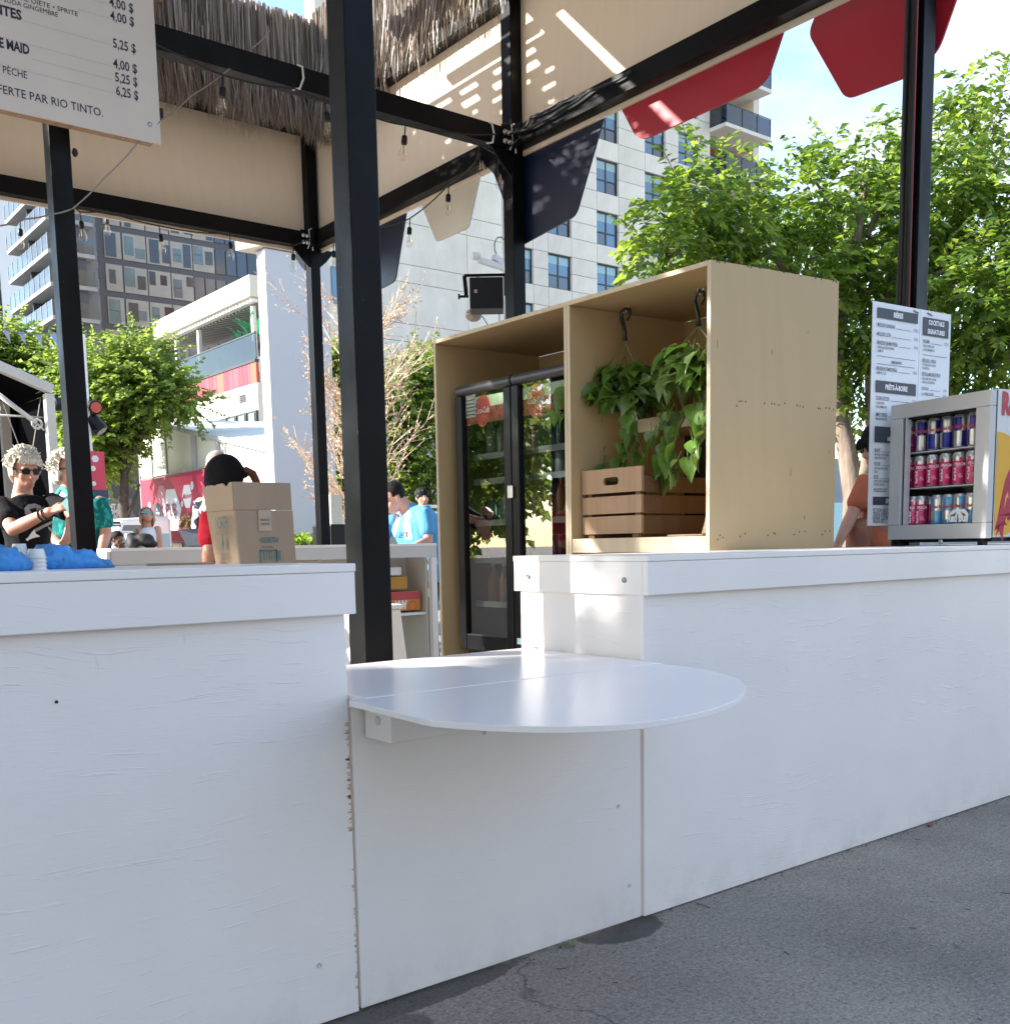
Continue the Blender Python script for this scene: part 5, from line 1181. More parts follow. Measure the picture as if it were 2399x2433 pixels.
t1 = carton(880, 997, 1404, 1456, YI+.08, .22, (M_or, M_co), 'orange and pink drinks carton at the bottom of the shelf pile', 'AHA')
t2 = carton(900, 967, 1370, 1402, YI+.10, .2, (M_am, M_am), 'amber drinks carton in the middle of the shelf pile')
t3 = carton(905, 953, 1347, 1368, YI+.11, .18, (M_white, M_white), 'small white carton on top of the shelf pile')
# waste bin with sloping sides
YBn = 5.6; a, b = px(905, 1450, 1, YBn), px(957, 1452, 1, YBn); c, e = px(905, 1600, 1, YBn), px(972, 1600, 1, YBn)
zt__ = a.z; d = MB(); X1t, X1b = b.x, px(967, 1568, 1, YBn).x; x0b = X1t-.34
V = [(x0b-.02, YBn, .01), (X1b+.05, YBn, .01), (X1b+.05, YBn+.36, .01), (x0b-.02, YBn+.36, .01), (x0b+.02, YBn+.02, zt__), (X1t, YBn+.02, zt__), (X1t, YBn+.32, zt__), (x0b+.02, YBn+.32, zt__)]
t = thing('waste_bin', 'tapered white plastic bin behind the widest post under the rear shelf', 'bin', (x0b, YBn, 0))
d.add(V, [(0, 3, 2, 1), (4, 5, 6, 7), (0, 1, 5, 4), (1, 2, 6, 5), (2, 3, 7, 6), (3, 0, 4, 7)]); d.build('body', M_white, t, bevel=.015)
MB().box(x0b+.0, X1t+.012, YBn+.005, YBn+.335, zt__+.001, zt__+.03).build('rim', M_white, t, bevel=.01)
# payment terminal and bags on the rear counter
t = thing('tablet_till', 'grey tablet till tilted on the rear counter beside the box', 'tablet', px(475, 1295, 1, YI+.3))
a = px(438, 1284, 1, YI+.25); b = px(497, 1270, 1, YI+.25); c = px(447, 1305, 1, YI+.12); e = px(500, 1303, 1, YI+.12)
MB().prism([Vector((a.x, a.y+.1, ztr+.11)), Vector((b.x, b.y+.1, ztr+.12)), Vector((e.x, c.y, ztr+.004)), Vector((c.x, c.y, ztr+.004))], (0, .02, .012)).build('screen_housing', flat('grey_tablet', (.10, .10, .105), .4), t, bevel=.004)
MB().box(c.x+.03, e.x-.03, YI+.18, YI+.30, ztr+.001, ztr+.03).build('stand', M_black, t)
d = MB(); r2 = random.Random(6)
for k in range(12): p = px(r2.uniform(302, 365), 1303, 1, YI+.4); d.ball((p.x, YI+.4+r2.uniform(-.05, .05), ztr+.02+r2.uniform(0, .05)), (r2.uniform(.03, .07), .05, r2.uniform(.02, .05)), 10)
o = link_mesh(remeshed(d, .012, 2), 'shoulder_bag', flat('black_fabric', (.02, .02, .022), .7), None); tag(o, 'black and grey bag slumped on the rear counter before the white tank top', 'bag')
for v in o.data.vertices: v.co.z = max(v.co.z, ztr+.001)

# ------------------------------------------------------------------ loudspeaker on a white mast beyond the cabinet
YL = 6.9; p0, p1 = px(1116, 732, 1, YL), px(1195, 658, 1, YL)
t = thing('loudspeaker', 'square black loudspeaker in a bracket on a white mast by the middle post', 'speaker', ((p0.x+p1.x)/2, YL, p0.z))
fz = Vector((FW.x, FW.y, 0)).normalized(); rz_ = Vector((fz.y, -fz.x, 0)); DL_ = 7.9
q0, q1 = pz(1116, 732, DL_), pz(1195, 658, DL_); cc = (q0+q1)/2; hw_, hh_ = (q1-q0).dot(rz_)/2, (q1.z-q0.z)/2
MB().obox(cc+fz*.11, rz_*hw_, fz*.11, Z_*hh_).build('cabinet', M_black, t, bevel=.006)
d = MB(); A_ = cc-rz_*(hw_+.04)+fz*.11; B_ = cc+rz_*(hw_+.02)+fz*.11; up_ = Z_*(hh_+.04); d.bar(A_+up_, B_+up_, .03, .016); d.bar(A_+up_, A_+rz_*.012, .03, .010, up=fz); d.bar(B_+up_, B_, .03, .010, up=fz); d.build('yoke', M_steel, t)
d = MB(); d.tube([A_-rz_*.045, A_+rz_*.03], .010, 8); d.tube([A_-rz_*.045+Z_*.02, A_-rz_*.045-Z_*.02], .008, 6); d.build('clamp_knob', M_black, t)
d = MB(); e_ = cc-rz_*(hw_*.72)-fz*.0015; d.add([e_, e_+rz_*.022, e_+rz_*.022+Z_*.024, e_+Z_*.024], [(0, 1, 2, 3)]); e_ = e_-fz*.0006; d.add([e_+rz_*.006+Z_*.006, e_+rz_*.016+Z_*.006, e_+rz_*.014+Z_*.019], [(0, 1, 2)], 1); d.build('badge', [flat('badge_grey', (.45, .4, .4), .5), M_black], t)
d = MB(); d.ball(((p0.x+p1.x)/2-.03, YL+.14, p0.z-.01), (.07, .07, .055), 14); tag(d.build('lamp_dome', flat('amber_glass', (.30, .24, .18), .25), smooth=True), 'round dark lamp hanging just under the square loudspeaker', 'lamp')
t = thing('lighting_mast', 'thin white metal mast left of the middle post carrying the loudspeaker', 'mast', (px(1201, 650, 1, YL+.1).x, YL+.1, 0))
xm_ = px(1200, 650, 1, YL+.1).x; MB().tube([(xm_, YL+.1, .0), (xm_, YL+.1, 4.6)], .021, 12).build('pole', M_white, t, smooth='auto')
MB().tube([(xm_-.055, YL+.12, 1.2), (xm_-.055, YL+.12, p0.z+.12)], .016, 10).build('lower_pole', M_white, t, smooth='auto')
d = MB(); d.bar((xm_, YL+.05, p1.z+.085), (p0.x+.14, YL+.05, p1.z+.115), .04, .045); d.lathe((p0.x+.09, YL+.02, p1.z+.13), [(.03, -.03), (.03, .03)], 12, axis=(1, -.3, 0)); d.bar((xm_-.08, YL+.05, p1.z+.13), (xm_-.16, YL+.05, p1.z+.16), .05, .05); d.build('clamp_arm', M_white, t, bevel=.004)
d = MB(); c = Vector((xm_-.09, YL+.04, p1.z+.24)); d.tube([c+Vector((math.cos(k*.5)*.065, 0, math.sin(k*.5)*.085)) for k in range(2, 11)], .006, 6); d.build('cable_loop', M_wire, t)
d = MB(); d.tube([(p0.x+.20, YL+.1, p0.z-.02), (p0.x+.27, YL+.1, p0.z-.10), (xm_-.05, YL+.1, p0.z-.15)], .004, 5); d.build('lead', M_rubber, t)
# ------------------------------------------------------------------ concrete apartment building
YC = 44.0
def concrete(name, col):
    m, N, L, b = newmat(name); t = N.new('ShaderNodeTexCoord'); P = t.outputs['Object']
    c = mixc(N, L, rng_node(N, L, noise(N, L, P, .8, 6, .65, sc=(1, 1, .6)), .3, .7), tuple(x*.86 for x in col), tuple(x*1.08 for x in col))
    c = mixc(N, L, rng_node(N, L, noise(N, L, P, 3.0, 4, .7, sc=(1, 1, .15)), .55, .8, 0, .25), c, tuple(x*.6 for x in col))
    oi = N.new('ShaderNodeObjectInfo'); k = rng_node(N, L, oi.outputs['Random'], 0, 1, .94, 1.05); c = mixc(N, L, 1.0, c, k, 'MULTIPLY')
    L.new(c, b.inputs['Base Color']); b.inputs['Roughness'].default_value = .8; return m
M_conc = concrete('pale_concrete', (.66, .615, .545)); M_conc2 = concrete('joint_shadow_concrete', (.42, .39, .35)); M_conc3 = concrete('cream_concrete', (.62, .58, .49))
def skyglass(name, col, rough=.08): return mat(name, col, rough, spec=.9, var=.1, scale=.7)
M_wblue = skyglass('blue_window_glass', (.07, .16, .27)); M_wpale = skyglass('pale_window_glass', (.22, .36, .40)); M_wgrey = skyglass('grey_window_glass', (.06, .08, .11)); M_wframe = flat('dark_window_frame', (.02, .021, .024), .4)
bt = thing('apartment_building', 'tall pale concrete apartment building with dark framed windows behind the kiosk', 'building', (40, YC, 0))
colsR = [(35.3, 36.95), (38.0, 39.7), (41.6, 43.3), (45.4, 47.1), (48.2, 49.9)]
X0b, X1b = 24.4, 55.6; sills = [9.3+2.8*k for k in range(9)]
sills = [14.87-5.6+2.8*k for k in range(9)]
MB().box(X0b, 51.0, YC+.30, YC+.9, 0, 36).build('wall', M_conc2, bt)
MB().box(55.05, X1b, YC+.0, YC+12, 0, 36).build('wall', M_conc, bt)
xg = [X0b, 26.9, 32.6]; xs_ = [35.3, 36.95, 38.0, 39.7, 41.6, 43.3, 45.4, 47.1, 48.2, 49.9, 51.0]
_pm = {}
def panel(x0, x1, z0, z1):
    w, h = round(x1-x0-.025, 3), round(z1-z0-.025, 3)
    if (w, h) not in _pm: _pm[(w, h)] = MB().box(0, w, 0, .28, 0, h).mesh('wall_panel', M_conc)
    place(_pm[(w, h)], 'wall_panel', (x0+.015, YC, z0+.015), bt)
for k, s in enumerate(sills):
    if s < 8: continue
    for i in range(len(xg)-1+1):
        a = xg[i]; b = (xg+[35.3])[i+1]
        if s > 17.5: break
        panel(a, b, s-1.0, s-.15); panel(a, b, s-.15, s+1.8)
    if s > 17.5:
        for i in range(3): a = xg[i]; b = (xg+[35.3])[i+1]; panel(a, b, s-1.0, s-.15) if s < 18 else None; panel(a, b, s-.15, s+1.8) if s < 18 else (panel(a, b, s-1.0, s+1.8))
    for i in range(len(xs_)-1):
        a, b = xs_[i], xs_[i+1]; win = (a, b) in colsR
        panel(a, b, s-1.0, s)
        if not win:
            panel(a, b, s, s+.9); panel(a, b, s+.9, s+1.8)
def wmesh(w, h):
    f = MB(); t_ = .07
    f.box(0, w, 0, .10, 0, t_); f.box(0, w, 0, .10, h-t_, h); f.box(0, t_, 0, .10, t_, h-t_); f.box(w-t_, w, 0, .10, t_, h-t_)
    f.box(w/2-.035, w/2+.035, .01, .09, t_, h-t_); f.box(t_, w/2-.035, .01, .09, h*.40-.03, h*.40+.03); f.box(w/2+.035, w-t_, .01, .09, h*.40-.03, h*.40+.03)
    return f.mesh('window', M_wframe)
wm = wmesh(1.68, 1.8)
pl_, pm_, pg_ = (MB().box(0, .73, .05, .06, 0, .97).mesh('pane', M_wpale), MB().box(0, .73, .05, .06, 0, .62).mesh('pane', M_wgrey), MB().box(0, .73, .05, .06, 0, .97).mesh('pane', M_wblue))
blind = MB().box(0, .73, .04, .049, 0, .42).mesh('blind', M_wpale)
r2 = random.Random(21)
for k, s in enumerate(sills):
    if s < 8: continue
    for (a, b) in colsR:
        if s < 11 and a > 40: continue
        w = place(wm, 'window', (a+.01, YC+.15, s), bt)
        for i in (0, 1):
            o = place(pg_, 'pane', (a+.08+i*.80, YC+.15, s+.76), w); o = place(pm_ if r2.random() < .6 else MB().box(0, .73, .05, .06, 0, .62).mesh('pane', M_wblue), 'pane', (a+.08+i*.80, YC+.15, s+.07), w)
            o = place(blind, 'blind', (a+.08+i*.80, YC+.15, s+1.73-.42*1), w)
# recessed balconies at the right hand corner
M_smoke = glassmat('smoky_balcony_glass', (.16, .20, .25), .04)
M_redwall = flat('dark_red_wall', (.28, .03, .04), .6)
for s in sills:
    if s < 10: continue
    zf_ = s+2.8*0-.35+.9
    zf_ = 22.75+2.8*round((s-20.47)/2.8)-.0
    MB().box(51.0, 55.04, YC+1.5, YC+1.62, zf_+.2, zf_+2.8).build('recess_wall', M_redwall, bt)
    MB().box(50.9, 55.15, YC-1.3, YC+1.6, zf_, zf_+.22).build('balcony_slab', M_conc, bt)
    b_ = MB().box(50.95, 55.10, YC-1.28, YC-1.26, zf_+.23, zf_+1.25).build('balcony_glass', M_smoke, bt)
    MB().box(50.95, 50.97, YC-1.25, YC+.0, zf_+.23, zf_+1.25).build('balcony_glass', M_smoke, bt)
    f_ = MB().box(51.3, 54.6, YC+1.42, YC+1.49, zf_+.22, zf_+2.35).build('balcony_door', M_wframe, bt)
    for i in range(3): MB().box(51.38+i*1.08, 52.36+i*1.08, YC+1.40, YC+1.415, zf_+.32, zf_+2.25).build('pane', M_wblue if i != 1 else M_wpale, f_)
    d = MB()
    for x in (50.96, 52.4, 53.8, 55.08): d.box(x-.02, x+.02, YC-1.31, YC-1.285, zf_+.22, zf_+1.27)
    d.box(50.95, 55.10, YC-1.31, YC-1.285, zf_+1.26, zf_+1.30); d.build('railing', M_wframe, bt)
# bright lower building seen between the far post and the widest post
t = thing('side_building', 'sunlit cream building slice seen between the far post and widest post', 'building', (21, 41, 0))
xa, xb = px(757, 900, 1, 36).x, px(800, 900, 1, 36).x
MB().box(xa, xb+.4, 36, 36.6, 0, 12.6).build('wall', M_conc3, t)
w_ = MB().box(px(765, 1, 1, 35.9).x, px(778, 1, 1, 35.9).x, 35.9, 35.99, px(770, 715, 1, 35.9).z, px(770, 628, 1, 35.9).z).build('window', M_wblue, t)

# ------------------------------------------------------------------ dark glass tower, reflections put into panel colours, balconies on its left side
YT = 90.0; bt = thing('glass_tower', 'dark glass tower with a painted reflection of a pale building, balconies down its left edge', 'building', (33, YT, 0))
x0, x1 = px(118, 700, 1, YT).x, px(616, 700, 1, YT).x
zlo, zhi = 8.0, 34.0
M_span = mat('dark_spandrel', (.055, .057, .066), .35, var=.12, scale=.6); M_beige = mat('beige_reflection_and_seam', (.30, .28, .24), .3, var=.18, scale=.5); M_dglass = mat('dark_tower_glass', (.012, .016, .022), .12, spec=.8, var=.5, scale=.4); M_tgl = mat('teal_tower_glass', (.10, .15, .16), .12, spec=.7, var=.5, scale=.5); M_bgl = mat('night_blue_glass', (.022, .035, .062), .1, spec=.8, var=.5, scale=.3)
MB().box(x0, x1, YT+.2, YT+15, 0, zhi+6).build('wall', M_span, bt)
ST = 2.64; r2 = random.Random(8); z0g = px(250, 700, 1, YT).z
nf = 9; pmesh = {}
def tp(x, w, z, h, m, nm, d=0.0, par=None):
    k = (round(w, 2), round(h, 2), m.name, round(d, 2))
    if k not in pmesh: pmesh[k] = MB().box(0, w, -d, .1-d, 0, h).mesh(nm, m)
    return place(pmesh[k], nm, (x, YT+.1, z), par or bt)
nb = 9; bw = (x1-x0)/nb
for f_ in range(nf):
    z = z0g+(f_-3)*ST
    for b_ in range(nb):
        xx = x0+b_*bw
        if b_ >= 7 or (b_ == 6 and r2.random() < .4):
            for j in range(2): tp(xx+.05+j*bw/2, bw/2-.12, z+.45, ST-.55, M_bgl if r2.random() < .7 else M_dglass, 'pane')
            continue
        if b_ in (2,) and f_ % 1 == 0: xx += .5; w_av = bw-.65
        else: w_av = bw-.10
        p = tp(xx+.05, w_av, z+.42, ST-.50, M_beige, 'painted_reflection_panel')  # reflected pale facade painted as beige panels, its windows as panes
        n = 2 if w_av > 1.6 else 1
        for j in range(n):
            ww = r2.uniform(.5, .95); hh = r2.choice([.8, 1.1, 1.5, 1.9]); px_ = xx+.1+j*w_av/n+r2.uniform(0, .3); pz_ = z+.45+r2.uniform(0, max(.01, ST-.58-hh))
            o = tp(px_, min(ww, w_av/n-.15), pz_, hh, r2.choice([M_dglass, M_dglass, M_tgl]), 'pane', .03, p)
            if r2.random() < .6: tp(px_+.02, min(ww, w_av/n-.2)*.9, pz_+hh*.5, .05, M_span, 'mullion', .05, p)
# balconies
XBc = 27.5; M_slabg = concrete('grey_balcony_concrete', (.30, .30, .30))
xc0 = px(100, 700, 1, YT).x
for k in range(9):
    yb_ = 478+79*(k-1)
    n_, f_ = px(101+6.2*k, yb_+32-4*0, 0, 24.0), px(10+5.4*k, yb_+32+72-2*k*0, 0, 24.0)
    zbal = n_.z; ya_, yb2 = n_.y, max(n_.y+6, f_.y)
    p = MB().box(24.0, 27.5, ya_, yb2, zbal-.30, zbal).build('balcony_slab', M_slabg, bt)
    MB().box(24.0, 24.05, ya_, yb2, zbal+.02, zbal+1.15).build('balcony_glass', M_railglass, bt)
    MB().box(24.06, 27.4, ya_, ya_+.05, zbal+.02, zbal+1.15).build('balcony_glass', M_railglass, bt)
    d = MB(); d.box(24.4, 26.9, ya_+(yb2-ya_)*.55, ya_+(yb2-ya_)*.55+.15, zbal+.0, zbal+2.3); d.box(25.6, 26.9, ya_+.5, ya_+.65, zbal, zbal+2.3); d.build('divider', M_span, bt)
    d = MB()
    for j in range(9): yy = ya_+(yb2-ya_)*j/8; d.box(23.97, 23.995, yy-.03, yy+.03, zbal-.05, zbal+1.17)
    d.build('rail_posts', M_slabg, bt, kind='stuff')
ynear = px(101, 478, 0, 24.0).y
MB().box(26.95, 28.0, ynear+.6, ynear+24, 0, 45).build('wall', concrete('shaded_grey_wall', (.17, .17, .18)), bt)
t = thing('tower_block', 'dark windowed block with pale floor bands at the far left edge', 'building', (22, 110, 0))
YB2 = 112.; xa, xb = px(-60, 600, 1, YB2).x, px(36, 600, 1, YB2).x
MB().box(xa, xb, YB2, YB2+10, 0, 60).build('wall', M_slabg, t)
for k in range(12):
    z = px(10, 882-68*k, 1, YB2).z; MB().box(xa, xb-1.6, YB2-.06, YB2-.01, z, z+2.2).build('window', M_dglass, t)

# ------------------------------------------------------------------ terrace building with red stripes
XT = 18.0; bt = thing('terrace_building', 'cream building with open roof terrace, flat canopy and red striped parapet', 'building', (XT, 42, 0))
ya, yb = 38.3, px(362, 762, 0, XT).y; zc1 = 11.55; zc0_ = 10.75
MB().box(XT, XT+2.4, ya, yb, zc0_, zc1).build('canopy_slab', M_conc3, bt, bevel=.03)
d = MB()
for k in range(30): d.box(XT+.45, XT+2.35, ya+.2+k*.34, ya+.34+k*.34, zc0_-.20, zc0_-.01)
d.build('ceiling_rib', flat('grey_ribs', (.30, .30, .30), .6), bt, kind='stuff')
d = MB()
for k in range(26): y = ya+.2+k*(yb-ya-2)/26; d.box(XT+.15, XT+.42, y, y+.22, zc0_-.14, zc0_-.005)
d.build('canopy_bracket', M_white, bt, kind='stuff')
for y in (px(418, 800, 0, XT+.4).y, px(472, 800, 0, XT+.4).y, px(603, 800, 0, XT+.4).y): MB().box(XT+.35, XT+.5, y-.09, y+.09, 8.3, zc0_-.21).build('terrace_post', M_conc, bt)
zs0, zs1 = 7.50, 8.27; ye = px(405, 925, 0, XT).y; n = 24; M_s1 = flat('crimson_stripe', (.36, .012, .030), .5); M_s2 = flat('orange_stripe', (.42, .07, .025), .5); M_s3 = flat('rose_stripe', (.42, .035, .055), .5)
y = ya-.3; r2 = random.Random(5)
while y < ye:
    w = r2.choice([.25, .4, .55, .7]); MB().box(XT-.02, XT+.1, y, y+w-.02, zs0+.01, zs1-.01).build('stripe_panel', r2.choice([M_s1, M_s1, M_s2, M_s3]), bt); y += w
MB().box(XT-.06, XT+.12, ya-.3, ye, zs1, zs1+.10).build('parapet_cap', M_wframe, bt)
MB().box(XT, XT+.04, ya-.3, ye, zs1+.12, zs1+1.05).build('glass_rail', glassmat('smoked_glass', (.28, .30, .31), .0), bt)
MB().box(XT-.02, XT+.05, ya-.3, ye, zs1+1.06, zs1+1.12).build('hand_rail', M_wframe, bt)
MB().box(XT, XT+2.2, ya-.3, yb-1.5, 3.2, zs0).build('wall', M_conc3, bt)
MB().box(XT+.12, XT+2.2, ya-.3, yb-1.5, zs0+.01, zs0+.4).build('terrace_floor', M_conc, bt)
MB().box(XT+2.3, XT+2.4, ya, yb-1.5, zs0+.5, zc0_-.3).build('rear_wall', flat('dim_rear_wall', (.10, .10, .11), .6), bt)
MB().box(XT+.08, XT+2.2, ya-.3, yb-1.5, 0, 3.19).build('lower_wall', M_conc3, bt)
for k in range(5):
    y0_ = px(612-24*k, 1000, 0, XT-.05).y; y1_ = px(592-24*k, 1000, 0, XT-.05).y
    f_ = MB().box(XT-.10, XT-.01, y0_, y1_, 5.0, 6.45).build('window', M_wframe, bt); MB().box(XT-.13, XT-.105, y0_+.12, y1_-.12, 5.1, 6.35).build('pane', flat('green_glass', (.20, .34, .28), .2), f_)
p = px(575, 947, 0, XT-.03); d = MB()
for k in range(4): d.box(XT-.05, XT-.005, p.y-.3, p.y+.3, p.z-.14+k*.08, p.z-.10+k*.08)
d.build('vent', M_span, bt)
# palms on the terrace
M_palm = leafmat('terrace_palm', (.04, .22, .10), (.06, .38, .14), .4)
def frond_plant(name, p, h, n, seed, lab, cat='plant'):
    r_ = random.Random(seed); t = thing(name, lab, cat, p); d = MB()
    for i in range(n):
        a = 2*math.pi*i/n+r_.uniform(-.3, .3); L = h*r_.uniform(.6, 1); q = [p+Vector((math.cos(a)*L*s*.6, math.sin(a)*L*s*.6, L*(s*1.15-.55*s*s))) for s in (0, .25, .5, .75, 1)]; w = Vector((-math.sin(a), math.cos(a), 0))*h*.07
        V = []; 
        for s, qq in zip((.3, .8, 1, .7, .1), q): V += [qq-w*s, qq+w*s]
        d.add(V, [(2*j, 2*j+1, 2*j+3, 2*j+2) for j in range(4)])
    d.build('frond', M_palm, t); MB().lathe(p+Vector((0, 0, -.25)), [(h*.12, 0), (h*.15, .25)], 10).build('pot', M_span, t)
for (a, b, h, n, s, lb) in ((527, 868, .9, 10, 1, 'small bright green potted plant at the middle of the terrace rail'), (582, 830, 1.3, 14, 2, 'round bright green potted plant at the right of the terrace'), (603, 815, 1.8, 12, 3, 'tallest green potted plant beside the white column on the terrace'), (476, 880, .5, 8, 4, 'small dark potted plant under the second terrace post')):
    frond_plant('potted_plant', px(a, b, 0, XT+.7), h, n, s, lb)

# ------------------------------------------------------------------ white column (end of a white wall)
YK = 17.0; xa, xb = px(628, 600, 1, YK).x, px(756, 600, 1, YK).x; ztk = px(640, 590, 1, YK).z
t = thing('white_wall', 'tall white wall slab with a bright sunlit edge left of the farthest post', 'wall', (xa, YK, 0))
M_wall = mat('pale_grey_render', (.56, .56, .58), .7, var=.05, scale=.5)
yk2 = px(608, 600, 0, xa).y
MB().box(xa, xb+.2, YK, yk2, 0, ztk).build('slab', M_wall, t, bevel=.02)
MB().prism([(xa-.30, yk2+.2, ztk+.01), (xa-.06, YK-.06, ztk+.01), (xb+.24, YK-.06, ztk+.01), (xb+.24, yk2+.2, ztk+.01)], (0, 0, .22)).build('cap', M_conc3, t, bevel=.03)
# ------------------------------------------------------------------ white marquee shed and its printed banner
XS = 9.0; t = thing('white_marquee', 'white panelled marquee with low sloping roof behind the red banner', 'marquee', (XS, 22, 0))
M_tent = mat('marquee_fabric', (.70, .68, .58), .6, var=.08, scale=1.2)
pa, pb, pc, pd = px(323, 997, 0, XS), px(462, 1034, 0, XS), px(520, 1050, 0, XS), px(640, 1078, 0, XS)
ye_ = pd.y
d = MB(); d.prism([(XS, pa.y, 0), (XS, ye_, 0), (XS, ye_, pd.z), (XS, pc.y, pc.z), (XS, pb.y, pb.z), (XS, pa.y, pa.z)], (.05, 0, 0)); d.build('side_wall', M_tent, t)
ra, rb = px(340, 997, 0, XS+.5), px(630, 1035, 0, XS+1.5)
d = MB(); V = [(XS-.05, pa.y+.1, pa.z+.03), (XS-.05, pb.y, pb.z+.06), (XS-.05, ye_-.1, pd.z+.06), (XS+3.2, ye_-.1, pd.z+.75), (XS+3.2, pa.y+.1, pa.z+.15)]
d.add(V, [(0, 1, 4), (1, 2, 3, 4)]); o = d.build('roof', mat('roof_fabric', (.66, .66, .60), .5), t)
d = MB(); d.bar(Vector(V[0]), Vector(V[1]), .08, .10); d.bar(Vector(V[1]), Vector(V[2]), .08, .10); d.box(XS-.06, XS-.01, pb.y-.09, pb.y+.09, 0, pb.z); d.box(XS-.06, XS-.01, pc.y-.04, pc.y+.04, 0, pc.z); d.build('frame', flat('grey_marquee_frame', (.42, .43, .45), .4), t)
for yy in (px(362, 1100, 0, XS).y, px(397, 1100, 0, XS).y): MB().box(XS-.03, XS-.005, yy-.03, yy+.03, 0, pa.z-.3).build('seam', M_beige, t)
c = px(373, 1000, 1, 27.0); tag(MB().box(c.x-.2, c.x+.2, 27, 27.4, 0, px(373, 955, 1, 27).z).build('concrete_pillar', M_conc3), 'short square cream pillar poking up behind the marquee', 'pillar')
XBn_ = 8.7; t = thing('printed_banner', 'red printed banner reading PUB in a white hexagon on the fence', 'banner', px(400, 1290, 0, XBn_))
M_bred = flat('banner_red', (.36, .012, .045), .55); M_brd2 = flat('banner_bright_red', (.62, .02, .09), .55); M_bgry = flat('banner_pale_hexagon', (.60, .62, .66), .55); M_bpnk = flat('banner_pink_hexagon', (.46, .16, .22), .55)
q = lambda x, y: px(x, y, 0, XBn_)
pA, pB, pC, pD = q(333, 1143), q(520, 1108), q(520, 1290), q(344, 1290)
d = MB(); d.prism([(XBn_, pA.y, pD.z), (XBn_, pB.y, pD.z), (XBn_, pB.y, pB.z), (XBn_, pA.y, pA.z)], (.02, 0, 0)); d.build('fabric', M_bred, t)
d = MB()
def bpoly(pts, mi, lift): d.add([q(*p_)+Vector((-lift, 0, 0)) for p_ in pts], [tuple(range(len(pts)))[::-1]], mi)
z20 = lambda x, y: (230+x/7.62, 1120+y/7.62)
bpoly([z20(*p_) for p_ in ((1310, 120), (1730, 70), (1745, 560), (1700, 690), (1690, 880), (1600, 640), (1480, 420))], 1, .002)
bpoly([z20(*p_) for p_ in ((1790, 60), (2060, 20), (2060, 600), (1900, 520), (1830, 300))], 1, .002)
bpoly([z20(*p_) for p_ in ((1125, 260), (1210, 255), (1245, 380), (1210, 620), (1150, 650), (1095, 440))], 3, .003)
bpoly([z20(*p_) for p_ in ((1260, 330), (1415, 318), (1535, 680), (1475, 1080), (1310, 1080), (1205, 690))], 2, .005)
bpoly([z20(*p_) for p_ in ((1045, 585), (1145, 580), (1215, 800), (1165, 1050), (1080, 1010), (1020, 790))], 4, .006)
bpoly([z20(*p_) for p_ in ((1580, 250), (1680, 240), (1725, 440), (1690, 665), (1610, 655), (1545, 440))], 5, .006)
for (cx_, cy_, w_, h_) in ((957, 620, 25, 58), (1225, 1085, 36, 88), (1548, 590, 22, 55), (1728, 255, 32, 75)): bpoly([z20(cx_+w_*a_, cy_+h_*b_) for a_, b_ in ((-.5, -1), (.5, -1), (1, 0), (.5, 1), (-.5, 1), (-1, 0))], 2, .007)
def qw(txt, x0, y0, x1, y1, ch, mi, bold=.0, lift=.009, **k): 
    a_, b_ = q(*z20(x0, y0)), q(*z20(x1, y1)); write(d, txt, a_, b_-a_, Z_, width=(b_-a_).length, cap=q(*z20(x0, y0-ch)).z-a_.z, mi=mi, bold=bold, off=lift, **k)
qw('PUB', 1275, 815, 1460, 800, 225, 0, 0, .02); qw('Molson', 1560, 505, 1725, 470, 90, 1, .02, shear=.4)
qw('BRASSERIE', 1080, 770, 1145, 775, 32, 5); qw('MAISON', 1085, 850, 1150, 858, 38, 5); qw('PUB', 1085, 915, 1155, 920, 34, 5, .03); qw('U', 1090, 715, 1115, 715, 50, 5)
bpoly([z20(*p_) for p_ in ((1730, 560), (1905, 575), (1880, 900), (1740, 880))], 4, .003); qw('MOLSON', 1765, 660, 1895, 670, 70, 2, .03)
d.build('print', [M_bred, M_brd2, M_bgry, M_bpnk, M_slate, M_whiteprint], t)
d = MB(); d.tube([(XBn_+.03, pA.y+.05, 0), (XBn_+.03, pA.y+.05, pA.z+.12)], .03, 8); d.tube([(XBn_+.03, pA.y+.1, pA.z+.03), (XBn_+.03, pB.y, pB.z+.03)], .02, 6); d.tube([(XBn_+.03, pA.y+.1, pD.z-.03), (XBn_+.03, pB.y, pD.z-.03)], .025, 6); d.build('fence_rail', M_wire, t)
# banner column behind the left post: red over blue with white hexagons
t = thing('flag_banner', 'upright red and navy banner with white hexagons just right of the left post', 'banner', px(238, 1290, 1, 14.0))
YN = 14.0; a, b = px(205, 1210, 1, YN), px(247, 1073, 1, YN); z_m = px(240, 1164, 1, YN).z; z_b = px(240, 1212, 1, YN).z
MB().box(a.x, b.x, YN, YN+.02, z_m, b.z).build('red_part', flat('salmon_red_banner', (.70, .07, .12), .5), t); MB().box(a.x, b.x+.02, YN, YN+.02, .3, z_m-.001).build('navy_part', flat('slate_blue_banner', (.055, .07, .13), .5), t)
d = MB()
for (hx, hy, rr_) in ((226, 1090, 9), (221, 1113, 7), (223, 1149, 6)):
    c = px(hx, hy, 1, YN-.002); s_ = (px(hx+rr_, hy, 1, YN).x-c.x); d.add([c+Vector((math.cos(k*math.pi/3)*s_, 0, math.sin(k*math.pi/3)*s_)) for k in range(6)], [tuple(range(6))])
d.build('hexagon_print', M_whiteprint, t)
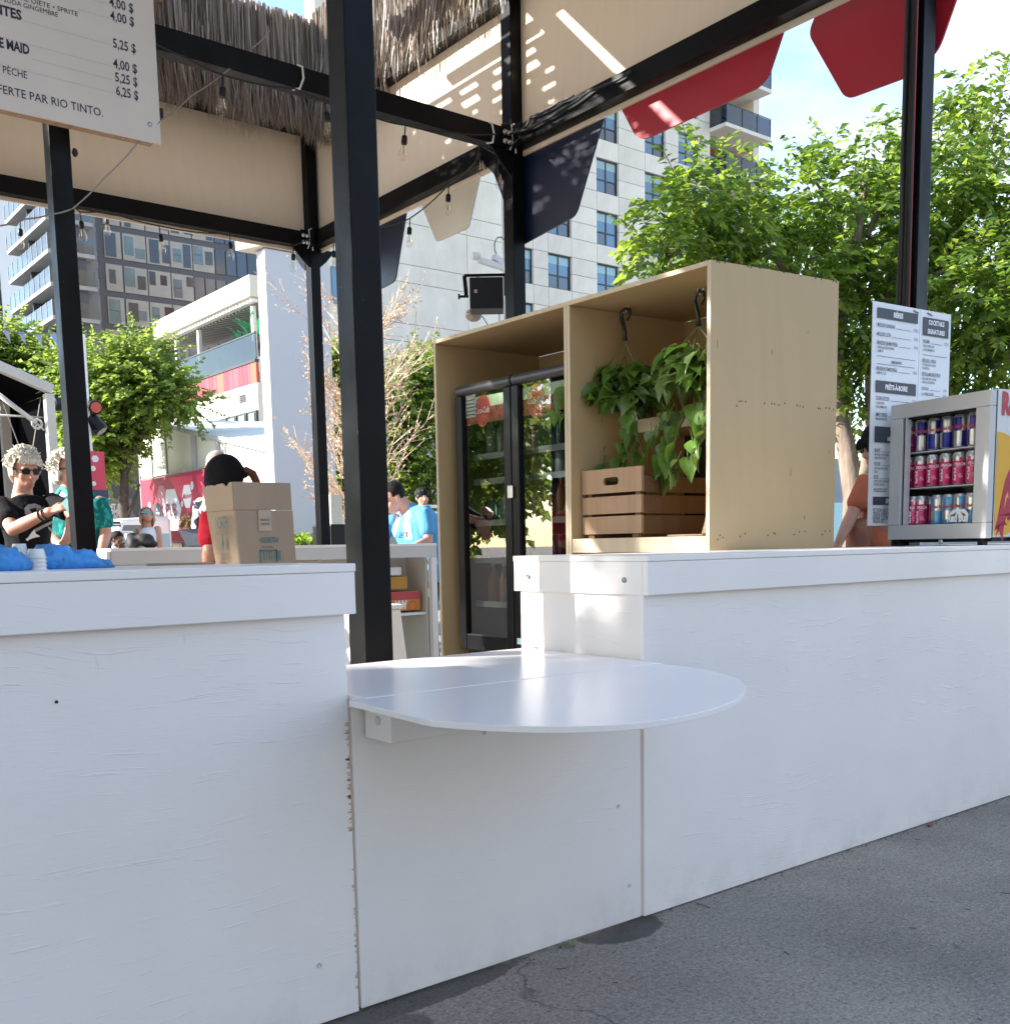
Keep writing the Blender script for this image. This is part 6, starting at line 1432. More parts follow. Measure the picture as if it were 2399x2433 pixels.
MB().tube([(px(209, 1000, 1, YN+.1).x, YN+.1, 0), (px(209, 1000, 1, YN+.1).x, YN+.1, px(200, 795, 1, YN+.1).z)], .035, 8).build('pole', M_white, t)
# stage lights on that mast
def stage_light(x, y, Y, rot, lab, front, sc=1.0):
    c = px(x, y, 1, Y); t = thing('stage_light', lab, 'spotlight', c, group=None); ax = Vector(rot).normalized()
    d = MB(); d.lathe(c, [(.05*sc, -.12*sc), (.085*sc, -.08*sc), (.09*sc, .10*sc), (.075*sc, .105*sc)], 14, axis=ax); d.build('housing', M_black, t, smooth='auto')
    d = MB(); d.lathe(c+ax*(.106*sc), [(.07*sc, 0), (.07*sc, .004)], 14, axis=ax); d.build('lens', front, t); d = MB(); d.bar(c+Vector((-.02, 0, .10*sc)), c+Vector((-.14*sc, 0, .10*sc)), .03, .03); d.build('clamp', M_black, t)
stage_light(222, 965, YN+.1, (.0, -1, -.25), 'round black stage light with a reddish lens on the mast', flat('reddish_lens', (.6, .12, .08), .2))
stage_light(227, 1008, YN+.1, (.5, -.4, -.8), 'black stage light pointing down, below the reddish one', M_span, 1.1)
stage_light(143, 960, YN+.3, (-1, -.3, -.1), 'black stage light pointing left behind the left post', M_span, 1.0)
# display board with letters, far left, and the parked van
t = thing('advert_board', 'dark advert board with white capital letters beside the tree trunk', 'sign', px(270, 1210, 1, 24)); YA = 24.0
a, b = px(240, 1255, 1, YA), px(292, 1185, 1, YA); MB().box(a.x-.5, b.x+.2, YA, YA+.05, a.z, b.z).build('panel', mat('grey_green_board', (.20, .22, .21), .5), t)
d = MB(); p_ = px(245, 1208, 1, YA); write(d, 'RESTAURANT &', p_, X_, Z_, cap=px(245, 1199, 1, YA).z-p_.z, mi=0, bold=.05, ratio=.9) if 0 else write(d, 'ANT &', px(249, 1208, 1, YA-.01), X_, Z_, width=px(288, 1208, 1, YA).x-px(249, 1208, 1, YA).x, cap=.10, mi=0, bold=.05)
write(d, 'COMM', px(250, 1222, 1, YA-.01), X_, Z_, width=px(290, 1220, 1, YA).x-px(250, 1220, 1, YA).x, cap=.11, mi=0, bold=.05); write(d, 'UNE', px(250, 1236, 1, YA-.01), X_, Z_, width=.3, cap=.11, mi=0, bold=.05)
d.build('lettering', M_whiteprint, t)
YV = 22.0; a, b = px(262, 1260, 1, YV), px(340, 1212, 1, YV); t = thing('white_van', 'white van parked behind the seated woman and tree trunk', 'van', (a.x+1, YV, 0))
d = MB(); d.prism([(a.x, YV, .35), (b.x+.6, YV, .35), (b.x+.6, YV, 1.75), (a.x+1.25, YV, 1.85), (a.x+.25, YV, 1.8), (a.x+.02, YV, 1.3)], (0, 1.9, 0)); d.build('body', M_white, t, bevel=.08)
MB().prism([(a.x+.12, YV-.006, 1.28), (a.x+.75, YV-.006, 1.28), (a.x+.75, YV-.006, 1.66), (a.x+.28, YV-.006, 1.66)], (0, .004, 0)).build('window', M_wgrey, t)
a2, b2 = px(265, 1252, 1, YV), px(286, 1239, 1, YV); MB().box(a2.x, b2.x, YV-.012, YV-.004, a2.z, b2.z).build('logo_panel', M_slate, t)
d = MB(); write(d, 'TRANSPORT', Vector((a2.x+.04, YV-.013, a2.z+.04)), X_, Z_, width=(b2.x-a2.x)*.7, cap=.03) if 0 else patch(d, Vector((a2.x+.04, YV-.013, a2.z+.04)), X_, Z_, (b2.x-a2.x)*.7, .02); d.build('logo_print', M_whiteprint, t)
for x in (a.x+.5, b.x+.1):
    w_ = MB().lathe((x, YV-.02, .34), [(.34, 0), (.34, .2)], 24, axis=(0, 1, 0)).build('wheel', M_rubber, t, smooth='auto'); MB().lathe((x, YV-.03, .34), [(.2, 0), (.2, .01)], 18, axis=(0, 1, 0)).build('rim', M_chrome, w_)
# low beige wall behind the seated people
a, b = px(258, 1262, 1, 17), px(318, 1262, 1, 17); tag(MB().box(a.x-3, b.x, 17, 17.3, 0, a.z).build('low_wall', M_conc3, bevel=.02), 'low cream wall behind the seated people', 'wall')
a = px(296, 1268, 1, 16.9); tag(MB().box(a.x, a.x+.7, 16.8, 16.9, .7, a.z).build('poster_board', flat('pale_blue_board', (.5, .56, .62), .5), bevel=.005), 'pale blue board leaning on the low cream wall', 'board')

# ------------------------------------------------------------------ black stage tent, left
YG = 13.0; t = thing('stage_tent', 'black lined stage canopy with pale aluminium frame at the far left', 'tent', px(60, 1290, 1, YG))
M_alu = mat('pale_aluminium', (.52, .52, .50), .45, metal=.0, var=.1, scale=3); M_drape = flat('black_drape', (.006, .006, .007), .9, spec=.0)
pa, pb_ = px(-60, 845, 1, YG), px(123, 926, 1, YG); lw = px(104, 930, 1, YG).x
d = MB(); d.bar(pa, pb_, .12, .11); d.build('roof_beam', M_alu, t, bevel=.01)
d = MB(); d.box(lw, pb_.x+.01, YG-.06, YG+.06, 0, pb_.z-.05); d.build('front_leg', M_alu, t, bevel=.008)
d = MB(); x_ = px(16, 1100, 1, YG+1.6).x; d.box(x_-.05, x_+.06, YG+1.5, YG+1.62, 0, px(16, 955, 1, YG+1.6).z); d.build('rear_leg', flat('dull_aluminium', (.42, .39, .35), .5), t)
d = MB(); d.add([(pa.x-3, YG+2.2, 0), (pb_.x+.35, YG+2.2, 0), (pb_.x+.35, YG+2.2, pb_.z+.05), (pa.x, YG+2.2, pa.z+.3), (pa.x-3, YG+2.2, pa.z+.3)], [(0, 1, 2, 3, 4)]); d.add([(pb_.x-.02, YG+.08, .0), (pb_.x-.02, YG+2.2, .0), (pb_.x-.02, YG+2.2, pb_.z), (pb_.x-.02, YG+.08, pb_.z-.05)], [(0, 1, 2, 3)])
d.add([(pa.x, YG+.06, pa.z-.02), (pb_.x, YG+.06, pb_.z-.03), (pb_.x, YG+2.2, pb_.z), (pa.x, YG+2.2, pa.z)], [(0, 1, 2, 3)]); d.build('drape', M_drape, t)
d = MB(); d.tube([px(-10, 932, 1, YG+.1), px(86, 1005, 1, YG+.1)], .028, 8); d.tube([px(86, 1005, 1, YG+.1), px(106, 1022, 1, YG+.1)], .014, 6); c = px(88, 1007, 1, YG+.08); d.tube([c+Vector((math.cos(k*.7)*.055, 0, math.sin(k*.7)*.055)) for k in range(10)], .014, 6); d.tube([px(-5, 986, 1, YG+.2), px(108, 992, 1, YG+.2)], .012, 6); d.build('brace', M_alu, t, smooth=True)
d = MB()
for (u_, v_) in (((97, 945), (78, 1065)), ((8, 960), (48, 1066))): d.tube([px(*u_, 1, YG+.3), px(*v_, 1, YG+.3)], .006, 5)
d.bar(px(28, 960, 1, YG+2.1), px(100, 925, 1, YG+.2), .06, .06); d.build('guy_wire', M_wire, t)
# bunting
t = thing('bunting', 'string of small pale blue pennants in front of the balconies', 'bunting', px(70, 800, 1, 16)); d = MB(); pts = [px(-10, 778, 1, 16), px(40, 790, 1, 16), px(80, 794, 1, 16), px(135, 790, 1, 16)]; d.tube(pts, .006, 5); d.build('string', M_wire, t)
for i, (x, y) in enumerate(((5, 782), (42, 787), (82, 793), (118, 791))):
    p = px(x, y, 1, 16); d = MB(); d.prism([p, p+Vector((.09, 0, 0)), p+Vector((.10, .02, -.17))], (0, .003, 0)); d.build('pennant', flat('pale_blue_cloth', (.36, .42, .62), .6), t)

# ------------------------------------------------------------------ trees
def leaves_np(P, D, size, seed, asp=.42, fold=.25):
    "P: leaf base points, D: directions -> folded diamond leaves as arrays"
    g = np.random.default_rng(seed); n = len(P)
    D = D/np.linalg.norm(D, axis=1, keepdims=True); U = g.normal(size=(n, 3))*.55+np.array([0, 0, 1.0])
    Sd = np.cross(D, U); Sd /= np.linalg.norm(Sd, axis=1, keepdims=True)+1e-9; Nn = np.cross(Sd, D)
    L = (size*g.uniform(.7, 1.25, n))[:, None]; Wd_ = L*asp
    A = P; B = P+D*L*.45+Sd*Wd_+Nn*Wd_*fold; C = P+D*L-Nn*L*.12; E = P+D*L*.45-Sd*Wd_+Nn*Wd_*fold
    V = np.stack([A, B, C, E], 1).reshape(-1, 3); i = np.arange(n)*4
    F = np.stack([np.stack([i, i+1, i+2], 1), np.stack([i, i+2, i+3], 1)], 1).reshape(-1, 3); return V, F
def np_mesh(name, V, F, mats, mi=None):
    me = bpy.data.meshes.new(name); me.vertices.add(len(V)); me.vertices.foreach_set('co', V.astype(np.float32).ravel())
    me.loops.add(len(F)*3); me.loops.foreach_set('vertex_index', F.astype(np.int32).ravel()); me.polygons.add(len(F)); me.polygons.foreach_set('loop_start', np.arange(0, len(F)*3, 3, dtype=np.int32))
    for m in mats: me.materials.append(m)
    if mi is not None: me.polygons.foreach_set('material_index', mi.astype(np.int32))
    me.update(calc_edges=True); return me
def twigs_crown(clumps, ntw, twl, nl, size, seed, droop=.5, pair=True, updir=.1):
    "clumps: (centre, radii, weight). Twigs start inside the clumps and grow outward, leaves in pairs along them"
    g = np.random.default_rng(seed); Ps, Ds, tw = [], [], []
    wts = np.array([c[2] for c in clumps], float); wts /= wts.sum()
    ch = g.choice(len(clumps), size=ntw, p=wts)
    for ci in ch:
        c, r, _ = clumps[ci]; d = g.normal(size=3); d /= np.linalg.norm(d); rad = g.uniform(.25, 1.0)**.5
        p = np.array(c)+d*np.array(r)*rad; v = d*1.0+g.normal(size=3)*.45+np.array([0, 0, updir]); v /= np.linalg.norm(v)
        L = twl*g.uniform(.5, 1.2); ns = nl; pp = p.copy(); pts = [pp.copy()]
        for k in range(ns):
            v = v+np.array([0, 0, -droop/ns]); v /= np.linalg.norm(v); pp = pp+v*L/ns; pts.append(pp.copy())
            sd = np.cross(v, [0, 0, 1.0]); sd /= np.linalg.norm(sd)+1e-9
            for s in ((1, -1) if pair else ((1,) if k % 2 else (-1,))):
                Ps.append(pp.copy()); Ds.append(v*.7+sd*s*1.0+g.normal(size=3)*.25+np.array([0, 0, -.25]))
        tw.append(pts)
    return np.array(Ps), np.array(Ds), tw
def make_tree(name, label, cat, base, trunk, limbs, clumps, ntw, twl, nl, size, seed, mleaf, mbark, droop=.5, pair=True, twig_r=.004, mix=None, group=None, updir=.1, asp=.42, twig_all=False):
    t = thing(name, label, cat, base, group=group); d = MB(); d.tube([p for p, r in trunk], [r for p, r in trunk], 12); d.build('trunk', mbark, t, smooth=True)
    if limbs:
        d = MB()
        for lb in limbs: d.tube([p for p, r in lb], [r for p, r in lb], 8)
        d.build('limb', mbark, t, smooth=True)
    P, D, tw = twigs_crown(clumps, ntw, twl, nl, size, seed, droop, pair, updir)
    V, F = leaves_np(P, D, size, seed+1, asp)
    mi = None; mats = [mleaf]
    if mix: mats = [mleaf, mix[0]]; g = np.random.default_rng(seed+5); mi = np.repeat((g.uniform(size=len(P)) < mix[1]).astype(int), 2)
    me = np_mesh('crown', V, F, mats, mi); o = bpy.data.objects.new('crown', me); COL.objects.link(o); setparent(o, t); o['kind'] = 'stuff'
    d = MB()
    for k, pts in enumerate(tw):
        if twig_all or k % 3 == 0: d.tube([Vector(p) for p in pts[::2]], [twig_r]*(len(pts[::2])-1)+[twig_r*.4], 3, cap=False)
    o = d.build('twigs', mbark, t, kind='stuff'); return t
V3 = lambda p: (p.x, p.y, p.z)
# big tree, right: crown clumps placed where the photograph shows the masses
DT = 10.5
def cpz(x, y, dep, rx, rz, w): 
    p = pz(x, y, dep); s = dep/F_PX; return ((p.x, p.y, p.z), (rx*s, rx*s, rz*s), w)
clR = [cpz(1625, 585, 9.6, 95, 60, 6), cpz(1600, 500, 9.2, 50, 40, 1.8), cpz(1665, 445, 9.4, 40, 50, 1.6), cpz(1625, 370, 9.3, 14, 34, .35), cpz(1720, 500, 9.6, 70, 55, 3.0), cpz(1570, 625, 9.2, 45, 28, 1.5), cpz(1770, 590, 10.2, 110, 75, 6.5), cpz(1840, 680, 10.2, 140, 75, 9),
       cpz(1900, 480, 10.4, 80, 60, 4.5), cpz(2000, 560, 10.6, 140, 95, 11), cpz(2040, 440, 10.8, 90, 70, 5), cpz(2070, 330, 10.8, 40, 45, 1.2), cpz(2020, 730, 10.4, 85, 110, 8), cpz(2210, 480, 10.8, 120, 120, 11), cpz(2270, 350, 11.0, 90, 75, 5), cpz(2290, 230, 11.0, 35, 55, 1.1), cpz(2370, 290, 11.2, 50, 60, 2.2), cpz(2380, 540, 10.6, 110, 150, 12), cpz(2260, 730, 10.2, 130, 130, 13), cpz(2390, 800, 9.8, 90, 130, 9), cpz(2040, 880, 10.4, 45, 80, 3.0), cpz(2030, 1000, 10.6, 30, 60, 1.2), cpz(2330, 920, 10.4, 110, 80, 6), cpz(2470, 640, 10.6, 90, 200, 9), cpz(2140, 620, 11.4, 130, 140, 9), cpz(1960, 810, 11.0, 40, 55, 1.5)]
tb = pz(2032, 1330, DT); tb.z = 0
tr = [(Vector((tb.x, tb.y, 0)), .16), (pz(2030, 1180, DT), .115), (pz(2010, 1060, DT), .095), (pz(1985, 950, DT), .08), (pz(1990, 800, DT), .07), (pz(2030, 600, DT), .05), (pz(2060, 400, DT), .03)]
lbs = [[(pz(2030, 1180, DT), .07), (pz(2058, 1110, DT-.1), .06), (pz(2068, 1010, DT-.1), .055), (pz(2066, 900, DT), .05), (pz(2110, 700, DT), .04), (pz(2200, 500, DT), .025)],
       [(pz(1990, 800, DT), .045), (pz(1900, 690, 10.2), .035), (pz(1780, 640, 10), .025), (pz(1600, 590, 9.6), .012)], [(pz(1900, 690, 10.2), .03), (pz(1780, 540, 9.9), .018), (pz(1640, 400, 9.5), .008)],
       [(pz(2110, 700, DT), .035), (pz(2250, 640, 10.4), .025), (pz(2400, 520, 10.6), .012)], [(pz(2060, 560, DT), .03), (pz(2150, 350, 10.8), .018), (pz(2300, 200, 11), .008)], [(pz(2030, 600, DT), .03), (pz(1950, 450, 10.4), .015), (pz(1880, 350, 10.4), .006)]]
make_tree('leafy_tree', 'large bright green leafy tree filling the right behind the cabinet and price card', 'tree', (tb.x, tb.y, 0), tr, lbs, clR, 1950, .50, 8, .100, 31, M_leafA, M_bark, droop=.9, mix=(M_leafB, .38), asp=.27)
# left trees
DL = 22.0
clL = [cpz(300, 900, DL, 70, 60, 5), cpz(250, 960, DL, 70, 70, 5), cpz(350, 850, DL, 40, 35, 2), cpz(372, 925, DL, 60, 42, 4.4), cpz(440, 960, DL, 40, 20, 1.2), cpz(262, 1030, DL, 50, 45, 4), cpz(240, 1080, DL, 40, 45, 3), cpz(200, 1000, DL+1, 60, 90, 5), cpz(180, 900, DL+1, 50, 60, 3), cpz(220, 860, DL, 35, 35, 1.2), cpz(375, 965, DL, 50, 22, 2)]
tb = pz(296, 1262, DL); tb.z = 0
make_tree('street_tree', 'green street tree with dark trunk in front of the terrace building', 'tree', (tb.x, tb.y, 0), [(Vector((tb.x, tb.y, 0)), .12), (pz(294, 1190, DL), .10), (pz(296, 1130, DL), .08), (pz(290, 1000, DL), .07), (pz(300, 880, DL), .03)], [[(pz(298, 1235, DL), .05), (pz(318, 1195, DL), .04), (pz(332, 1150, DL), .02)], [(pz(296, 1130, DL), .07), (pz(350, 1000, DL), .04), (pz(420, 950, DL), .02)]], clL, 1700, .6, 8, .115, 41, M_leafC, M_bark2, droop=.35, mix=(M_leafA, .35), asp=.36)
clL2 = [cpz(20, 870, 26, 60, 60, 5), cpz(60, 850, 26, 50, 40, 3), cpz(10, 800, 26, 40, 30, 2), cpz(90, 900, 26, 50, 50, 4), cpz(140, 900, 26, 50, 60, 4), cpz(-40, 880, 26, 60, 70, 4), cpz(150, 1010, 26, 40, 120, 6), cpz(120, 930, 26, 40, 50, 3)]
tb = pz(120, 1262, 26); tb.z = 0
make_tree('street_tree', 'green tree behind the black stage canopy at far left', 'tree', (tb.x, tb.y, 0), [(Vector((tb.x, tb.y, 0)), .18), (pz(110, 1000, 26), .1), (pz(80, 870, 26), .04)], [], clL2, 1400, .7, 8, .125, 43, M_leafC, M_bark2, droop=.35, mix=(M_leafA, .4), asp=.36)
# green bushes/tree behind the Argentina shirt
clM = [cpz(800, 1000, 20, 26, 110, 5), cpz(805, 900, 20, 26, 60, 2), cpz(798, 1120, 20, 26, 60, 3), cpz(800, 860, 20, 20, 30, .6), cpz(960, 950, 20, 70, 60, 5), cpz(1000, 900, 20, 40, 45, 3), cpz(1010, 1060, 20, 50, 70, 4), cpz(940, 1060, 20, 50, 60, 3), cpz(960, 1130, 20, 40, 30, 1.2), cpz(1005, 860, 20, 20, 25, .6), cpz(1000, 1150, 20, 40, 30, 1.2)]
tb = pz(1025, 1290, 20); tb.z = 0
make_tree('young_tree', 'young green tree seen right of the widest post behind the blue shirt', 'tree', (tb.x, tb.y, 0), [(Vector((tb.x, tb.y, 0)), .10), (pz(1023, 1200, 20), .06), (pz(1015, 1140, 20), .05), (pz(1000, 1000, 20), .03)], [[(pz(1023, 1185, 20), .04), (pz(1005, 1150, 20), .03), (pz(985, 1130, 20), .02)], [(pz(1023, 1185, 20), .03), (pz(1038, 1160, 20), .02)]], clM[4:], 1000, .5, 8, .095, 51, M_leafC, M_bark2, droop=.3, mix=(M_leafA, .4), asp=.38)
tb = pz(825, 1290, 21); tb.z = 0
make_tree('young_tree', 'yellow green young tree seen between the farthest post and the widest post', 'tree', (tb.x, tb.y, 0), [(Vector((tb.x, tb.y, 0)), .09), (pz(825, 1150, 21), .06), (pz(822, 950, 21), .03)], [], clM[:4], 650, .45, 7, .11, 53, M_leafC, M_bark2, droop=.3, mix=(M_leafA, .55), asp=.38)
# rusty bare tree: fine upswept twigs
DB_ = 15.0; g = np.random.default_rng(61); t = None
tb = pz(868, 1300, DB_); tb.z = 0; t = thing('bare_tree', 'nearly bare tree with rusty orange twigs behind the two nearest dark posts', 'tree', (tb.x, tb.y, 0))
d = MB(); trk = [(Vector((tb.x, tb.y, 0)), .09), (pz(866, 1150, DB_), .07), (pz(858, 950, DB_), .05), (pz(850, 760, DB_), .03), (pz(846, 640, DB_), .012)]; d.tube([p for p, r in trk], [r for p, r in trk], 10); d.build('trunk', M_bark, t, smooth=True)
d = MB(); P, D = [], []; rt_v = RT; 
for i in range(56):
    y0 = g.uniform(760, 1290); sd = -1 if g.uniform() < .55 else 1; L = g.uniform(.7, 1.55)*(1.0 if y0 > 850 else .85)
    p0 = pz(855, y0, DB_+g.uniform(-.1, .1)); v = RT*sd*g.uniform(.5, 1)+Z_*g.uniform(.5, 1.1)+FW*g.normal(0, .45); v.normalize(); pts = [p0]; pp = p0.copy()
    for k in range(7):
        v = (v+Z_*.05+Vector(g.normal(0, .06, 3))).normalized(); pp = pp+v*L/7; pts.append(pp.copy())
        if k >= 1:
            for q_ in range(3):
                vv = (v+Vector(g.normal(0, .5, 3))+Z_*.15).normalized(); l2 = L*g.uniform(.10, .32); e = pp+vv*l2; d.tube([pp, pp+vv*l2*.5, e], [.005, .004, .002], 3, cap=False)
                for w_ in range(4): c = pp+vv*l2*g.uniform(.2, 1); P.append(tuple(c)); D.append(tuple(vv+Vector(g.normal(0, .8, 3))))
    d.tube(pts, [.010-.0011*k for k in range(8)], 4, cap=False)
d.build('branches', mat('rusty_branch', (.62, .48, .36), .8, var=.3), t, kind='stuff')
V, F = leaves_np(np.array(P), np.array(D), .042, 62, .35); me = np_mesh('leaf_buds', V, F, [M_leafD]); o = bpy.data.objects.new('leaf_buds', me); COL.objects.link(o); setparent(o, t); o['kind'] = 'stuff'
# hedge low by the white wall, and debris bushes
def bush(name, label, x0, x1, ytop, Y, n, size, m, seed):
    g = np.random.default_rng(seed); a, b = px(x0, ytop, 1, Y), px(x1, ytop, 1, Y); P = np.stack([g.uniform(a.x, b.x, n), g.uniform(Y, Y+.8, n), g.uniform(.2, a.z, n)*1.0], 1); P[:, 2] *= 1-.12*np.sin(P[:, 0]*7)**2; D = g.normal(size=(n, 3))+np.array([0, 0, .9]); V, F = leaves_np(P, D, size, seed); me = np_mesh(name, V, F, [m]); o = bpy.data.objects.new(name, me); COL.objects.link(o); tag(o, label, 'bush'); return o
bush('low_bush', 'low bright green bush at the foot of the white wall', 694, 756, 1268, 16.1, 2600, .09, M_leafA, 71); bush('low_bush', 'green bush under the young tree behind the blue shirt', 995, 1045, 1215, 16, 2400, .09, M_leafC, 72)
a, b = px(985, 1199, 1, 14), px(1046, 1215, 1, 14); t = thing('metal_railing', 'pale horizontal railing behind the man in the blue shirt', 'railing', (a.x, 14, 0))
for z in (a.z, b.z): MB().box(a.x-.3, b.x+.3, 14, 14.05, z-.045, z).build('rail', M_white, t)
MB().box(a.x-.25, a.x-.2, 14, 14.05, 0, a.z-.05).build('upright', M_white, t)
a, b = px(787, 1300, 1, 9.5), px(822, 1245, 1, 9.5); tag(MB().box(a.x, b.x, 9.5, 9.9, 0, b.z).build('black_case', M_black, bevel=.02), 'black equipment case standing behind the rear counter', 'case')
a, b = px(787, 1240, 1, 13), px(812, 1175, 1, 13); tag(MB().box(a.x, b.x, 13, 13.05, .3, b.z).build('cream_panel', M_conc3), 'cream and red panel glimpsed between two posts', 'panel')
# pedestrian fence & van colours behind the orange shirt
a, b = px(1990, 1240, 1, 12), px(2110, 1245, 1, 12); t = thing('crowd_barrier', 'grey upright barred barrier behind the man in the orange shirt', 'barrier', (a.x, 12, 0)); d = MB()
for k in range(12): x = a.x+(b.x-a.x)*k/11; d.tube([(x, 12, .05), (x, 12, 1.02)], .012, 6)
d.build('bars', M_wire, t); d = MB(); d.tube([(a.x-.3, 12, 1.05), (b.x+.3, 12, 1.05)], .02, 8); d.build('top_rail', M_wire, t)
a, b = px(1984, 1265, 1, 16), px(2010, 1195, 1, 16); tag(MB().box(a.x-.5, b.x+.1, 16, 16.4, .2, b.z).build('kiosk_panel', flat('turquoise_and_yellow', (.30, .55, .60), .5), bevel=.02), 'pale turquoise panel glimpsed right of the cabinet', 'panel')
# backdrop buildings low behind trees so that the horizon is closed
t = thing('distant_building', 'grey low building glimpsed through the large tree at right', 'building', (70, 50, 0)); MB().box(62, 110, 46, 60, 0, 7).build('wall', concrete('distant_grey', (.30, .31, .33)), t)
t = thing('distant_building', 'low grey building far behind the left trees', 'building', (0, 95, 0)); MB().box(-40, 22, 95, 105, 0, 8).build('wall', concrete('distant_grey_b', (.25, .25, .26)), t)

cl_ = [((-8.5, 4, 6.2), (3.0, 3.4, 3.3), 7), ((-9, -1, 6), (3.0, 3.5, 3.4), 7), ((-9, -6, 6), (3, 3.5, 3.6), 6), ((-8.5, 6.2, 6.2), (2.2, 1.0, 2.6), 2.4), ((-8.5, 8.2, 6.6), (1.6, 1.0, 1.6), .12)]
make_tree('plane_tree', 'leafy tree left of the bar, out of the picture, shading it', 'tree', (-9, 0, 0), [(Vector((-9, 0, 0)), .22), (Vector((-9.1, .3, 3)), .18), (Vector((-9, 1, 6)), .1)], [], cl_, 5200, .9, 6, .27, 81, M_leafC, M_bark2, droop=.3, asp=.42)
cl_ = [((-14, 30, 4.5), (4, 4, 3), 5), ((-18, 36, 5), (5, 5, 3.6), 5), ((-11, 25, 4), (3, 3, 2.4), 4), ((-22, 44, 6), (5, 6, 4.5), 5)]
make_tree('plane_tree', 'row of leafy trees far left, out of the picture, mirrored in the fridge doors', 'tree', (-15, 32, 0), [(Vector((-14, 30, 0)), .2), (Vector((-14, 30, 4)), .1)], [], cl_, 3000, 1.1, 6, .30, 83, M_leafC, M_bark2, droop=.3, asp=.4)
t = thing('street_building', 'beige building across the square behind the viewer, out of the picture', 'building', (5, -30, 0)); MB().box(-45, 60, -42, -30, 0, 13).build('wall', concrete('grey_stone', (.42, .42, .42)), t)
wm2 = MB().box(0, 1.7, 0, .05, 0, 1.9).mesh('window', M_wgrey)
for i in range(26):
    for k in range(4): place(wm2, 'window', (-43+i*4, -30.0, 1.2+k*3), t)
# ------------------------------------------------------------------ people
from mathutils.bvhtree import BVHTree
def skinmat(name, c):
    m, N, L, b = newmat(name); t = N.new('ShaderNodeTexCoord')
    k = mixc(N, L, rng_node(N, L, noise(N, L, t.outputs['Object'], 14, 4, .6), .35, .7), c, (c[0]*.9, c[1]*.72, c[2]*.68)); L.new(k, b.inputs['Base Color'])
    b.inputs['Roughness'].default_value = .5; b.inputs['Subsurface Weight'].default_value = .12; b.inputs['Subsurface Radius'].default_value = (.02, .008, .004); b.inputs['Subsurface Scale'].default_value = .5; return m
M_skinp = skinmat('pink_skin', (.56, .31, .23)); M_skint = skinmat('tan_skin', (.50, .28, .19)); M_skind = skinmat('brown_skin', (.20, .10, .065))
def hairmat(name, c, st=(40, 40, 9)):
    m, N, L, b = newmat(name); t = N.new('ShaderNodeTexCoord'); n = noise(N, L, t.outputs['Object'], 3.0, 5, .7, sc=st)
    L.new(mixc(N, L, rng_node(N, L, n, .35, .65), tuple(x*.55 for x in c), c), b.inputs['Base Color']); b.inputs['Roughness'].default_value = .6; b.inputs['Specular IOR Level'].default_value = .15
    u = N.new('ShaderNodeBump'); u.inputs['Strength'].default_value = .8; u.inputs['Distance'].default_value = .01; L.new(n, u.inputs['Height']); L.new(u.outputs[0], b.inputs['Normal']); return m
H_white = hairmat('white_hair', (.85, .80, .70)); H_dark = hairmat('dark_hair', (.012, .009, .008)); H_brown = hairmat('brown_hair', (.22, .13, .07)); H_blond = hairmat('blond_hair', (.58, .36, .18)); H_red = hairmat('auburn_hair', (.17, .065, .04)); H_pink = hairmat('thin_white_hair', (.65, .50, .42))
def cloth(name, c, patt=None, sc=14, r=.85, th=(.5, .56)):
    m, N, L, b = newmat(name); t = N.new('ShaderNodeTexCoord'); P = t.outputs['Object']; b.inputs['Roughness'].default_value = r; b.inputs['Specular IOR Level'].default_value = .12
    if patt:
        n = noise(N, L, P, sc, 3, .6, sc=(1, 1, .7)); L.new(mixc(N, L, rng_node(N, L, n, *th), c, patt), b.inputs['Base Color'])
    else: b.inputs['Base Color'].default_value = (*c, 1)
    w = noise(N, L, P, 9, 3, .5, sc=(1, 1, .45), loc=(3, 3, 1)); u = N.new('ShaderNodeBump'); u.inputs['Strength'].default_value = .6; u.inputs['Distance'].default_value = .03; L.new(w, u.inputs['Height']); L.new(u.outputs[0], b.inputs['Normal']); return m
C_black = cloth('black_cotton', (.010, .010, .012)); C_teal = cloth('teal_floral_shirt', (.008, .12, .12), (.03, .30, .27), 26, th=(.50, .60)); C_white = cloth('white_cotton', (.75, .75, .78)); C_blue = cloth('sky_blue_jersey', (.10, .32, .58)); C_orange = cloth('terracotta_cotton', (.44, .13, .07)); C_patt = cloth('black_white_floral', (.75, .72, .66), (.03, .03, .05), 20, th=(.46, .52)); C_redc = cloth('red_cotton', (.42, .015, .03)); C_denim = cloth('blue_denim', (.04, .07, .18)); C_pants = cloth('dark_trousers', (.02, .022, .03))
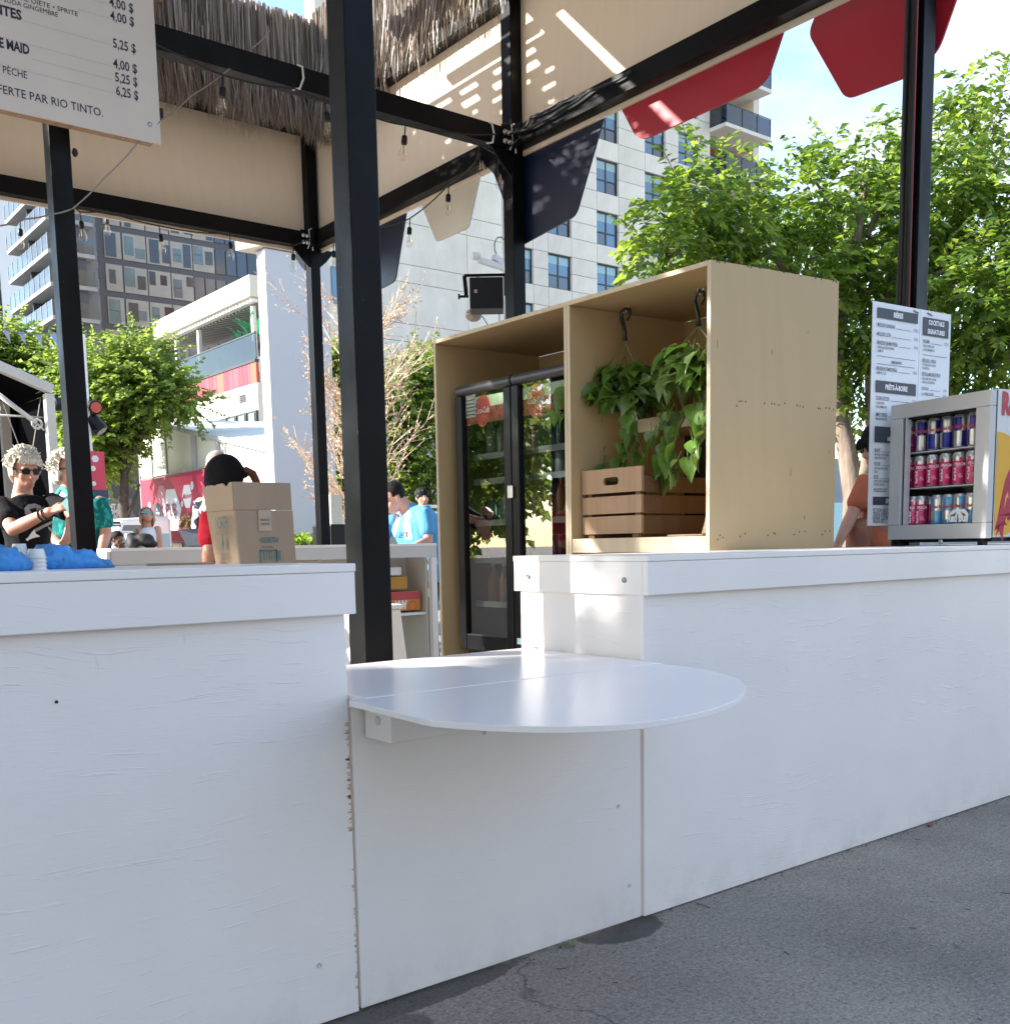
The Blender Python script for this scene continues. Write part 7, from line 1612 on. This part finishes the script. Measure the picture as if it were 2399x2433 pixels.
def head_parts(mb, c, f, s=1.0, up=Z_):
    f = f.normalized(); r = f.cross(up).normalized(); u = r.cross(f); T = lambda x, y, z: c+(r*x+f*y+u*z)*s; M = Matrix((r, f, u)).transposed()
    mb.ball(T(0, -.012, .030), (.074*s, .094*s, .092*s), 20, rot=M); mb.ball(T(0, .018, -.020), (.062*s, .074*s, .088*s), 18, rot=M); mb.ball(T(0, .040, -.082), (.042*s, .044*s, .032*s), 14, rot=M)
    mb.limb([T(0, .084, .018), T(0, .098, -.012), T(0, .106, -.030)], [.010*s, .011*s, .0145*s], 8); mb.limb([T(-.013, .092, -.034), T(.013, .092, -.034)], [.009*s, .009*s], 8)
    mb.limb([T(-.042, .070, .022), T(0, .086, .026), T(.042, .070, .022)], [.011*s, .012*s, .011*s], 8); mb.limb([T(-.022, .080, -.062), T(0, .089, -.061), T(.022, .080, -.062)], [.006*s, .009*s, .006*s], 8); mb.limb([T(-.016, .082, -.071), T(.016, .082, -.071)], [.008*s, .008*s], 8)
    for e in (-1, 1): mb.ball(T(e*.040, .058, -.026), (.024*s, .024*s, .026*s), 10); mb.ball(T(e*.076, -.006, -.004), (.009*s, .019*s, .030*s), 10, rot=M)
    return T, M, (r, f, u)
def hand(mb, w, d, palm_n, s=1.0, curl=.6, side=1):
    "palm, five fingers of their own lengths, thumb from the side of the palm"
    d = d.normalized(); n = (palm_n-d*palm_n.dot(d)).normalized(); t_ = d.cross(n)*side
    mb.limb([w, w+d*.045*s, w+d*.085*s], [(.026*s, .016*s), (.036*s, .015*s), (.038*s, .013*s)], 12, flat=t_)
    for i, (o, L) in enumerate(((-.029, .060), (-.010, .072), (.010, .078), (.028, .070))):
        b = w+d*.088*s+t_*(-o)*s; c1 = curl*(.8+.12*i); q = [b]; v = d.copy()
        for k, fL in enumerate((.42, .33, .25)): v = (v*math.cos(c1*.6)+n*math.sin(c1*.6)).normalized(); q.append(q[-1]+v*L*fL*s)
        mb.limb(q, [.0095*s, .009*s, .0082*s, .007*s], 8)
    b = w+d*.030*s+t_*.028*s; mb.limb([b, b+(d*.6+t_*.75+n*.2).normalized()*.036*s, b+(d*.85+t_*.8+n*.5).normalized()*.064*s], [.013*s, .011*s, .008*s], 8)
def person(label, J, fdir, hd, hs, skin, shirt=None, sleeve=.55, pants=C_pants, voxel=.008, bulk=1.0, hands=(None, None), hd_up=Z_, base=None, shirt_bottom=None, neckr=.052, shirtless_arm=False, clothcol_low=None, shoe=True):
    "J: joints in world space. Body is one skin; clothes, hair and so on are children"
    t = thing('person', label, 'person', base or Vector((J['pelvis'].x, J['pelvis'].y, 0)))
    side = (J['shR']-J['shL']).normalized(); b = MB()
    T, M, ax = head_parts(b, J['head'], hd, hs, hd_up)
    nk0 = J['neck']; b.limb([nk0+Vector((0, 0, -.03)), nk0.lerp(J['head'], .45), J['head']+(J['head']-nk0)*-.1-ax[1]*.02], [(neckr*1.25, neckr*1.1), neckr, neckr*.95], 14, flat=side)
    sw = (J['shR']-J['shL']).length/2
    tor = [(J['pelvis'], sw*.82*bulk, .115*bulk), (J['pelvis'].lerp(J['chest'], .45), sw*.74*bulk, .112*bulk), (J['chest'], sw*.90*bulk, .118*bulk), (J['chest'].lerp(J['neck'], .55), sw*.86, .090*bulk), (J['neck']+Vector((0, 0, -.015)), sw*.36, .06)]
    b.limb([q[0] for q in tor], [(q[1], q[2]) for q in tor], 20, flat=side)
    for s in 'RL':
        sh, el, wr = J['sh'+s], J['el'+s], J['wr'+s]; b.limb([sh, sh.lerp(el, .5), el], [.050*bulk**.5, .045*bulk**.5, .037], 12); b.limb([el, el.lerp(wr, .3), wr], [.038, .039, .026], 12)
        hv = hands[0 if s == 'R' else 1]
        if hv: hand(b, wr, hv[0], hv[1], hs, hv[2], hv[3])
        else: hand(b, wr, (wr-el), fdir, hs, .5, 1)
        hip = J['pelvis']+side*(.09 if s == 'R' else -.09); kn = J.get('kn'+s, Vector((hip.x, hip.y, .48))+fdir*.03); an = J.get('an'+s, Vector((kn.x, kn.y, .08))-fdir*.04)
        b.limb([hip, kn], [.085, .058], 12); b.limb([kn, kn.lerp(an, .35), an], [.058, .055, .035], 12); b.limb([an+Vector((0, 0, -.03)), an+Vector((0, 0, -.045))+fdir*.14], [.035, .028], 10)
    me = remeshed(b, voxel, 3, .4); body = link_mesh(me, 'body', [skin], t)
    if shirt:
        g = MB(); pb = J['pelvis'] if shirt_bottom is None else shirt_bottom
        tt_ = [(pb+Vector((0, 0, -.06)), sw*.90*bulk+.012, .128*bulk+.01)]+[(q[0], q[1]+.014, q[2]+.014) for q in tor[:4]]+[(J['neck']+Vector((0, 0, -.03)), sw*.42, .062)]
        g.limb([q[0] for q in tt_], [(q[1], q[2]) for q in tt_], 22, flat=side)
        if sleeve:
            for s in 'RL':
                sh, el = J['sh'+s], J['el'+s]; e = sh.lerp(el, sleeve); g.limb([sh.lerp(J['chest'], .15), sh, sh.lerp(e, .6), e], [.062, .064*bulk**.5, .062*bulk**.5, .062*bulk**.5], 14)
        me = remeshed(g, voxel, 3, .5); so = link_mesh(me, 'shirt', [shirt] if not isinstance(shirt, list) else shirt, t)
    else: so = None
    if pants:
        g = MB()
        g.limb([J['pelvis']+Vector((0, 0, .03)), J['pelvis']+Vector((0, 0, -.08))], [(sw*.86*bulk, .13*bulk), (sw*.84*bulk, .13*bulk)], 16, flat=side)
        for s in 'RL':
            hip = J['pelvis']+side*(.09 if s == 'R' else -.09); kn = J.get('kn'+s, Vector((hip.x, hip.y, .48))+fdir*.03); an = J.get('an'+s, Vector((kn.x, kn.y, .08))-fdir*.04); g.limb([hip, kn, an+Vector((0, 0, .02))], [.098, .075, .062], 12)
        link_mesh(remeshed(g, voxel*1.4, 2), 'trousers', [pants], t)
    return t, T, M, ax, so
def hair_cap(t, T, M, ax, s, m, kind='short', seed=1, vox=.006, vol=.012):
    r_ = random.Random(seed); g = MB()
    g.ball(T(0, -.022, .040), ((.078+vol)*s, (.094+vol)*s, (.092+vol)*s), 18, rot=M)
    if kind in ('wavy', 'bob'):
        for i in range(95 if kind == 'wavy' else 60):
            a = r_.uniform(0, 2*math.pi); el = r_.uniform(-.35, 1.45); x, y, z = math.cos(a)*math.cos(el), math.sin(a)*math.cos(el), math.sin(el)
            if y > .25 and el < .75: continue
            p = T(x*(.080+vol), y*(.096+vol)-.018, z*(.094+vol)+.036); tg = (ax[0]*r_.uniform(-1, 1)+ax[1]*r_.uniform(-.6, 1)+ax[2]*r_.uniform(-.9, .3)).normalized(); q = T(x*(.088+vol), y*(.104+vol)-.018, z*(.10+vol)+.036)
            g.limb([p-tg*.02*s, q, p+tg*.028*s], [.010*s, .012*s, .006*s], 6)
        for i in range(16): x = -.055+.11*i/15; g.limb([T(x, .045, .112), T(x+.008, .090, .085), T(x+.018, .094, .060+r_.uniform(-.012, .01))], [.013*s, .011*s, .005*s], 6)
        for e in (-1, 1):
            for i in range(7): g.limb([T(e*.074, -.045+i*.014, .05), T(e*.086, -.05+i*.012, .01), T(e*.080, -.055+i*.010, -.035 if kind == 'wavy' else -.07)], [.012*s, .011*s, .005*s], 6)
        for i in range(10): a = math.pi*(1.1+.8*i/9); g.limb([T(math.cos(a)*.075, math.sin(a)*.09-.02, .02), T(math.cos(a)*.078, math.sin(a)*.092-.02, -.04), T(math.cos(a)*.062, math.sin(a)*.08-.02, -.085)], [.016*s, .015*s, .007*s], 6)
    if kind == 'long':
        for i in range(12): a = math.pi*(1.0+1.0*i/11); g.limb([T(math.cos(a)*.078, math.sin(a)*.09-.01, .03), T(math.cos(a)*.085, math.sin(a)*.09-.01, -.06), T(math.cos(a)*.07, math.sin(a)*.08-.01, -.13)], [.02*s, .02*s, .01*s], 6)
    me = remeshed(g, vox, 1, .4)
    # keep the face free: drop hair in front of and below the hair line
    bm = bmesh.new(); bm.from_mesh(me); o0 = T(0, 0, 0); dele = []
    for v in bm.verts:
        d = v.co-o0; y, z, x = d.dot(ax[1])/s, d.dot(ax[2])/s, d.dot(ax[0])/s
        hl = (.058+.30*x if kind in ('wavy', 'bob') else .070)
        if y > .030 and z < hl: dele.append(v)
        elif kind == 'short' and y > -.02 and z < .015: dele.append(v)
        elif kind == 'short' and z < -.045: dele.append(v)
    bmesh.ops.delete(bm, geom=dele, context='VERTS'); bm.to_mesh(me); bm.free()
    o = link_mesh(me, 'hair', [m], t)
    if kind in ('wavy', 'bob'):
        g = MB()
        for i in range(260):
            a = r_.uniform(0, 2*math.pi); el = r_.uniform(-.25, 1.5); x, y, z = math.cos(a)*math.cos(el), math.sin(a)*math.cos(el), math.sin(el)
            if y > .15 and el < .62: continue
            k = 1+r_.uniform(0, .05); p = T(x*(.084+vol)*k, y*(.100+vol)*k-.018, z*(.098+vol)*k+.036); sw = (ax[0]*(.5+.4*x)+ax[1]*(.35-.3*y)+ax[2]*(-.55+.5*(1-z))).normalized()
            w = (sw+Vector((r_.gauss(0, .45), r_.gauss(0, .45), r_.gauss(0, .35)))).normalized(); n_ = (p-T(0, -.02, .03)).normalized(); L = r_.uniform(.025, .055)*s
            g.tube([p-w*L*.5, p+n_*r_.uniform(.002, .010), p+w*L*.5+n_*r_.uniform(-.004, .010), p+w*L-n_*.004], [.0045*s, .005*s, .004*s, .001], 4, cap=False)
        for i in range(26):
            x = -.060+.12*i/25; g.tube([T(x, .050, .110), T(x+.012, .092, .088+r_.uniform(-.004, .008)), T(x+.030, .098, .062+r_.uniform(-.010, .006))], [.006*s, .006*s, .0015], 4, cap=False)
        g.build('hair_locks', [m], t, smooth=True, kind='stuff')
    return o
def glasses(t, T, ax, s, m):
    g = MB()
    for e in (-1, 1):
        c = T(e*.031, .092, .008); g.add([c+ax[0]*(math.copysign(abs(math.cos(k*math.pi/6))**.6, math.cos(k*math.pi/6))*.026*s)+ax[2]*(math.copysign(abs(math.sin(k*math.pi/6))**.6, math.sin(k*math.pi/6))*.018*s)+ax[1]*(-.010*s*(k in (11, 0, 1) if e > 0 else k in (5, 6, 7))) for k in range(12)], [tuple(range(12))])
        g.tube([T(e*.058, .082, .014), T(e*.074, .050, .014), T(e*.080, .0, .010)], .0035*s, 5)
    g.tube([T(-.058, .086, .020), T(-.03, .096, .024), T(0, .098, .020), T(.03, .096, .024), T(.058, .086, .020)], .003*s, 5)
    o = g.build('sunglasses', m, t); sol = o.modifiers.new('s', 'SOLIDIFY'); sol.thickness = .003; return o
def eyes(t, T, ax, s):
    g = MB()
    for e in (-1, 1): g.ball(T(e*.031, .076, .006), (.012*s, .012*s, .008*s), 8)
    g.build('eyes', M_black, t, smooth=True)
    g = MB()
    for e in (-1, 1): g.limb([T(e*.016, .088, .028), T(e*.046, .078, .028)], [.003*s, .002*s], 6)
    g.build('eyebrows', H_dark, t)
def decal(obj, polys, mats, name, parent, lift=.003):
    me = obj.data; bv = BVHTree.FromPolygons([v.co for v in me.vertices], [tuple(p.vertices) for p in me.polygons]); d = MB()
    def inside(x, y, P):
        c = False; n = len(P)
        for i in range(n):
            (x1, y1), (x2, y2) = P[i], P[(i+1) % n]
            if (y1 > y) != (y2 > y) and x < (x2-x1)*(y-y1)/(y2-y1)+x1: c = not c
        return c
    cache = {}
    def hit(x, y):
        if (x, y) not in cache:
            dr = (RT*((x-CX)/F_PX)-UP*((y-CY)/F_PX)+FW).normalized(); h = bv.ray_cast(EYE, dr); cache[(x, y)] = None if h[0] is None else h[0]-dr*lift
        return cache[(x, y)]
    st = 1.2
    for (pts, mi) in polys:
        x0, x1, y0, y1 = min(p[0] for p in pts), max(p[0] for p in pts), min(p[1] for p in pts), max(p[1] for p in pts)
        for i in range(int(x0/st), int(x1/st)+1):
            for j in range(int(y0/st), int(y1/st)+1):
                if inside((i+.5)*st, (j+.5)*st, pts):
                    q = [hit(a_*st, b_*st) for a_, b_ in ((i, j), (i, j+1), (i+1, j+1), (i+1, j))]
                    if all(k is not None for k in q) and (q[0]-q[2]).length < .05: d.add([k+Vector((0, 0, 0)) for k in q], [(0, 1, 2, 3)], mi)
    return d.build(name, mats, parent)
CF = lambda a, b, c=0: (RT*a+FW*b+Z_*c).normalized()         # direction: right in view, away, up
# 1 woman in black T-shirt
D1 = 6.3
J = dict(head=pz(60, 1118, D1), neck=pz(52, 1178, D1+.02), chest=pz(62, 1225, D1), pelvis=pz(70, 1335, D1+.03), shR=pz(4, 1203, D1-.06), shL=pz(122, 1196, D1+.06), elR=pz(30, 1258, D1-.30), wrR=pz(118, 1215, D1-.42), elL=pz(180, 1222, D1-.12), wrL=pz(166, 1238, D1-.38))
t, T, M, ax, so = person('woman with white wavy hair, sunglasses and black T-shirt raising one forearm', J, CF(.7, -.7), CF(.66, -.62, -.28), .93, M_skinp, C_black, .62, bulk=1.12, voxel=.007, hands=((CF(.9, -.1, .28), CF(.2, .6, -.5), .75, 1), (CF(-.1, -.2, -.95), CF(-.6, .2, 0), .5, 1)))
hair_cap(t, T, M, ax, .93, H_white, 'wavy', 3, .005, .014); glasses(t, T, ax, .93, M_black); eyes(t, T, ax, .93)
zq = lambda x, y: (x/5.683, 1030+y/5.683)
gr = [([zq(*p) for p in ((330, 1010), (380, 955), (470, 945), (550, 975), (585, 1040), (560, 1085), (520, 1070), (480, 1060), (430, 1080), (370, 1110), (335, 1080))], 0), ([zq(*p) for p in ((400, 1020), (490, 1000), (500, 1060), (430, 1085))], 2),
      ([zq(*p) for p in ((345, 1430), (380, 1400), (430, 1330), (470, 1290), (480, 1350), (545, 1390), (490, 1400), (400, 1430), (370, 1455))], 1), ([zq(*p) for p in ((470, 1290), (620, 1215), (740, 1165), (745, 1195), (630, 1250), (485, 1330))], 0), ([zq(*p) for p in ((640, 1245), (700, 1290), (740, 1320), (690, 1330), (660, 1290))], 0)]
decal(so, gr, [flat('grey_shirt_print', (.28, .28, .28), .7), M_whiteprint, M_black], 'shirt_print', t)
d = MB()
for f_ in (.80, .90):
    c = J['elR'].lerp(J['wrR'], f_); v = (J['wrR']-J['elR']).normalized(); a = v.orthogonal().normalized(); b_ = v.cross(a); d.tube([c+a*math.cos(k*.6)*.034+b_*math.sin(k*.6)*.034 for k in range(12)], .005, 5)
d.build('bracelet', M_rubber, t)
p = pz(158, 1204, D1-.50); o = MB().prism([p+RT*-.03+UP*.02, p+RT*.0+UP*.05, p+RT*.035+UP*.0, p+RT*.02+UP*-.05], FW*.002).build('banknote', flat('pale_blue_paper', (.32, .58, .60), .6)); tag(o, 'folded pale blue paper held by the woman in the black T-shirt', 'paper')
# 2 person in teal shirt
D2 = 7.1
J = dict(head=pz(160, 1120, D2), neck=pz(165, 1172, D2), chest=pz(180, 1220, D2), pelvis=pz(188, 1325, D2), shR=pz(115, 1192, D2+.05), shL=pz(236, 1196, D2-.05), elR=pz(105, 1262, D2), wrR=pz(150, 1300, D2-.2), elL=pz(252, 1262, D2-.05), wrL=pz(240, 1318, D2-.15))
t, T, M, ax, so = person('person with white bobbed hair in teal patterned shirt behind the left post', J, CF(.5, -.8), CF(.85, -.45, -.05), 1.0, M_skinp, C_teal, .66, bulk=1.1)
hair_cap(t, T, M, ax, 1.0, H_white, 'bob', 5, .007, .014); eyes(t, T, ax, 1.0); glasses(t, T, ax, 1.0, M_black)
g = MB(); g.limb([J['neck']+RT*-.09+Z_*-.02, J['neck']+RT*-.03+Z_*.03-FW*.03, J['neck']+RT*.04+Z_*-.03-FW*.08], [.02, .022, .016], 10); g.build('collar', flat('teal_collar', (.03, .28, .27), .8), t, smooth=True)
# 3 white tank top
D3 = 13.6
J = dict(head=pz(349, 1226, D3), neck=pz(350, 1249, D3), chest=pz(354, 1275, D3), pelvis=pz(358, 1322, D3), shR=pz(331, 1259, D3), shL=pz(374, 1258, D3), elR=pz(330, 1288, D3+.1), wrR=pz(340, 1312, D3-.1), elL=pz(380, 1290, D3), wrL=pz(382, 1318, D3), knR=pz(345, 1345, D3-.4), knL=pz(370, 1345, D3-.4))
t, T, M, ax, so = person('woman in white sleeveless top with blue mirrored sunglasses looking upward', J, CF(.1, -1), CF(.35, -.75, .38), 1.0, M_skinp, C_white, 0, voxel=.010)
hair_cap(t, T, M, ax, 1.0, H_blond, 'long', 7, .009, .012); glasses(t, T, ax, 1.05, flat('cyan_mirror_lens', (.08, .50, .55), .1, metal=.5))
# 4 bent head of a person with brown hair
D4 = 11.2
J = dict(head=pz(454, 1256, D4), neck=pz(476, 1268, D4+.1), chest=pz(500, 1290, D4+.1), pelvis=pz(520, 1350, D4+.2), shR=pz(480, 1290, D4-.1), shL=pz(500, 1275, D4+.3), elR=pz(470, 1330, D4-.2), wrR=pz(450, 1335, D4-.35), elL=pz(490, 1330, D4+.3), wrL=pz(470, 1340, D4))
t, T, M, ax, so = person('person with brown hair bending forward beside the grey tablet till', J, CF(-.8, -.4), CF(-.78, -.3, -.55), 1.0, M_skint, cloth('dark_grey_top', (.04, .04, .045)), .6, voxel=.010, neckr=.045); hair_cap(t, T, M, ax, 1.0, H_brown, 'bob', 9, .009, .006); eyes(t, T, ax, 1.0)
# 5 older man in patterned shirt
D5 = 8.6
J = dict(head=pz(514, 1112, D5), neck=pz(522, 1160, D5), chest=pz(525, 1210, D5), pelvis=pz(530, 1310, D5), shR=pz(478, 1196, D5), shL=pz(572, 1196, D5), elR=pz(472, 1262, D5), wrR=pz(500, 1285, D5-.25), elL=pz(590, 1265, D5), wrL=pz(560, 1290, D5-.25))
t, T, M, ax, so = person('older man with thin white hair in black and white floral shirt', J, CF(-.3, -.9), CF(-.45, -.8, -.30), 1.05, M_skinp, C_patt, .85, bulk=1.1); hair_cap(t, T, M, ax, 1.05, H_pink, 'short', 11, .008, .004); eyes(t, T, ax, 1.05)
# 6 bar worker in black cap
D6 = 5.0
J = dict(head=pz(538, 1148, D6), neck=pz(556, 1205, D6+.05), chest=pz(560, 1255, D6), pelvis=pz(565, 1370, D6), shR=pz(620, 1230, D6+.1), shL=pz(505, 1235, D6-.1), elR=pz(625, 1300, D6+.1), wrR=pz(590, 1330, D6-.2), elL=pz(500, 1310, D6-.15), wrL=pz(497, 1360, D6-.1))
t, T, M, ax, so = person('bar worker in black cap with auburn ponytail, mostly hidden by the brown box', J, CF(-.6, .7), CF(-.75, .45, -.5), .86, M_skint, C_redc, .6)
g = MB(); g.ball(T(0, -.012, .048), (.088, .106, .098), 20, rot=M); g.limb([T(-.05, .09, .055), T(0, .135, .045), T(.05, .09, .055)], [(.012, .03)]*3, 10, flat=ax[1]); link_mesh(remeshed(g, .007, 2), 'cap', [C_black], t)
g = MB(); p0 = pz(570, 1122, D6-.02); g.limb([p0, pz(584, 1116, D6), pz(600, 1126, D6+.02), pz(610, 1146, D6+.02), pz(612, 1180, D6)], [.012, .018, .022, .020, .008], 8); link_mesh(remeshed(g, .007, 1), 'ponytail', [H_red], t)
g = MB(); g.lathe(pz(578, 1122, D6), [(.026, -.012), (.030, 0), (.026, .012)], 12, axis=CF(.8, 0, .4)); g.build('hair_tie', C_black, t, smooth=True)
# 7 man in blue and white striped shirt
D7 = 8.7
J = dict(head=pz(936, 1184, D7), neck=pz(974, 1208, D7+.05), chest=pz(984, 1245, D7+.05), pelvis=pz(1008, 1335, D7+.1), shR=pz(926, 1238, D7+.25), shL=pz(1010, 1222, D7-.18), elR=pz(905, 1285, D7+.2), wrR=pz(915, 1312, D7-.1), elL=pz(1018, 1284, D7-.25), wrL=pz(970, 1306, D7-.45))
t, T, M, ax, so = person('man with short dark hair and sky blue football shirt bending over the rear counter', J, CF(-.8, -.5), CF(-.80, -.38, -.50), 1.04, M_skinp, C_blue, .62, bulk=1.15, neckr=.060)
hair_cap(t, T, M, ax, 1.04, H_dark, 'short', 13, .007, .003); eyes(t, T, ax, 1.04)
zq = lambda x, y: (900+x/10.17, 1130+y/10.17)
w_ = [([zq(*p) for p in ((430, 905), (530, 900), (500, 1060), (440, 1300), (370, 1500), (340, 1400), (370, 1150))], 0), ([zq(*p) for p in ((640, 920), (720, 830), (775, 960), (720, 1100), (780, 1300), (800, 1540), (620, 1540), (590, 1200))], 0)]
decal(so, w_, [M_whiteprint], 'white_stripes', t, .004)
a, b = pz(938, 1279, D7-.30), pz(976, 1277, D7-.36); d = MB()
bv = BVHTree.FromPolygons([v.co for v in so.data.vertices], [tuple(p_.vertices) for p_ in so.data.polygons])
for i, ch in enumerate('ARGENTINA'):
    x = 936+i*4.6; dr = (RT*((x-CX)/F_PX)-UP*((1279-i*.4-CY)/F_PX)+FW).normalized(); h = bv.ray_cast(EYE, dr)
    if h[0] is not None: write(d, ch, h[0]-dr*.035, RT, Z_, width=.014, cap=.045, bold=.03, off=.001)
d.build('shirt_lettering', M_slate, t)
# 8 far head with cap
D8 = 13.0
J = dict(head=pz(1003, 1184, D8), neck=pz(1004, 1206, D8), chest=pz(1004, 1235, D8), pelvis=pz(1004, 1300, D8), shR=pz(982, 1222, D8), shL=pz(1026, 1222, D8), elR=pz(980, 1260, D8), wrR=pz(985, 1290, D8), elL=pz(1028, 1260, D8), wrL=pz(1024, 1290, D8))
t, T, M, ax, so = person('person in a black and white cap far behind the blue shirt', J, CF(.4, -.9), CF(.4, -.9), 1.0, M_skint, cloth('grey_top', (.2, .2, .22)), .6, voxel=.012)
g = MB(); g.ball(T(0, -.01, .04), (.088, .106, .10), 16, rot=M); link_mesh(remeshed(g, .01, 1), 'cap', [cloth('black_white_cap', (.015, .015, .015), (.3, .3, .3), 9, th=(.58, .62))], t)
# 9 man in orange shirt behind the price card
D9 = 6.3
J = dict(head=pz(2084, 1062, D9), neck=pz(2090, 1118, D9), chest=pz(2090, 1165, D9), pelvis=pz(2082, 1268, D9), shR=pz(2060, 1142, D9-.02), shL=pz(2140, 1142, D9), elR=pz(2022, 1226, D9-.05), wrR=pz(1992, 1290, D9-.1), elL=pz(2160, 1215, D9), wrL=pz(2150, 1280, D9))
t, T, M, ax, so = person('man in terracotta T-shirt behind the price card, one bare arm showing', J, CF(-.6, -.7), CF(-.8, -.4, -.3), 1.05, M_skint, C_orange, .62, pants=cloth('tan_trousers', (.30, .14, .09)))
g = MB(); g.ball(T(0, -.01, .05), (.088, .108, .095), 16, rot=M); g.limb([T(-.04, .10, .05), T(0, .15, .04), T(.04, .10, .05)], [(.012, .03)]*3, 10, flat=ax[1]); link_mesh(remeshed(g, .008, 1), 'cap', [C_black], t); glasses(t, T, ax, 1.05, M_black)
# 10, 11 small seated people; 12 far walker
def sitter(label, x, y, dep, skin, shirt, hair, f, seed):
    J = dict(head=pz(x, y, dep), neck=pz(x-5, y+13, dep), chest=pz(x-6, y+28, dep), pelvis=pz(x-6, y+62, dep), shR=pz(x-19, y+22, dep), shL=pz(x+12, y+22, dep), elR=pz(x-14, y+48, dep-.1), wrR=pz(x+4, y+20, dep-.2), elL=pz(x+14, y+46, dep-.1), wrL=pz(x+6, y+18, dep-.2))
    t, T, M, ax, so = person(label, J, f, f+Z_*-.3, 1.0, skin, shirt, .0, voxel=.014); hair_cap(t, T, M, ax, 1.0, hair, 'short', seed, .012, .012); return t, T, ax
t, T, ax = sitter('seated person with dark bun and white vest resting face on hands', 280, 1283, 16, M_skind, C_white, H_dark, CF(.8, -.5), 3)
g = MB(); g.ball(pz(269, 1277, 16), .06, 10); g.build('hair_bun', H_dark, t, smooth=True)
sitter('person in blue denim leaning over, right of the one in the white vest', 316, 1289, 15.5, M_skind, C_denim, H_dark, CF(.6, -.7), 4)
J = dict(head=pz(306, 1184, 27), neck=pz(306, 1190, 27), chest=pz(306, 1200, 27), pelvis=pz(306, 1222, 27), shR=pz(297, 1195, 27), shL=pz(315, 1195, 27), elR=pz(296, 1208, 27), wrR=pz(298, 1218, 27), elL=pz(316, 1208, 27), wrL=pz(314, 1218, 27))
J = {k: v+Vector((0, 0, -.35)) for k, v in J.items()}
t, T, M, ax, so = person('far standing person in bright blue top by the tree trunk', J, CF(.3, -.9), CF(.3, -.9), 1.0, M_skint, cloth('bright_blue_top', (.05, .18, .6)), .5, voxel=.018)
